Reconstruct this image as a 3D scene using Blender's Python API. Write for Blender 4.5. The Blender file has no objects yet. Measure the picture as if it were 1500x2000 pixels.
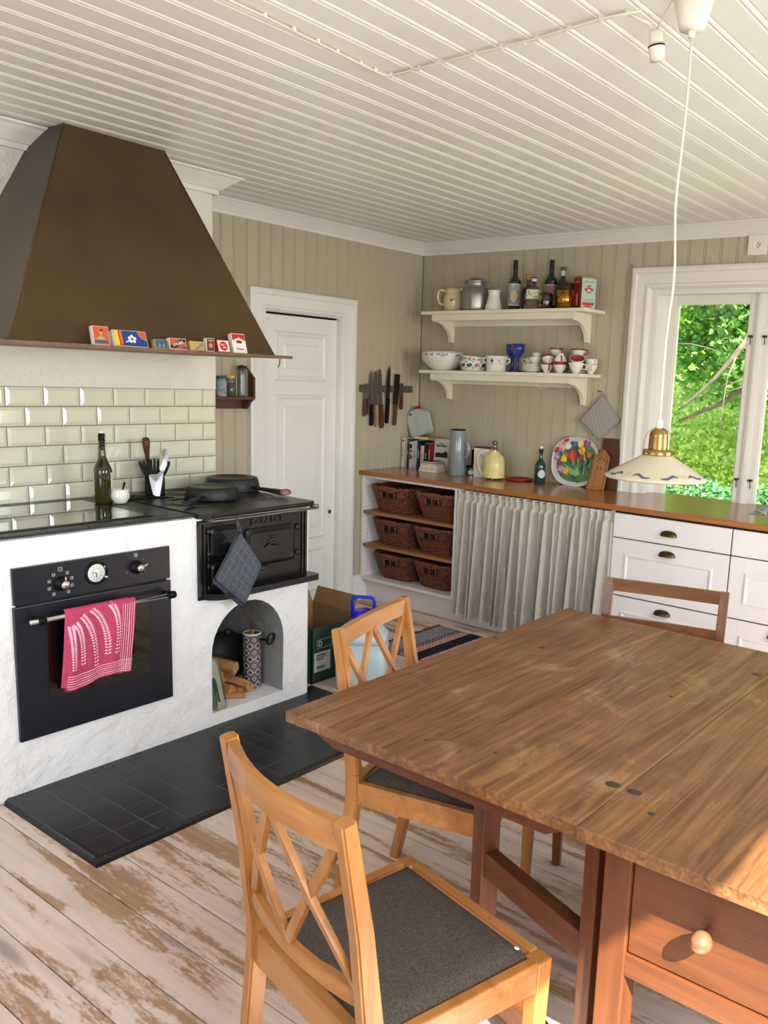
import bpy, bmesh, math, random
from mathutils import Vector, Matrix, noise as mnoise
random.seed(7)
PI = math.pi
SC = bpy.context.scene
COL = SC.collection

# ------------------------------------------------------------------ camera
cam_d = bpy.data.cameras.new('camera'); cam = bpy.data.objects.new('camera', cam_d); COL.objects.link(cam)
_r = Vector((0.7998046, 0.59872578, 0.04289563)); _u = Vector((-0.1420459, 0.11935024, 0.98263853)); _f = Vector((-0.58321142, 0.79201197, -0.18050342))
_m = Matrix(((_r.x, _u.x, -_f.x, 4.0122), (_r.y, _u.y, -_f.y, -4.7319), (_r.z, _u.z, -_f.z, 1.5347), (0, 0, 0, 1)))
cam.matrix_world = _m
cam_d.sensor_fit = 'VERTICAL'; cam_d.sensor_height = 32.0; cam_d.lens = 1677.9 * 32 / 2000
cam_d.shift_x = -(923.8 - 750) / 2000; cam_d.shift_y = 44.0 / 2000
cam_d.clip_start = 0.05; cam_d.clip_end = 200
SC.camera = cam

# ------------------------------------------------------------------ world, sun, daylight, exposure
w = bpy.data.worlds.new('world'); SC.world = w; w.use_nodes = True
wn = w.node_tree.nodes; wl = w.node_tree.links
bg = wn['Background']; sky = wn.new('ShaderNodeTexSky')
sky.sky_type = 'NISHITA'; sky.sun_disc = False; sky.sun_elevation = math.radians(42); sky.sun_rotation = math.radians(125)
sky.air_density = 1.0; sky.dust_density = 1.0; sky.ozone_density = 1.0
wl.new(sky.outputs[0], bg.inputs[0]); bg.inputs[1].default_value = 0.62

sun_d = bpy.data.lights.new('sun', 'SUN'); sun = bpy.data.objects.new('sun', sun_d); COL.objects.link(sun)
sun_dir = Vector((-1, 0.7, -1.1)).normalized()
sun.rotation_euler = sun_dir.to_track_quat('-Z', 'Y').to_euler(); sun.location = (8, -9, 9)
sun_d.energy = 32.0; sun_d.angle = math.radians(0.6); sun_d.color = (1.0, 0.95, 0.87)

def area(name, loc, direction, sx, sy, e, col):
    d = bpy.data.lights.new(name, 'AREA'); o = bpy.data.objects.new(name, d); COL.objects.link(o)
    d.shape = 'RECTANGLE'; d.size = sx; d.size_y = sy; d.energy = e; d.color = col
    o.location = loc; o.rotation_euler = Vector(direction).to_track_quat('-Z', 'Z').to_euler()
    return o
# area lamps added for skylight; the far right and rear windows are assumed
area('daylight_right_window', (4.84, -4.45, 1.45), (-1, 0, 0), 0.9, 1.3, 52, (0.90, 0.96, 1.0))
area('added_fill_right_far', (4.84, -1.7, 1.45), (-1, 0, 0), 1.1, 1.3, 34, (0.90, 0.96, 1.0))
area('added_fill_rear', (2.4, -6.16, 1.45), (0, 1, 0), 1.7, 1.3, 13, (0.95, 0.98, 1.0))

SC.view_settings.view_transform = 'Standard'; SC.view_settings.look = 'None'
SC.view_settings.exposure = 0.1; SC.view_settings.gamma = 1.0; SC.view_settings.use_curve_mapping = False

# ------------------------------------------------------------------ materials
def srgb(r, g, b):
    f = lambda c: (c/255/12.92) if c/255 <= 0.04045 else ((c/255+0.055)/1.055)**2.4
    return (f(r), f(g), f(b), 1)
MATS = {}
def newmat(name):
    m = bpy.data.materials.new(name); m.use_nodes = True
    nt = m.node_tree; b = nt.nodes['Principled BSDF']
    return m, nt, b
def coords(nt, scale=(1, 1, 1), rnd=True):
    tc = nt.nodes.new('ShaderNodeTexCoord'); mp = nt.nodes.new('ShaderNodeMapping')
    mp.inputs['Scale'].default_value = scale
    if rnd:
        oi = nt.nodes.new('ShaderNodeObjectInfo'); vm = nt.nodes.new('ShaderNodeVectorMath'); vm.operation = 'SCALE'
        cx = nt.nodes.new('ShaderNodeCombineXYZ')
        for i in range(3): nt.links.new(oi.outputs['Random'], cx.inputs[i])
        nt.links.new(cx.outputs[0], vm.inputs[0]); vm.inputs['Scale'].default_value = 37.0
        ad = nt.nodes.new('ShaderNodeVectorMath'); ad.operation = 'ADD'
        nt.links.new(tc.outputs['Object'], ad.inputs[0]); nt.links.new(vm.outputs[0], ad.inputs[1])
        nt.links.new(ad.outputs[0], mp.inputs['Vector'])
    else:
        nt.links.new(tc.outputs['Object'], mp.inputs['Vector'])
    return mp.outputs[0]
def noise(nt, vec, scale, detail=4, rough=0.55, dist=0.0):
    n = nt.nodes.new('ShaderNodeTexNoise'); n.inputs['Scale'].default_value = scale; n.inputs['Detail'].default_value = detail
    n.inputs['Roughness'].default_value = rough; n.inputs['Distortion'].default_value = dist
    nt.links.new(vec, n.inputs['Vector']); return n.outputs['Fac']
def ramp(nt, fac, stops, interp='LINEAR'):
    r = nt.nodes.new('ShaderNodeValToRGB'); r.color_ramp.interpolation = interp
    el = r.color_ramp.elements
    while len(el) < len(stops): el.new(0.5)
    for e, (p, c) in zip(el, stops):
        e.position = p; e.color = c if len(c) == 4 else (*c, 1)
    nt.links.new(fac, r.inputs[0]); return r.outputs[0]
def mix(nt, fac, a, b, mode='MIX'):
    m = nt.nodes.new('ShaderNodeMix'); m.data_type = 'RGBA'; m.blend_type = mode
    for sock, v in ((m.inputs[0], fac), (m.inputs[6], a), (m.inputs[7], b)):
        if isinstance(v, (int, float)): sock.default_value = v
        elif isinstance(v, tuple): sock.default_value = v
        else: nt.links.new(v, sock)
    return m.outputs[2]
def bump(nt, b, h, strength, dist=0.01):
    n = nt.nodes.new('ShaderNodeBump'); n.inputs['Strength'].default_value = strength; n.inputs['Distance'].default_value = dist
    nt.links.new(h, n.inputs['Height']); nt.links.new(n.outputs[0], b.inputs['Normal'])
def M(name, col, rough=0.5, metal=0.0, var=0.06, nscale=12, bs=0.0, bscale=60, spec=0.5, coat=0.0, trans=0.0, ior=1.45, alpha=1.0):
    m, nt, b = newmat(name); c = srgb(*col)
    v = coords(nt, rnd=False)
    n = noise(nt, v, nscale, 3)
    lo = tuple(x*(1-var*1.5) for x in c[:3]); hi = tuple(min(1, x*(1+var)) for x in c[:3])
    nt.links.new(ramp(nt, n, [(0.3, lo), (0.7, hi)]), b.inputs['Base Color'])
    b.inputs['Roughness'].default_value = rough; b.inputs['Metallic'].default_value = metal
    b.inputs['Specular IOR Level'].default_value = spec; b.inputs['Coat Weight'].default_value = coat
    b.inputs['Transmission Weight'].default_value = trans; b.inputs['IOR'].default_value = ior; b.inputs['Alpha'].default_value = alpha
    if bs: bump(nt, b, noise(nt, v, bscale, 4), bs, 0.004)
    MATS[name] = m; return m
def WOOD(name, cols, rough=0.45, axis='Y', across=22, along=1.3, bs=0.15, blotch=None, coat=0.0, fine=0.25):
    m, nt, b = newmat(name)
    sc = {'X': (along, across, across), 'Y': (across, along, across), 'Z': (across, across, along)}[axis]
    v = coords(nt, sc); n = noise(nt, v, 1.0, 6, 0.6, 1.2)
    stops = [(0.25 + 0.5*i/(len(cols)-1), srgb(*c)) for i, c in enumerate(cols)]
    col = ramp(nt, n, stops)
    v2 = coords(nt, tuple(s*5 if s > along else s*2.5 for s in sc)); n2 = noise(nt, v2, 1.0, 3, 0.6)
    col = mix(nt, fine, col, ramp(nt, n2, [(0.35, (0.55, 0.5, 0.45)), (0.65, (1.15, 1.15, 1.15))]), 'MULTIPLY')
    if blotch:
        v3 = coords(nt, (1, 1, 1), False); n3 = noise(nt, v3, blotch[1], 5, 0.6, 0.6)
        col = mix(nt, ramp(nt, n3, [(blotch[2], (0, 0, 0)), (blotch[3], (1, 1, 1))]), col, srgb(*blotch[0]))
    nt.links.new(col, b.inputs['Base Color']); b.inputs['Roughness'].default_value = rough
    b.inputs['Coat Weight'].default_value = coat; b.inputs['Coat Roughness'].default_value = 0.25
    if bs: bump(nt, b, n2, bs, 0.002)
    MATS[name] = m; return m

paint_beige = M('beige_paint', (188, 178, 154), 0.45, var=0.04, nscale=2.0, bs=0.08, bscale=30)
paint_ceiling = M('cream_ceiling_paint', (236, 233, 226), 0.35, var=0.02, nscale=3, bs=0.05, bscale=25)
paint_white = M('white_gloss_paint', (236, 235, 230), 0.35, var=0.02, nscale=5, bs=0.06, bscale=30)
paint_trim = M('trim_white_paint', (232, 228, 220), 0.32, var=0.02, nscale=5, bs=0.05, bscale=30)
paint_cab = M('cabinet_white_paint', (236, 230, 230), 0.35, var=0.015, nscale=5)
paint_shelf = M('cream_shelf_paint', (236, 230, 210), 0.35, var=0.02, nscale=6)
wall_plain = M('plain_wall_paint', (222, 216, 200), 0.7)
dark_gap = M('dark_gap', (30, 26, 22), 0.9)
def plaster(name, col, stain=True):
    m, nt, b = newmat(name); v = coords(nt, rnd=False)
    n = noise(nt, v, 3.0, 4); c = srgb(*col)
    base = ramp(nt, n, [(0.3, tuple(x*0.93 for x in c[:3])), (0.7, c[:3])])
    if stain:
        vs = coords(nt, (9, 9, 0.8), False); s = noise(nt, vs, 1.0, 3)
        base = mix(nt, ramp(nt, s, [(0.66, (0, 0, 0)), (0.78, (0.35, 0.35, 0.35))]), base, srgb(214, 196, 166))
    nt.links.new(base, b.inputs['Base Color']); b.inputs['Roughness'].default_value = 0.75
    h1 = noise(nt, v, 9, 5, 0.6); bump(nt, b, h1, 0.8, 0.03)
    return m
plaster_white = plaster('white_plaster', (240, 240, 240)); plaster_breast = plaster('breast_plaster', (228, 224, 212))
plaster_niche = plaster('grey_niche_plaster', (150, 150, 148), False)  # greyer plaster for the faces inside the niche
tile_mat = M('green_cream_glaze', (220, 219, 196), 0.12, var=0.05, nscale=4, coat=0.6, bs=0.05, bscale=14)
grout = M('grey_grout', (128, 124, 108), 0.9)
black_tile = M('black_slate_tile', (34, 36, 40), 0.38, var=0.25, nscale=9, bs=0.1, bscale=22)
black_grout = M('dark_grout', (112, 112, 116), 0.85)
black_trim = M('black_steel_edge', (20, 21, 24), 0.3)
iron = M('cast_iron', (33, 33, 34), 0.32, metal=0.5, var=0.25, nscale=14, bs=0.3, bscale=70)
iron_mat2 = M('worn_cast_iron', (58, 57, 56), 0.34, metal=0.7, var=0.3, nscale=9, bs=0.25, bscale=50)
pan_iron = M('pan_iron', (40, 41, 42), 0.45, metal=0.35, var=0.2, nscale=10, bs=0.15, bscale=60)
steel = M('steel', (196, 196, 198), 0.22, metal=1.0, var=0.05)
steel_dull = M('dull_steel', (128, 126, 120), 0.38, metal=0.9, var=0.12, nscale=20)
steel_dark = M('dark_steel', (62, 60, 54), 0.4, metal=0.8, var=0.2, nscale=20)
alu = M('brushed_aluminium', (166, 164, 160), 0.36, metal=0.9, var=0.08, nscale=8, bs=0.05)
brass = M('aged_brass', (168, 140, 84), 0.32, metal=1.0, var=0.2, nscale=25)
brass_dark = M('antique_brass', (122, 102, 66), 0.3, metal=0.95, var=0.3, nscale=25)
hood_mat = M('rusted_brown_sheet', (84, 66, 42), 0.5, metal=0.25, var=0.16, nscale=2.6, bs=0.08, bscale=12)
hood_edge = M('hood_edge_brown', (118, 86, 64), 0.5, metal=0.2, var=0.2, nscale=30)
oven_black = M('oven_black_enamel', (27, 30, 38), 0.28, var=0.1, spec=0.5)
oven_glass = M('oven_glass', (8, 10, 12), 0.06, var=0.0, coat=1.0)
hob_glass = M('hob_glass', (8, 9, 10), 0.03, var=0.0, spec=0.9, coat=1.0)
clock_face = M('clock_face', (214, 220, 214), 0.3, var=0.0)
ink_white = M('print_white', (214, 216, 218), 0.5, var=0.0); ink_black = M('print_black', (22, 20, 20), 0.5, var=0.0)
porcelain = M('white_porcelain', (236, 233, 224), 0.15, var=0.02, coat=0.5)
porc_red = M('red_band_glaze', (150, 44, 36), 0.2, var=0.1, coat=0.4)
porc_blue = M('blue_glaze_print', (70, 84, 150), 0.25, var=0.1); porc_green = M('green_glaze_print', (54, 84, 74), 0.3, var=0.1)
porc_dark = M('dark_glaze_print', (38, 44, 50), 0.3, var=0.1); porc_rust = M('rust_glaze_print', (140, 70, 46), 0.3, var=0.1)
cream_glaze = M('cream_glaze', (226, 206, 168), 0.2, var=0.04, coat=0.4)
blue_glass = M('cobalt_glass', (42, 56, 150), 0.15, var=0.05, coat=0.6)
bottle_dark = M('dark_bottle_glass', (28, 22, 16), 0.07, var=0.1, coat=0.8)
bottle_olive = M('olive_bottle_glass', (60, 62, 14), 0.05, var=0.1, trans=0.55, coat=0.6)
bottle_green = M('green_bottle_glass', (6, 74, 60), 0.06, var=0.1, trans=0.35, coat=0.6)
bottle_black = M('black_glass', (14, 14, 16), 0.06, var=0.0, coat=0.8)
amber = M('amber_spirit', (112, 44, 18), 0.08, var=0.1, trans=0.4, coat=0.5)
clear_glass = M('clear_glass', (225, 232, 228), 0.03, var=0.0, trans=0.92)
gin_glass = M('gin_glass', (146, 140, 122), 0.05, var=0.03, trans=0.7)
pane_glass = None
gold = M('gold_tin', (196, 150, 52), 0.22, metal=0.9, var=0.3, nscale=30)
brown_cap = M('brown_cap', (52, 30, 22), 0.4); cork = M('cork', (176, 124, 84), 0.8, nscale=60, var=0.15)
label_pale = M('pale_label', (206, 208, 206), 0.6, var=0.05, nscale=40); label_cream = M('cream_label', (226, 220, 196), 0.6)
label_blue = M('blue_grey_label', (158, 164, 172), 0.6, var=0.35, nscale=45); label_peach = M('peach_label', (208, 184, 150), 0.6)
label_teal = M('teal_label', (110, 148, 142), 0.6); label_pink = M('pink_label', (176, 120, 128), 0.6, var=0.3, nscale=60)
red_paint = M('red_lacquer', (158, 24, 26), 0.35, var=0.1); mint = M('mint_tin', (168, 200, 186), 0.4, var=0.05)
yellow_paint = M('yellow_print', (234, 196, 60), 0.5); blue_print = M('blue_print', (30, 62, 140), 0.5, var=0.03)
orange_print = M('orange_print', (204, 88, 50), 0.55, var=0.1); tan_print = M('tan_print', (190, 160, 100), 0.6, var=0.1)
slate_print = M('slate_print', (66, 92, 116), 0.6, var=0.15); card_white = M('white_card', (230, 226, 218), 0.6)
brown_print = M('brown_print', (84, 44, 36), 0.6, var=0.2, nscale=60); red_print = M('red_print', (196, 32, 38), 0.5, var=0.03)
cardboard = M('cardboard', (150, 112, 76), 0.85, var=0.06); green_card = M('green_card', (38, 66, 52), 0.6, var=0.06)
shade_mat = M('cream_shade_glass', (196, 186, 160), 0.25, var=0.02, coat=0.3)
shade_ink = M('shade_blue_ink', (74, 76, 110), 0.4, var=0.1)
plastic_white = M('white_plastic', (234, 228, 214), 0.35, var=0.01); cable_white = M('white_cable', (226, 218, 202), 0.45)
grey_plastic = M('grey_enamel', (134, 142, 148), 0.18, var=0.02, coat=0.5); black_plastic = M('black_plastic', (10, 10, 11), 0.5, spec=0.25)
yellow_enamel = M('yellow_enamel', (232, 214, 150), 0.2, var=0.04, coat=0.4)
blue_plastic = M('blue_plastic', (22, 30, 200), 0.3, var=0.03)
jug_mat = M('translucent_plastic', (216, 234, 240), 0.4, var=0.02, trans=0.25); water_mat = M('water_tint_plastic', (200, 224, 230), 0.3, var=0.02, trans=0.2)
canister_mat = M('milky_plastic', (196, 202, 198), 0.45, var=0.03, trans=0.1)
towel_pink = M('pink_linen', (246, 98, 144), 0.9, var=0.08, nscale=90, bs=0.3, bscale=400)
towel_light = M('pale_pink_linen', (250, 186, 204), 0.9, var=0.08, nscale=90)
towel_deep = M('crimson_linen', (190, 20, 64), 0.9)
seat_fab = M('charcoal_tweed', (80, 72, 64), 0.95, var=0.35, nscale=240, bs=0.6, bscale=500)
pot_fab = M('grey_wool', (80, 84, 92), 0.95, var=0.3, nscale=150, bs=0.5, bscale=300); pot_line = M('pale_thread', (122, 126, 134), 0.9)
page = M('paper_pages', (226, 218, 200), 0.8, var=0.08, nscale=90)
paper = M('white_paper', (226, 226, 226), 0.7); newsprint = M('newsprint', (208, 202, 188), 0.8, var=0.1, nscale=40)
bag_plastic = M('clear_bag', (216, 216, 222), 0.2, var=0.05)
bark = M('bark', (96, 86, 74), 0.9, var=0.3, nscale=8, bs=0.6, bscale=20)

oak = WOOD('oiled_oak_counter', [(132, 78, 34), (162, 100, 46), (180, 118, 60)], 0.22, 'X', 30, 1.2, 0.08, coat=0.35)
shelf_oak = WOOD('oak_shelf', [(146, 96, 52), (178, 124, 74)], 0.5, 'X', 30, 1.5, 0.1)
birch = WOOD('honey_birch', [(140, 88, 40), (168, 112, 56), (186, 132, 76)], 0.3, 'Z', 16, 2.0, 0.05, coat=0.3, fine=0.12)
birch_x = WOOD('honey_birch_rail', [(140, 88, 40), (168, 112, 56), (186, 132, 76)], 0.3, 'X', 16, 2.0, 0.05, coat=0.3, fine=0.12)
pine_dark = WOOD('brown_stained_birch', [(84, 48, 20), (116, 70, 32), (142, 90, 44)], 0.35, 'X', 14, 3, 0.05, coat=0.2, fine=0.15)
frame_red = WOOD('red_brown_pine', [(66, 33, 13), (90, 48, 20), (106, 60, 28)], 0.46, 'Z', 18, 1.6, 0.08, coat=0.08, fine=0.2)
frame_redx = WOOD('red_brown_pine_rail', [(66, 33, 13), (90, 48, 20), (106, 60, 28)], 0.46, 'X', 18, 1.6, 0.08, coat=0.08, fine=0.2)
walnut = WOOD('dark_walnut', [(62, 34, 20), (92, 54, 32)], 0.45, 'Z', 20, 2, 0.1)
spice_wood = WOOD('spice_shelf_wood', [(78, 46, 30), (104, 64, 44)], 0.5, 'Y', 20, 2, 0.1)
lightwood = WOOD('carved_birch_board', [(150, 100, 52), (184, 134, 80)], 0.5, 'Z', 20, 2, 0.1)
firewood = WOOD('split_firewood', [(150, 98, 56), (190, 136, 84), (208, 160, 110)], 0.8, 'X', 30, 2, 0.4)
handle_wood = WOOD('knife_handle_wood', [(74, 38, 20), (110, 64, 36)], 0.5, 'Z', 30, 4, 0.1)
mag_strip = M('grey_magnet_strip', (106, 102, 90), 0.45, metal=0.4)

def table_mat():
    m, nt, b = newmat('worn_table_top')
    v = coords(nt, (20, 1.1, 20)); n = noise(nt, v, 1.0, 7, 0.62, 2.2)
    col = ramp(nt, n, [(0.3, srgb(84, 52, 28)), (0.45, srgb(116, 76, 42)), (0.58, srgb(134, 92, 54)), (0.72, srgb(154, 112, 70))])
    w2 = coords(nt, (1, 1, 1), False); n2 = noise(nt, w2, 3.2, 6, 0.65, 1.2)
    col = mix(nt, ramp(nt, n2, [(0.45, (0, 0, 0)), (0.7, (0.6, 0.6, 0.6))]), col, srgb(96, 66, 40))
    n3 = noise(nt, w2, 5.5, 6, 0.7, 0.8)
    col = mix(nt, ramp(nt, n3, [(0.56, (0, 0, 0)), (0.75, (0.5, 0.5, 0.5))]), col, srgb(190, 160, 120))
    v4 = coords(nt, (140, 6, 140)); n4 = noise(nt, v4, 1.0, 3, 0.6)
    col = mix(nt, 0.48, col, ramp(nt, n4, [(0.36, (0.42, 0.38, 0.34)), (0.6, (1.2, 1.2, 1.2))]), 'MULTIPLY')
    for cx, cy, rr in ((0.0, 0, 0.042),):
        pass
    nt.links.new(col, b.inputs['Base Color'])
    nt.links.new(ramp(nt, n2, [(0.3, (0.26,)*3), (0.7, (0.46,)*3)]), b.inputs['Roughness']); b.inputs['Coat Weight'].default_value = 0.12; b.inputs['Coat Roughness'].default_value = 0.3
    bump(nt, b, n4, 0.25, 0.002); return m
table_top_mat = table_mat()

def floor_mat():
    m, nt, b = newmat('worn_whitewashed_pine')
    v = coords(nt, (1.6, 26, 20)); n = noise(nt, v, 1.0, 5, 0.6, 1.0)
    wood = ramp(nt, n, [(0.3, srgb(146, 112, 80)), (0.55, srgb(168, 134, 100)), (0.75, srgb(186, 156, 126))])
    v1 = coords(nt, (1.5, 13, 13)); big = noise(nt, v1, 1.0, 3, 0.5, 0.3)
    v2 = coords(nt, (30, 110, 60)); fine = noise(nt, v2, 1.0, 5, 0.7)
    v5 = coords(nt, (5, 26, 26)); mid = noise(nt, v5, 1.0, 5, 0.65, 0.5)
    a = nt.nodes.new('ShaderNodeMath'); a.operation = 'MULTIPLY_ADD'; nt.links.new(fine, a.inputs[0]); a.inputs[1].default_value = 0.4
    nt.links.new(big, a.inputs[2])
    a2 = nt.nodes.new('ShaderNodeMath'); a2.operation = 'MULTIPLY_ADD'; nt.links.new(mid, a2.inputs[0]); a2.inputs[1].default_value = 0.35; nt.links.new(a.outputs[0], a2.inputs[2])
    mask = ramp(nt, a2.outputs[0], [(0.90, (0, 0, 0)), (0.99, (0.95,)*3)])
    paintc = ramp(nt, n, [(0.3, srgb(206, 184, 170)), (0.7, srgb(226, 208, 194))])
    col = mix(nt, mask, paintc, wood)
    v6 = coords(nt, (1.3, 6.5, 6)); vo = nt.nodes.new('ShaderNodeTexVoronoi'); vo.inputs['Scale'].default_value = 1.0; nt.links.new(v6, vo.inputs['Vector'])
    knot = ramp(nt, vo.outputs['Distance'], [(0.08, (0.75,)*3), (0.16, (0, 0, 0))])
    col = mix(nt, knot, col, srgb(140, 126, 118))
    nt.links.new(col, b.inputs['Base Color']); b.inputs['Roughness'].default_value = 0.6
    bump(nt, b, a2.outputs[0], 0.12, 0.003); return m
floor_wood = floor_mat()

def wicker_mat():
    m, nt, b = newmat('brown_wicker'); v = coords(nt, (1, 1, 1), False)
    n = noise(nt, v, 60, 4); nt.links.new(ramp(nt, n, [(0.3, srgb(84, 40, 24)), (0.55, srgb(124, 66, 42)), (0.75, srgb(156, 92, 62))]), b.inputs['Base Color'])
    b.inputs['Roughness'].default_value = 0.5; return m
wicker = wicker_mat()
def linen_mat():
    m, nt, b = newmat('natural_linen'); v = coords(nt, (140, 140, 12), False); n = noise(nt, v, 1.0, 4)
    v2 = coords(nt, (12, 12, 200), False); n2 = noise(nt, v2, 1.0, 3)
    c = ramp(nt, n, [(0.3, srgb(186, 178, 164)), (0.7, srgb(210, 204, 192))])
    c = mix(nt, 0.3, c, ramp(nt, n2, [(0.3, (0.8,)*3), (0.7, (1.05,)*3)]), 'MULTIPLY')
    nt.links.new(c, b.inputs['Base Color']); b.inputs['Roughness'].default_value = 0.9
    out = nt.nodes['Material Output']; tr = nt.nodes.new('ShaderNodeBsdfTranslucent'); nt.links.new(c, tr.inputs[0])
    ms = nt.nodes.new('ShaderNodeMixShader'); ms.inputs[0].default_value = 0.12
    nt.links.new(b.outputs[0], ms.inputs[1]); nt.links.new(tr.outputs[0], ms.inputs[2]); nt.links.new(ms.outputs[0], out.inputs[0]); return m
linen = linen_mat()
def stripe_mat():
    m, nt, b = newmat('striped_ticking'); tc = nt.nodes.new('ShaderNodeTexCoord')
    wv = nt.nodes.new('ShaderNodeTexWave'); wv.inputs['Scale'].default_value = 34; wv.bands_direction = 'X'
    nt.links.new(tc.outputs['Object'], wv.inputs['Vector'])
    nt.links.new(ramp(nt, wv.outputs['Fac'], [(0.42, srgb(62, 62, 74)), (0.52, srgb(214, 208, 196))]), b.inputs['Base Color']); b.inputs['Roughness'].default_value = 0.9; return m
ticking = stripe_mat()
def leafmat(name, c1, c2, c3):
    m, nt, b = newmat(name); v = coords(nt, (1, 1, 1), False); n = noise(nt, v, 7.0, 6, 0.75)
    c = ramp(nt, n, [(0.36, srgb(*c1)), (0.48, srgb(*c2)), (0.6, srgb(*c3))])
    nt.links.new(c, b.inputs['Base Color']); b.inputs['Roughness'].default_value = 0.5
    out = nt.nodes['Material Output']; tr = nt.nodes.new('ShaderNodeBsdfTranslucent'); nt.links.new(c, tr.inputs[0])
    ms = nt.nodes.new('ShaderNodeMixShader'); ms.inputs[0].default_value = 0.35
    nt.links.new(b.outputs[0], ms.inputs[1]); nt.links.new(tr.outputs[0], ms.inputs[2]); nt.links.new(ms.outputs[0], out.inputs[0]); return m
leaf_dark = leafmat('maple_leaves', (52, 98, 44), (92, 146, 66), (160, 204, 96))
leaf_light = leafmat('sunlit_shrub_leaves', (110, 160, 60), (180, 206, 90), (226, 236, 140))
leaf_blue = leafmat('lilac_leaves', (40, 92, 58), (70, 126, 76), (116, 164, 92))
grass_mat = leafmat('meadow', (130, 160, 70), (190, 206, 110), (230, 228, 150))
def pane_mat():
    m, nt, b = newmat('window_glass'); out = nt.nodes['Material Output']
    tr = nt.nodes.new('ShaderNodeBsdfTransparent'); tr.inputs[0].default_value = (0.97, 0.99, 0.98, 1)
    gl = nt.nodes.new('ShaderNodeBsdfGlossy'); gl.inputs['Roughness'].default_value = 0.02
    fr = nt.nodes.new('ShaderNodeFresnel'); fr.inputs[0].default_value = 1.35
    ms = nt.nodes.new('ShaderNodeMixShader'); nt.links.new(fr.outputs[0], ms.inputs[0]); nt.links.new(tr.outputs[0], ms.inputs[1]); nt.links.new(gl.outputs[0], ms.inputs[2])
    nt.links.new(ms.outputs[0], out.inputs[0]); return m
pane_glass = pane_mat()

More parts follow.
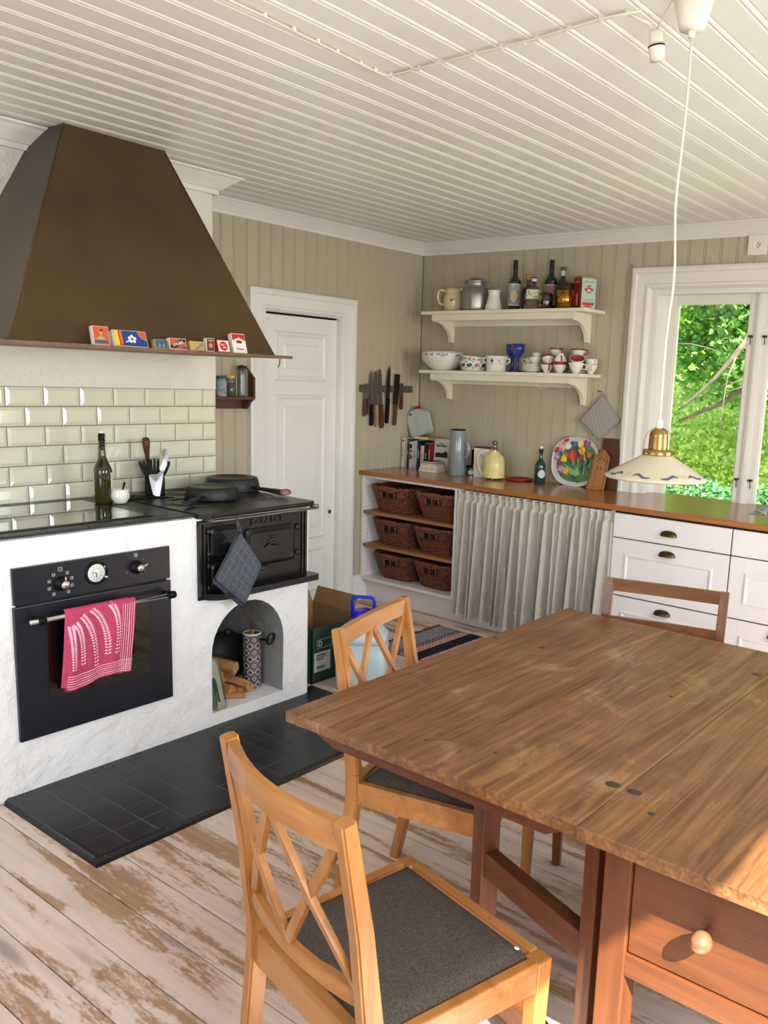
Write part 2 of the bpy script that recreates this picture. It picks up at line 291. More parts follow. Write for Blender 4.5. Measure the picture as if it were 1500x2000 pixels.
# ------------------------------------------------------------------ mesh builder
def frame_of(d):
    d = Vector(d).normalized(); a = Vector((0, 0, 1)) if abs(d.z) < 0.9 else Vector((1, 0, 0))
    x = a.cross(d).normalized(); return x, d.cross(x), d
class G:
    def __init__(s): s.bm = bmesh.new(); s.mi = 0
    def _set(s, fs):
        for f in fs: f.material_index = s.mi
    def box(s, x0, x1, y0, y1, z0, z1, bev=0.0, M4=None):
        vs = [s.bm.verts.new(p) for p in ((x0, y0, z0), (x1, y0, z0), (x1, y1, z0), (x0, y1, z0), (x0, y0, z1), (x1, y0, z1), (x1, y1, z1), (x0, y1, z1))]
        fs = [s.bm.faces.new([vs[i] for i in q]) for q in ((3, 2, 1, 0), (4, 5, 6, 7), (0, 1, 5, 4), (1, 2, 6, 5), (2, 3, 7, 6), (3, 0, 4, 7))]
        s._set(fs)
        if bev:
            es = list({e for f in fs for e in f.edges})
            r = bmesh.ops.bevel(s.bm, geom=es, offset=bev, segments=2, affect='EDGES', profile=0.6)
            s._set(r['faces']); vs = list({v for f in r['faces'] for v in f.verts})
        if M4 is not None:
            bmesh.ops.transform(s.bm, matrix=M4, verts=[v for v in vs if v.is_valid])
        return s
    def bar(s, p0, p1, w, h, up=(0, 0, 1), w1=None, h1=None, bev=0.0):
        """rectangular bar from p0 to p1; w across, h along 'up'"""
        p0 = Vector(p0); p1 = Vector(p1); d = (p1-p0).normalized(); u = Vector(up); u = (u - d*u.dot(d)).normalized(); x = d.cross(u)
        w1 = w if w1 is None else w1; h1 = h if h1 is None else h1
        vs = []
        for p, a, c in ((p0, w, h), (p1, w1, h1)):
            for sx, sz in ((-1, -1), (1, -1), (1, 1), (-1, 1)): vs.append(s.bm.verts.new(p + x*(sx*a/2) + u*(sz*c/2)))
        fs = [s.bm.faces.new([vs[i] for i in q]) for q in ((3, 2, 1, 0), (4, 5, 6, 7), (0, 1, 5, 4), (1, 2, 6, 5), (2, 3, 7, 6), (3, 0, 4, 7))]
        s._set(fs)
        if bev:
            r = bmesh.ops.bevel(s.bm, geom=list({e for f in fs for e in f.edges}), offset=bev, segments=2, affect='EDGES', profile=0.6); s._set(r['faces'])
        return s
    def lathe(s, prof, c=(0, 0, 0), seg=28, axis=(0, 0, 1), sx=1.0, sy=1.0, flute=0, famp=0.0):
        x, y, d = frame_of(axis); c = Vector(c); rings = []
        if abs(Vector(axis).normalized().z) > 0.999: x, y, d = Vector((1, 0, 0)), Vector((0, 1, 0)), Vector((0, 0, 1))
        for r, z in prof:
            if r < 1e-6: rings.append([s.bm.verts.new(c + d*z)]); continue
            ring = []
            for i in range(seg):
                a = 2*PI*i/seg; rr = r*(1 + (famp*math.cos(a*flute + z*60) if flute else 0))
                ring.append(s.bm.verts.new(c + d*z + x*(rr*math.cos(a)*sx) + y*(rr*math.sin(a)*sy)))
            rings.append(ring)
        for a, b in zip(rings, rings[1:]):
            if len(a) == 1 and len(b) == 1: continue
            for i in range(seg):
                j = (i+1) % seg
                if len(a) == 1: f = s.bm.faces.new((a[0], b[i], b[j]))
                elif len(b) == 1: f = s.bm.faces.new((a[i], a[j], b[0]))
                else: f = s.bm.faces.new((a[i], a[j], b[j], b[i]))
                f.material_index = s.mi; f.smooth = True
        return s
    def cyl(s, p0, p1, r, r1=None, seg=16):
        p0 = Vector(p0); p1 = Vector(p1); L = (p1-p0).length; r1 = r if r1 is None else r1
        return s.lathe([(0, 0), (r, 0), (r1, L), (0, L)], p0, seg, p1-p0)
    def tube(s, pts, r, seg=8, closed=False):
        pts = [Vector(p) for p in pts]; n = len(pts); rings = []; px = None
        for i, p in enumerate(pts):
            a = pts[(i-1) % n] if (i or closed) else p; b = pts[(i+1) % n] if (i < n-1 or closed) else p
            d = (b-a).normalized()
            if px is None: x, y, _ = frame_of(d)
            else:
                x = (px - d*px.dot(d))
                x = x.normalized() if x.length > 1e-6 else frame_of(d)[0]
                y = d.cross(x)
            px = x; rr = r[i] if isinstance(r, (list, tuple)) else r
            rings.append([s.bm.verts.new(p + x*(rr*math.cos(2*PI*k/seg)) + y*(rr*math.sin(2*PI*k/seg))) for k in range(seg)])
        pairs = list(zip(rings, rings[1:])) + ([(rings[-1], rings[0])] if closed else [])
        for a, b in pairs:
            for k in range(seg):
                f = s.bm.faces.new((a[k], a[(k+1) % seg], b[(k+1) % seg], b[k])); f.smooth = True; f.material_index = s.mi
        if not closed:
            for ring, fl in ((rings[0], True), (rings[-1], False)):
                f = s.bm.faces.new(ring[::-1] if fl else ring); f.material_index = s.mi
        return s
    def prism(s, poly, axis, a, b):
        """poly of 2D points extruded along axis from a to b ('x': poly=(y,z); 'y': (x,z); 'z': (x,y))"""
        mk = {'x': lambda p, t: (t, p[0], p[1]), 'y': lambda p, t: (p[0], t, p[1]), 'z': lambda p, t: (p[0], p[1], t)}[axis]
        A = [s.bm.verts.new(mk(p, a)) for p in poly]; B = [s.bm.verts.new(mk(p, b)) for p in poly]; n = len(poly)
        fs = [s.bm.faces.new(A), s.bm.faces.new(B[::-1])]
        for i in range(n): fs.append(s.bm.faces.new((A[i], B[i], B[(i+1) % n], A[(i+1) % n])))
        s._set(fs); return s
    def quad(s, a, b, c, d):
        f = s.bm.faces.new([s.bm.verts.new(p) for p in (a, b, c, d)]); f.material_index = s.mi; return s
    def grid(s, fn, nu, nv, thick=0.0, smooth=True):
        V = [[s.bm.verts.new(fn(i/nu, j/nv)) for j in range(nv+1)] for i in range(nu+1)]
        for i in range(nu):
            for j in range(nv):
                f = s.bm.faces.new((V[i][j], V[i+1][j], V[i+1][j+1], V[i][j+1])); f.smooth = smooth; f.material_index = s.mi
        if thick:
            bmesh.ops.solidify(s.bm, geom=s.bm.faces[:], thickness=thick)
        return s
    def mesh(s, name, mats):
        bmesh.ops.recalc_face_normals(s.bm, faces=s.bm.faces[:])
        me = bpy.data.meshes.new(name); s.bm.to_mesh(me); s.bm.free()
        for m in (mats if isinstance(mats, (list, tuple)) else [mats]): me.materials.append(m)
        return me
    def done(s, name, mats, parent=None, local=False, kind=None, label=None):
        me = s.mesh(name, mats); o = bpy.data.objects.new(name, me); COL.objects.link(o)
        if parent is not None:
            o.parent = parent
            if not local: me.transform(wm(parent).inverted())
        if kind: o['kind'] = kind
        if label: o['label'] = label
        return o
def wm(o):
    m = o.matrix_basis.copy()
    while o.parent: o = o.parent; m = o.matrix_basis @ m
    return m
def thing(name, label, cat, loc=(0, 0, 0), rz=0.0, group=None, rot=None):
    o = bpy.data.objects.new(name, None); COL.objects.link(o); o.empty_display_size = 0.05
    o.location = loc; o.rotation_euler = rot if rot else (0, 0, rz)
    o['label'] = label; o['category'] = cat
    if group: o['group'] = group
    return o
def tag(o, label, cat, group=None):
    o['label'] = label; o['category'] = cat
    if group: o['group'] = group
    return o
def struct(o): o['kind'] = 'structure'; return o
def inst(name, me, loc, parent=None, rot=None, scale=None):
    o = bpy.data.objects.new(name, me); COL.objects.link(o); o.location = loc
    if rot: o.rotation_euler = rot
    if scale: o.scale = scale
    if parent is not None:
        o.parent = parent
    return o
def dup(root, loc, rz, label, group=None):
    def cp(o, par):
        c = o.copy(); COL.objects.link(c); c.parent = par
        for ch in list(o.children): cp(ch, c)
        return c
    r = cp(root, None); r.location = loc; r.rotation_euler = (0, 0, rz); r['label'] = label
    if group: r['group'] = group
    return r
_txt = {}
def text(s, size, loc, rot, mat, parent, name='lettering', ext=0.0006, align='CENTER', bold=False, sx=1.0):
    """flat or raised lettering; loc/rot in the parent's local frame"""
    c = bpy.data.curves.new('txt', 'FONT'); c.body = s; c.size = size; c.extrude = ext; c.align_x = align; c.align_y = 'CENTER'
    if bold: c.offset = size*0.02
    o = bpy.data.objects.new('txt', c); COL.objects.link(o)
    dg = bpy.context.evaluated_depsgraph_get(); me = bpy.data.meshes.new_from_object(o.evaluated_get(dg))
    bpy.data.objects.remove(o); me.materials.clear(); me.materials.append(mat); me.name = name
    p = bpy.data.objects.new(name, me); COL.objects.link(p); p.location = loc; p.rotation_euler = rot; p.scale = (sx, 1, 1)
    p.parent = parent; return p
RY = (PI/2, 0, 0)          # text readable from -y
RX = (PI/2, 0, PI/2)       # text readable from +x
exec_order = []

# ================================================================== ROOM
H = 2.416
XR = 4.85; YB = -6.2; SKX = 1.10; TX = 0.431; BRY = -2.057
# ---- floor: backing slab + every floorboard
fl = struct(G().box(-0.05, XR+0.05, YB-0.05, 0.05, -0.08, -0.022).done('floor', dark_gap))
pitch = 0.135
def plank_mesh(L, wd):
    g = G(); g.box(0, L, 0.0018, wd-0.0018, -0.024, 0.0, 0.0014); return g.mesh('plank', floor_wood)
y = -3.095
ys = []
while y > YB: y -= pitch
while y < 0.0:
    ys.append(y); y += pitch
cache = {}
for i, y0 in enumerate(ys):
    wd = min(pitch, 0.0-y0)
    a = random.Random(i*17+3)
    cuts = [0.0, XR]
    if i % 3 == 1: cuts = [0.0, 2.05 + a.random()*0.7, XR]
    if i % 5 == 3: cuts = [0.0, 1.2 + a.random()*2.6, XR]
    for c0, c1 in zip(cuts, cuts[1:]):
        L = c1-c0-0.001
        key = (round(L, 2), round(wd, 3))
        if key not in cache: cache[key] = plank_mesh(L, wd)
        inst('plank', cache[key], (c0, y0, 0), fl)
# ---- ceiling boards (run along y)
ce = struct(G().box(-0.05, XR+0.05, YB-0.05, 0.05, H+0.012, H+0.08).done('ceiling', dark_gap))
cp = 0.108
g = G()
prof = [(0.0003, H+0.014), (0.0003, H+0.003), (0.004, H), (0.0845, H), (0.0870, H+0.0032), (0.0885, H+0.0032), (0.0905, H+0.0003), (0.096, H-0.0010), (0.1020, H+0.0003), (0.1045, H+0.0035), (0.1075, H+0.0035), (0.1075, H+0.014)]
g.prism(prof, 'y', YB, 0.0); cm = g.mesh('ceiling_board', paint_ceiling)
x0 = 2.206 - 21*cp + 0.01
for i in range(46):
    xx = x0 + (i)*cp
    if xx < -0.1 or xx > XR: continue
    inst('ceiling_board', cm, (xx, 0, 0), ce)
# ---- wall on the left (door wall)
wlft = struct(G().box(-0.16, -0.016, YB, -1.45, 0, H+.05).box(-0.16, -0.016, -0.73, 0.2, 0, H+.05).box(-0.16, -0.016, -1.45, -0.73, 1.9, H+.05).box(-0.22, -0.16, -1.6, -.6, 0, 2.0).done('wall_left', dark_gap))
def board_mesh(z0, z1, wd, name='wall_board'):
    """vertical board in local frame: u from 0..wd along +x, thickness towards -y (front at y=0)"""
    g = G(); d = 0.016
    pr = [(0.0004, d), (0.0004, 0.0045), (0.0035, 0.0), (wd-0.0125, 0.0), (wd-0.0105, 0.0042), (wd-0.0085, 0.0005), (wd-0.0055, -0.0008), (wd-0.003, 0.0008), (wd-0.0015, 0.0045), (wd-0.0004, 0.0045), (wd-0.0004, d)]
    g.prism(pr, 'z', z0, z1); return g.mesh(name, paint_beige)
wp = 0.0873
bm_full = board_mesh(0.0, H, wp); bm_top = board_mesh(1.94, H, wp)
yy = 0.0 - 0.029 + wp
k = 0
while True:
    y1 = -0.029 - k*wp; k += 1             # board covers y1-wp .. y1
    if y1 - wp < BRY - 0.1: break
    mid = y1 - wp/2
    me = bm_top if -1.48 < mid < -0.70 else bm_full
    inst('wall_board', me, (0, y1-wp, 0), wlft, rot=(0, 0, PI/2))
inst('wall_board', board_mesh(0, H, 0.029), (0, -0.029, 0), wlft, rot=(0, 0, PI/2))
# ---- wall with the window (back)
BX0, BX1, BZT = 1.77, 2.93, 2.06
wb = struct(G().box(-0.16, BX0, 0.016, 0.2, -.05, H+.05).box(BX1, XR+0.2, 0.016, 0.2, -.05, H+.05).box(BX0, BX1, 0.016, 0.2, BZT, H+.05).box(BX0, BX1, 0.016, 0.2, -.05, 0.86).done('wall_back', wall_plain))
wq = 0.0928
f_full = board_mesh(0.0, H, wq); f_top = board_mesh(2.17, H, wq); f_low = board_mesh(0.0, 0.86, wq)
for k in range(-1, 53):
    x0 = 0.0005 + k*wq
    if k < 0: continue
    mid = x0 + wq/2
    if x0 + wq > XR: break
    if 1.66 < mid < 3.04:
        inst('wall_board', f_top, (x0, 0, 0), wb); 
    else: inst('wall_board', f_full, (x0, 0, 0), wb)
# ---- wall on the right with two windows (behind the frame), and wall behind the photographer
def wall_x(x, t, holes, name):
    g = G(); ysb = sorted([YB] + [h[0] for h in holes] + [h[1] for h in holes] + [0.2])
    prev = YB
    for (a, b, z0, z1) in holes:
        g.box(x, x+t, prev, a, 0, H+.05); g.box(x, x+t, a, b, 0, z0); g.box(x, x+t, a, b, z1, H+.05); prev = b
    g.box(x, x+t, prev, 0.2, 0, H+.05)
    return struct(g.done(name, wall_plain))
RH = [(-4.95, -3.95, 0.85, 2.24), (-2.3, -1.1, 0.85, 2.15)]
wr = wall_x(XR, 0.12, RH, 'wall_right')
g = G(); g.box(-0.16, 1.5, YB-0.12, YB, 0, H+.05).box(3.3, XR+0.12, YB-0.12, YB, 0, H+.05).box(1.5, 3.3, YB-0.12, YB, 0, .85).box(1.5, 3.3, YB-0.12, YB, 2.1, H+.05)
wf = struct(g.done('wall_front', wall_plain))
def simple_window(name, horiz, pos, a, b, z0, z1):
    g = G()
    t = 0.045
    def bx(a0, a1, zz0, zz1, d0=-0.03, d1=0.03):
        if horiz == 'y': g.box(pos+d0, pos+d1, a0, a1, zz0, zz1)
        else: g.box(a0, a1, pos+d0, pos+d1, zz0, zz1)
    bx(a, a+t, z0, z1); bx(b-t, b, z0, z1); bx(a, b, z0, z0+t)
    bx(a, b, z1-0.012, z1)
    if z1 < 2.2: bx((a+b)/2-0.02, (a+b)/2+0.02, z0, z1)
    return struct(g.done(name, paint_white))
simple_window('window_2', 'y', XR+0.06, -4.95, -3.95, 0.85, 2.24)
simple_window('window_3', 'y', XR+0.06, -2.3, -1.1, 0.85, 2.15)
simple_window('window_4', 'x', YB-0.06, 1.5, 3.3, 0.85, 2.1)

# ---- crown mouldings
def crown(name, p0, p1, inward, h=0.078, d=0.055, mat=paint_trim, z=H, ends=None):
    p0 = Vector(p0); p1 = Vector(p1); n = Vector(inward)
    pr = [(0, 0), (d, 0), (d, -0.1*h), (d*0.86, -0.16*h), (d*0.72, -0.3*h), (d*0.5, -0.5*h), (d*0.36, -0.66*h), (d*0.30, -0.74*h), (d*0.2, -0.76*h), (d*0.2, -h), (0, -h)]
    g = G(); A = []; B = []
    t = (p1-p0).normalized()
    for (u, v) in pr:
        A.append(g.bm.verts.new(p0 + n*u + t*(u*(ends[0] if ends else 0)) + Vector((0, 0, z+v))))
        B.append(g.bm.verts.new(p1 + n*u + t*(u*(ends[1] if ends else 0)) + Vector((0, 0, z+v))))
    g.bm.faces.new(A); g.bm.faces.new(B[::-1])
    for i in range(len(pr)): g.bm.faces.new((A[i], B[i], B[(i+1) % len(pr)], A[(i+1) % len(pr)]))
    return g
struct(crown('c', (0, 0, 0), (XR, 0, 0), (0, -1, 0)).done('trim_1', paint_trim))
struct(crown('c', (0, 0, 0), (0, BRY, 0), (1, 0, 0)).done('trim_2', paint_trim))
# ---- baseboard on door wall (between door and cabinets) and the rest
g = G(); pr = [(0, 0), (0.022, 0), (0.022, 0.13), (0.015, 0.15), (0.015, 0.165), (0.006, 0.175), (0, 0.175)]
g.prism([(p[0], p[1]) for p in pr], 'y', -0.672, -0.50)
struct(g.done('baseboard_left', paint_white))

# ---- door in the left wall
dr = struct(G().box(-0.11, -0.03, -1.40, -0.785, 0.008, 1.845).done('door_1', paint_white))
def panel(g, a0, a1, z0, z1, f0=-0.03):
    """raised and fielded door panel on plane x=f0, spanning y a0..a1"""
    def ring(m0, x0, m1, x1):
        A = [(x0, a0+m0, z0+m0), (x0, a1-m0, z0+m0), (x0, a1-m0, z1-m0), (x0, a0+m0, z1-m0)]
        B = [(x1, a0+m1, z0+m1), (x1, a1-m1, z0+m1), (x1, a1-m1, z1-m1), (x1, a0+m1, z1-m1)]
        for i in range(4): j = (i+1) % 4; g.quad(A[i], A[j], B[j], B[i])
    ring(0, f0, 0.012, f0+0.012); ring(0.012, f0+0.012, 0.022, f0+0.012); ring(0.022, f0+0.012, 0.034, f0+0.002)
    ring(0.034, f0+0.002, 0.075, f0+0.003); ring(0.075, f0+0.003, 0.083, f0+0.009)
    m = 0.083; g.quad((f0+0.009, a0+m, z0+m), (f0+0.009, a1-m, z0+m), (f0+0.009, a1-m, z1-m), (f0+0.009, a0+m, z1-m))
for (z0, z1) in ((1.46, 1.755), (0.47, 1.385), (0.12, 0.42)):
    g = G(); panel(g, -1.30, -0.875, z0, z1); g.done('door_panel', paint_white, dr)
G().lathe([(0, 0), (0.012, 0), (0.014, 0.006), (0.006, 0.01), (0, 0.01)], (-0.03, -0.835, 0.63), 12, (1, 0, 0)).done('keyhole_plate', brass_dark, dr)
# casing
g = G()
def casing_section(sgn):
    # profile (across, proud): 0 = outer edge
    return [(0, 0), (0, 0.03), (0.012, 0.036), (0.03, 0.036), (0.036, 0.026), (0.09, 0.022), (0.096, 0.03), (0.108, 0.03), (0.118, 0.016), (0.124, 0.0), (0.124, -0.03), (0.0, -0.03)]
def casing(g, A0, A1, ZT, z0, axis):
    """mitred frame (left, head, right); A0/A1 outer edges, axis 'x' wall plane x=0 (span y) or 'y' (span x)"""
    pr = casing_section(1)
    def P(a, z, d): return (d, a, z) if axis == 'x' else (a, -d, z)
    L = [[], []]; Hh = [[], []]; R = [[], []]
    for (u, d) in pr:
        L[0].append(P(A0+u, z0, d)); L[1].append(P(A0+u, ZT-u, d)); Hh[1].append(P(A1-u, ZT-u, d)); R[0].append(P(A1-u, z0, d))
    n = len(pr)
    for X, Y in ((L[0], L[1]), (L[1], Hh[1]), (Hh[1], R[0])):
        for i in range(n): g.quad(X[i], Y[i], Y[(i+1) % n], X[(i+1) % n])
casing(g, -1.515, -0.668, 1.98, 0.0, 'x')
g.box(-0.10, -0.005, -1.396, -1.392, 0, 1.85); g.box(-0.10, -0.005, -0.786, -0.782, 0, 1.85); g.box(-.03, 0.0, -1.40, -1.385, 0, 1.86)
g.done('door_frame', paint_white, dr)

# ---- window 1 (back wall)
w1 = bpy.data.objects.new('window_1', None); COL.objects.link(w1); w1['kind'] = 'structure'
g = G(); casing(g, 1.618, 3.082, 2.196, 0.89, 'y')
g.done('window_casing', paint_trim, w1)
g = G(); g.box(1.735, BX0+.002, -.002, .0, .88, 2.0579).box(BX1-.002, 2.965, -.002, .0, .88, 2.0579).box(1.735, 2.965, -.002, .0, 2.058, 2.08); g.done('casing_backing', paint_trim, w1, kind='stuff')
g = G(); g.box(BX0-0.01, BX0+0.012, 0.0, 0.2, .86, BZT).box(BX1-0.012, BX1+0.01, 0.0, 0.2, .86, BZT).box(BX0+.0121, BX1-.0121, 0.0, 0.2, BZT-0.012, BZT+0.01)
g.box(BX0+0.012, BX0+0.03, 0.085, 0.2, .86, BZT).box(BX1-0.03, BX1-0.012, 0.085, 0.2, .86, BZT).box(2.335, 2.365, 0.10, 0.2, .86, BZT)
g.done('window_jamb', paint_white, w1)
def sash(a0, a1, z0, z1):
    s = 0.062
    g = G(); y0, y1 = 0.10, 0.14
    g.box(a0, a0+s, y0, y1, z0, z1, 0.004).box(a1-s, a1, y0, y1, z0, z1, 0.004).box(a0+s, a1-s, y0, y1, z1-0.055, z1, 0.003).box(a0+s, a1-s, y0, y1, z0, z0+0.05, 0.003)
    for (u0, u1) in ((a0+s-0.001, a0+s+0.006), (a1-s-0.006, a1-s+0.001)): g.box(u0, u1, y0+0.012, y1, z0, z1-0.055)
    o = g.done('window_sash', paint_trim, w1)
    G().box(a0+s-0.005, a1-s+0.005, y0+0.022, y0+0.025, z0+0.03, z1-0.05).done('pane', pane_glass, o)
    return o
s1 = sash(1.795, 2.3497, 0.83, 2.052); s2 = sash(2.3503, 2.905, 0.83, 2.052)
G().box(2.328, 2.372, 0.088, 0.101, 0.86, 2.05, 0.003).box(2.340, 2.360, 0.082, 0.09, 0.86, 2.05, 0.003).done('centre_strip', paint_trim, s1)
for (xx, zz, so) in ((2.31, 1.82, s1), (2.39, 1.82, s2), (2.31, 1.025, s1), (2.39, 1.025, s2)):
    g = G(); g.cyl((xx, 0.10, zz), (xx, 0.078, zz), 0.007, seg=10).box(xx-0.012, xx+0.012, 0.088, 0.094, zz-0.005, zz+0.005)
    g.tube([(xx, 0.083, zz), (xx+0.004, 0.08, zz-0.02), (xx+0.004, 0.082, zz-0.045)], 0.0025, 6)
    g.done('window_latch', steel_dark, so)

# ---- chimney breast with glazed tiles
cb = thing('chimney_breast', 'white chimney breast behind the stove with rows of pale green glossy tiles', 'chimney', (0.2, -3.0, 0))
g = G(); g.box(0.001, TX-0.006, -4.6, BRY, 0.0, H-0.001, 0.006); g.done('plaster_body', plaster_breast, cb)
g = G(); g.box(TX-0.008, TX+0.004, -4.6, BRY+0.001, 1.418, 1.583, 0.003).done('plaster_band', plaster_breast, cb)
g = G(); g.box(TX-0.008, TX+0.0005, -4.6, BRY+0.0005, 0.93, 1.418).done('grout', grout, cb)
def tile_mesh(wd, ht):
    g = G(); m = min(0.014, wd*0.3)
    pts = lambda x, k: [(x, k, k), (x, wd-k, k), (x, wd-k, ht-k), (x, k, ht-k)]
    A = pts(0, 0); B = pts(0.003, 0.0006); C = pts(0.0085, m)
    for X, Y in ((A, B), (B, C)):
        for i in range(4): j = (i+1) % 4; g.quad(X[i], X[j], Y[j], Y[i])
    g.quad(*C); return g.mesh('tile', tile_mat)
tw, th = 0.1555, 0.0812
tcache = {}
for r in range(6):
    z0 = 1.418 - (r+1)*th
    off = 0.0756 if r % 2 == 0 else 0.1555
    ye = BRY - 0.001
    edges = [ye, ye - off]
    while edges[-1] > -3.85: edges.append(edges[-1]-tw)
    for b, a in zip(edges, edges[1:]):
        wd = round(b-a-0.0035, 4)
        if wd not in tcache: tcache[wd] = tile_mesh(wd, th-0.0035)
        o = inst('tile', tcache[wd], (TX+0.0005-0.2, a+0.0018+3.0, z0+0.0018), cb); o.rotation_euler = (0, random.uniform(-.006, .006), random.uniform(-.006, .006))
g = crown('c', (TX-.006, BRY, 0), (TX-.006, -4.6, 0), (1, 0, 0), h=0.085, d=0.105, z=H-0.003, ends=(-1, 0))
g2 = crown('c', (0.0, BRY, 0), (TX-.006, BRY, 0), (0, 1, 0), h=0.085, d=0.105, z=H-0.003, ends=(0, 1))
g.done('cornice', paint_trim, cb); g2.done('cornice', paint_trim, cb)

# ---- masonry stove block with arched wood niche
ms = thing('masonry_stove_block', 'white plastered masonry stove block with arched firewood niche, under the black hob', 'stove', (0.9, -3.0, 0))
g = G(); g.box(TX-0.005, SKX, -4.6, -2.046, 0.0, 0.932, 0.018)
blk = g.done('plaster_body', plaster_white, ms)
arch = [(-2.59, 0.075), (-2.205, 0.075), (-2.2, 0.33)]
for i in range(1, 16):
    t = PI*i/16; arch.append((-2.395 + 0.195*math.cos(t), 0.33 + 0.21*math.sin(t)))
arch.append((-2.59, 0.33))
gc = G(); gc.prism(arch, 'x', 0.55, 1.3); cut = gc.done('cutter', plaster_niche)
cut.data.transform(wm(ms).inverted()); 
mod = blk.modifiers.new('b', 'BOOLEAN'); mod.operation = 'DIFFERENCE'; mod.object = cut; mod.solver = 'EXACT'; cut.matrix_basis = wm(ms)
bpy.context.view_layer.update()
dg = bpy.context.evaluated_depsgraph_get(); nm = bpy.data.meshes.new_from_object(blk.evaluated_get(dg)); blk.modifiers.clear(); old = blk.data; blk.data = nm; bpy.data.objects.remove(cut)
nm.materials.clear(); nm.materials.append(plaster_white); nm.materials.append(plaster_niche)
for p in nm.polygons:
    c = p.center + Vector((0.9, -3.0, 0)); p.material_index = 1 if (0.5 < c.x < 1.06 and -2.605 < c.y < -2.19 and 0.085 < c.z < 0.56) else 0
# worktop tiles of the block (black slate, with narrow front edge)
g = G(); g.box(TX, SKX-0.02, -4.6, -2.665, 0.928, 0.938).done('worktop_bed', black_grout, ms)
tm = G(); tm.box(0.001, 0.149, 0.001, 0.149, 0, 0.008, 0.0012); tme = tm.mesh('worktop_tile', black_tile)
te = G(); te.box(0.0, 0.052, 0.001, 0.149, 0, 0.010, 0.003); teme = te.mesh('edge_tile', black_tile)
for k in range(12):
    yk = -2.66 - (k+1)*0.15
    inst('edge_tile', teme, (SKX-0.055-0.9+.008, yk+3.0, 0.938-.002), ms)
    for j in range(4):
        xx = SKX - 0.06 - (j+1)*0.15+.01
        if yk < -2.82 and j in (0, 1, 2) : continue
        inst('worktop_tile', tme, (xx-0.9, yk+3.0, 0.938), ms)

# ---- glass hob
hb = thing('ceramic_hob', 'black glass ceramic hob set in the tiled stove top beside the green bottle', 'hob', (0.75, -3.2, 0.94))
G().box(0.53, 1.022, -3.62, -2.815, 0.938, 0.9485, 0.002).done('glass_plate', hob_glass, hb)
G().box(0.526, 1.026, -3.624, -2.811, 0.936, 0.9455, 0.002).done('metal_rim', black_trim, hb)

# ---- hearth
he = thing('tiled_hearth', 'black tiled hearth slab on the floor in front of the stove', 'hearth', (1.4, -2.75, 0))
G().box(1.07, 1.675, -3.445, -2.025, 0.0, 0.0199).done('mortar_bed', black_grout, he)
g = G(); hx = [1.105+0.1095*i for i in range(6)]
hm = G(); hm.box(0.0012, 0.1033, 0.0012, 0.1033, 0, 0.007, 0.0012); hme = hm.mesh('hearth_tile', black_tile)
for i in range(6):
    for j in range(14):
        xx = 1.667 - (i+1)*0.1045; yk = -3.43 + j*0.1045
        if xx < 1.0: continue
        o = inst('hearth_tile', hme, (xx-1.4, yk+2.75, 0.0135+random.uniform(0, .0008)), he)
        if xx < 1.10: o.scale = (1, 1, 1)
pr = [(0, 0), (0.026, 0), (0.022, 0.012), (0.012, 0.022), (0, 0.022)]
g = G(); g.prism([(1.667+a, b) for a, b in pr], 'y', -3.456, -2.02); g.done('edge_strip', black_trim, he)
g = G(); g.prism([(-3.43-a, b) for a, b in pr], 'x', 1.10, 1.6668); g.done('edge_strip', black_trim, he)
g = G()
for (a, b) in ((1.68, -3.42), (1.68, -3.2), (1.68, -2.9), (1.68, -2.6), (1.2, -3.443), (1.5, -3.443)): g.lathe([(0.0035, 0), (0.002, 0.0012), (0, 0.0015)], (a, b, 0.021), 8)
g.done('screw', steel_dull, he)

# ================================================================== BUILT-IN OVEN
ov = thing('built_in_oven', 'black built-in oven with round clock and two knobs, set in the white plaster', 'oven', (1.10, -3.09, 0.215))
OX = SKX
G().box(OX-0.3, OX+0.012, -3.39, -2.788, 0.705, 0.834, 0.002).done('control_panel', oven_black, ov)
dor = G().box(OX-0.02, OX+0.014, -3.392, -2.787, 0.214, 0.698, 0.003).done('oven_door', oven_black, ov)
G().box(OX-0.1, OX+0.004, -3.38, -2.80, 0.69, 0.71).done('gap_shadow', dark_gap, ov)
g = G(); r_ = 0.02; wy0, wy1, wz0, wz1 = -3.285, -2.885, 0.345, 0.625
poly = []
for cy, cz, a0 in ((wy1-r_, wz1-r_, 0), (wy0+r_, wz1-r_, 90), (wy0+r_, wz0+r_, 180), (wy1-r_, wz0+r_, 270)):
    for k in range(5):
        a = math.radians(a0+k*22.5); poly.append((cy + r_*math.cos(a), cz + r_*math.sin(a)))
g.prism(poly, 'x', OX+0.010, OX+0.0155); g.done('window_glass', oven_glass, dor)
hx_ = OX+0.062
ha = G().cyl((hx_, -3.365, 0.652), (hx_, -2.80, 0.652), 0.0085, seg=18).done('handle_bar', steel, dor)
g = G()
for yy_ in (-3.325, -2.815):
    g.cyl((OX+0.012, yy_, 0.652), (hx_+0.004, yy_, 0.652), 0.009, seg=14); g.lathe([(0, -0.014), (0.014, -0.012), (0.015, 0), (0.014, 0.012), (0, 0.014)], (hx_, yy_, 0.652), 16, (0, 1, 0))
g.done('handle_mount', black_plastic, ha)
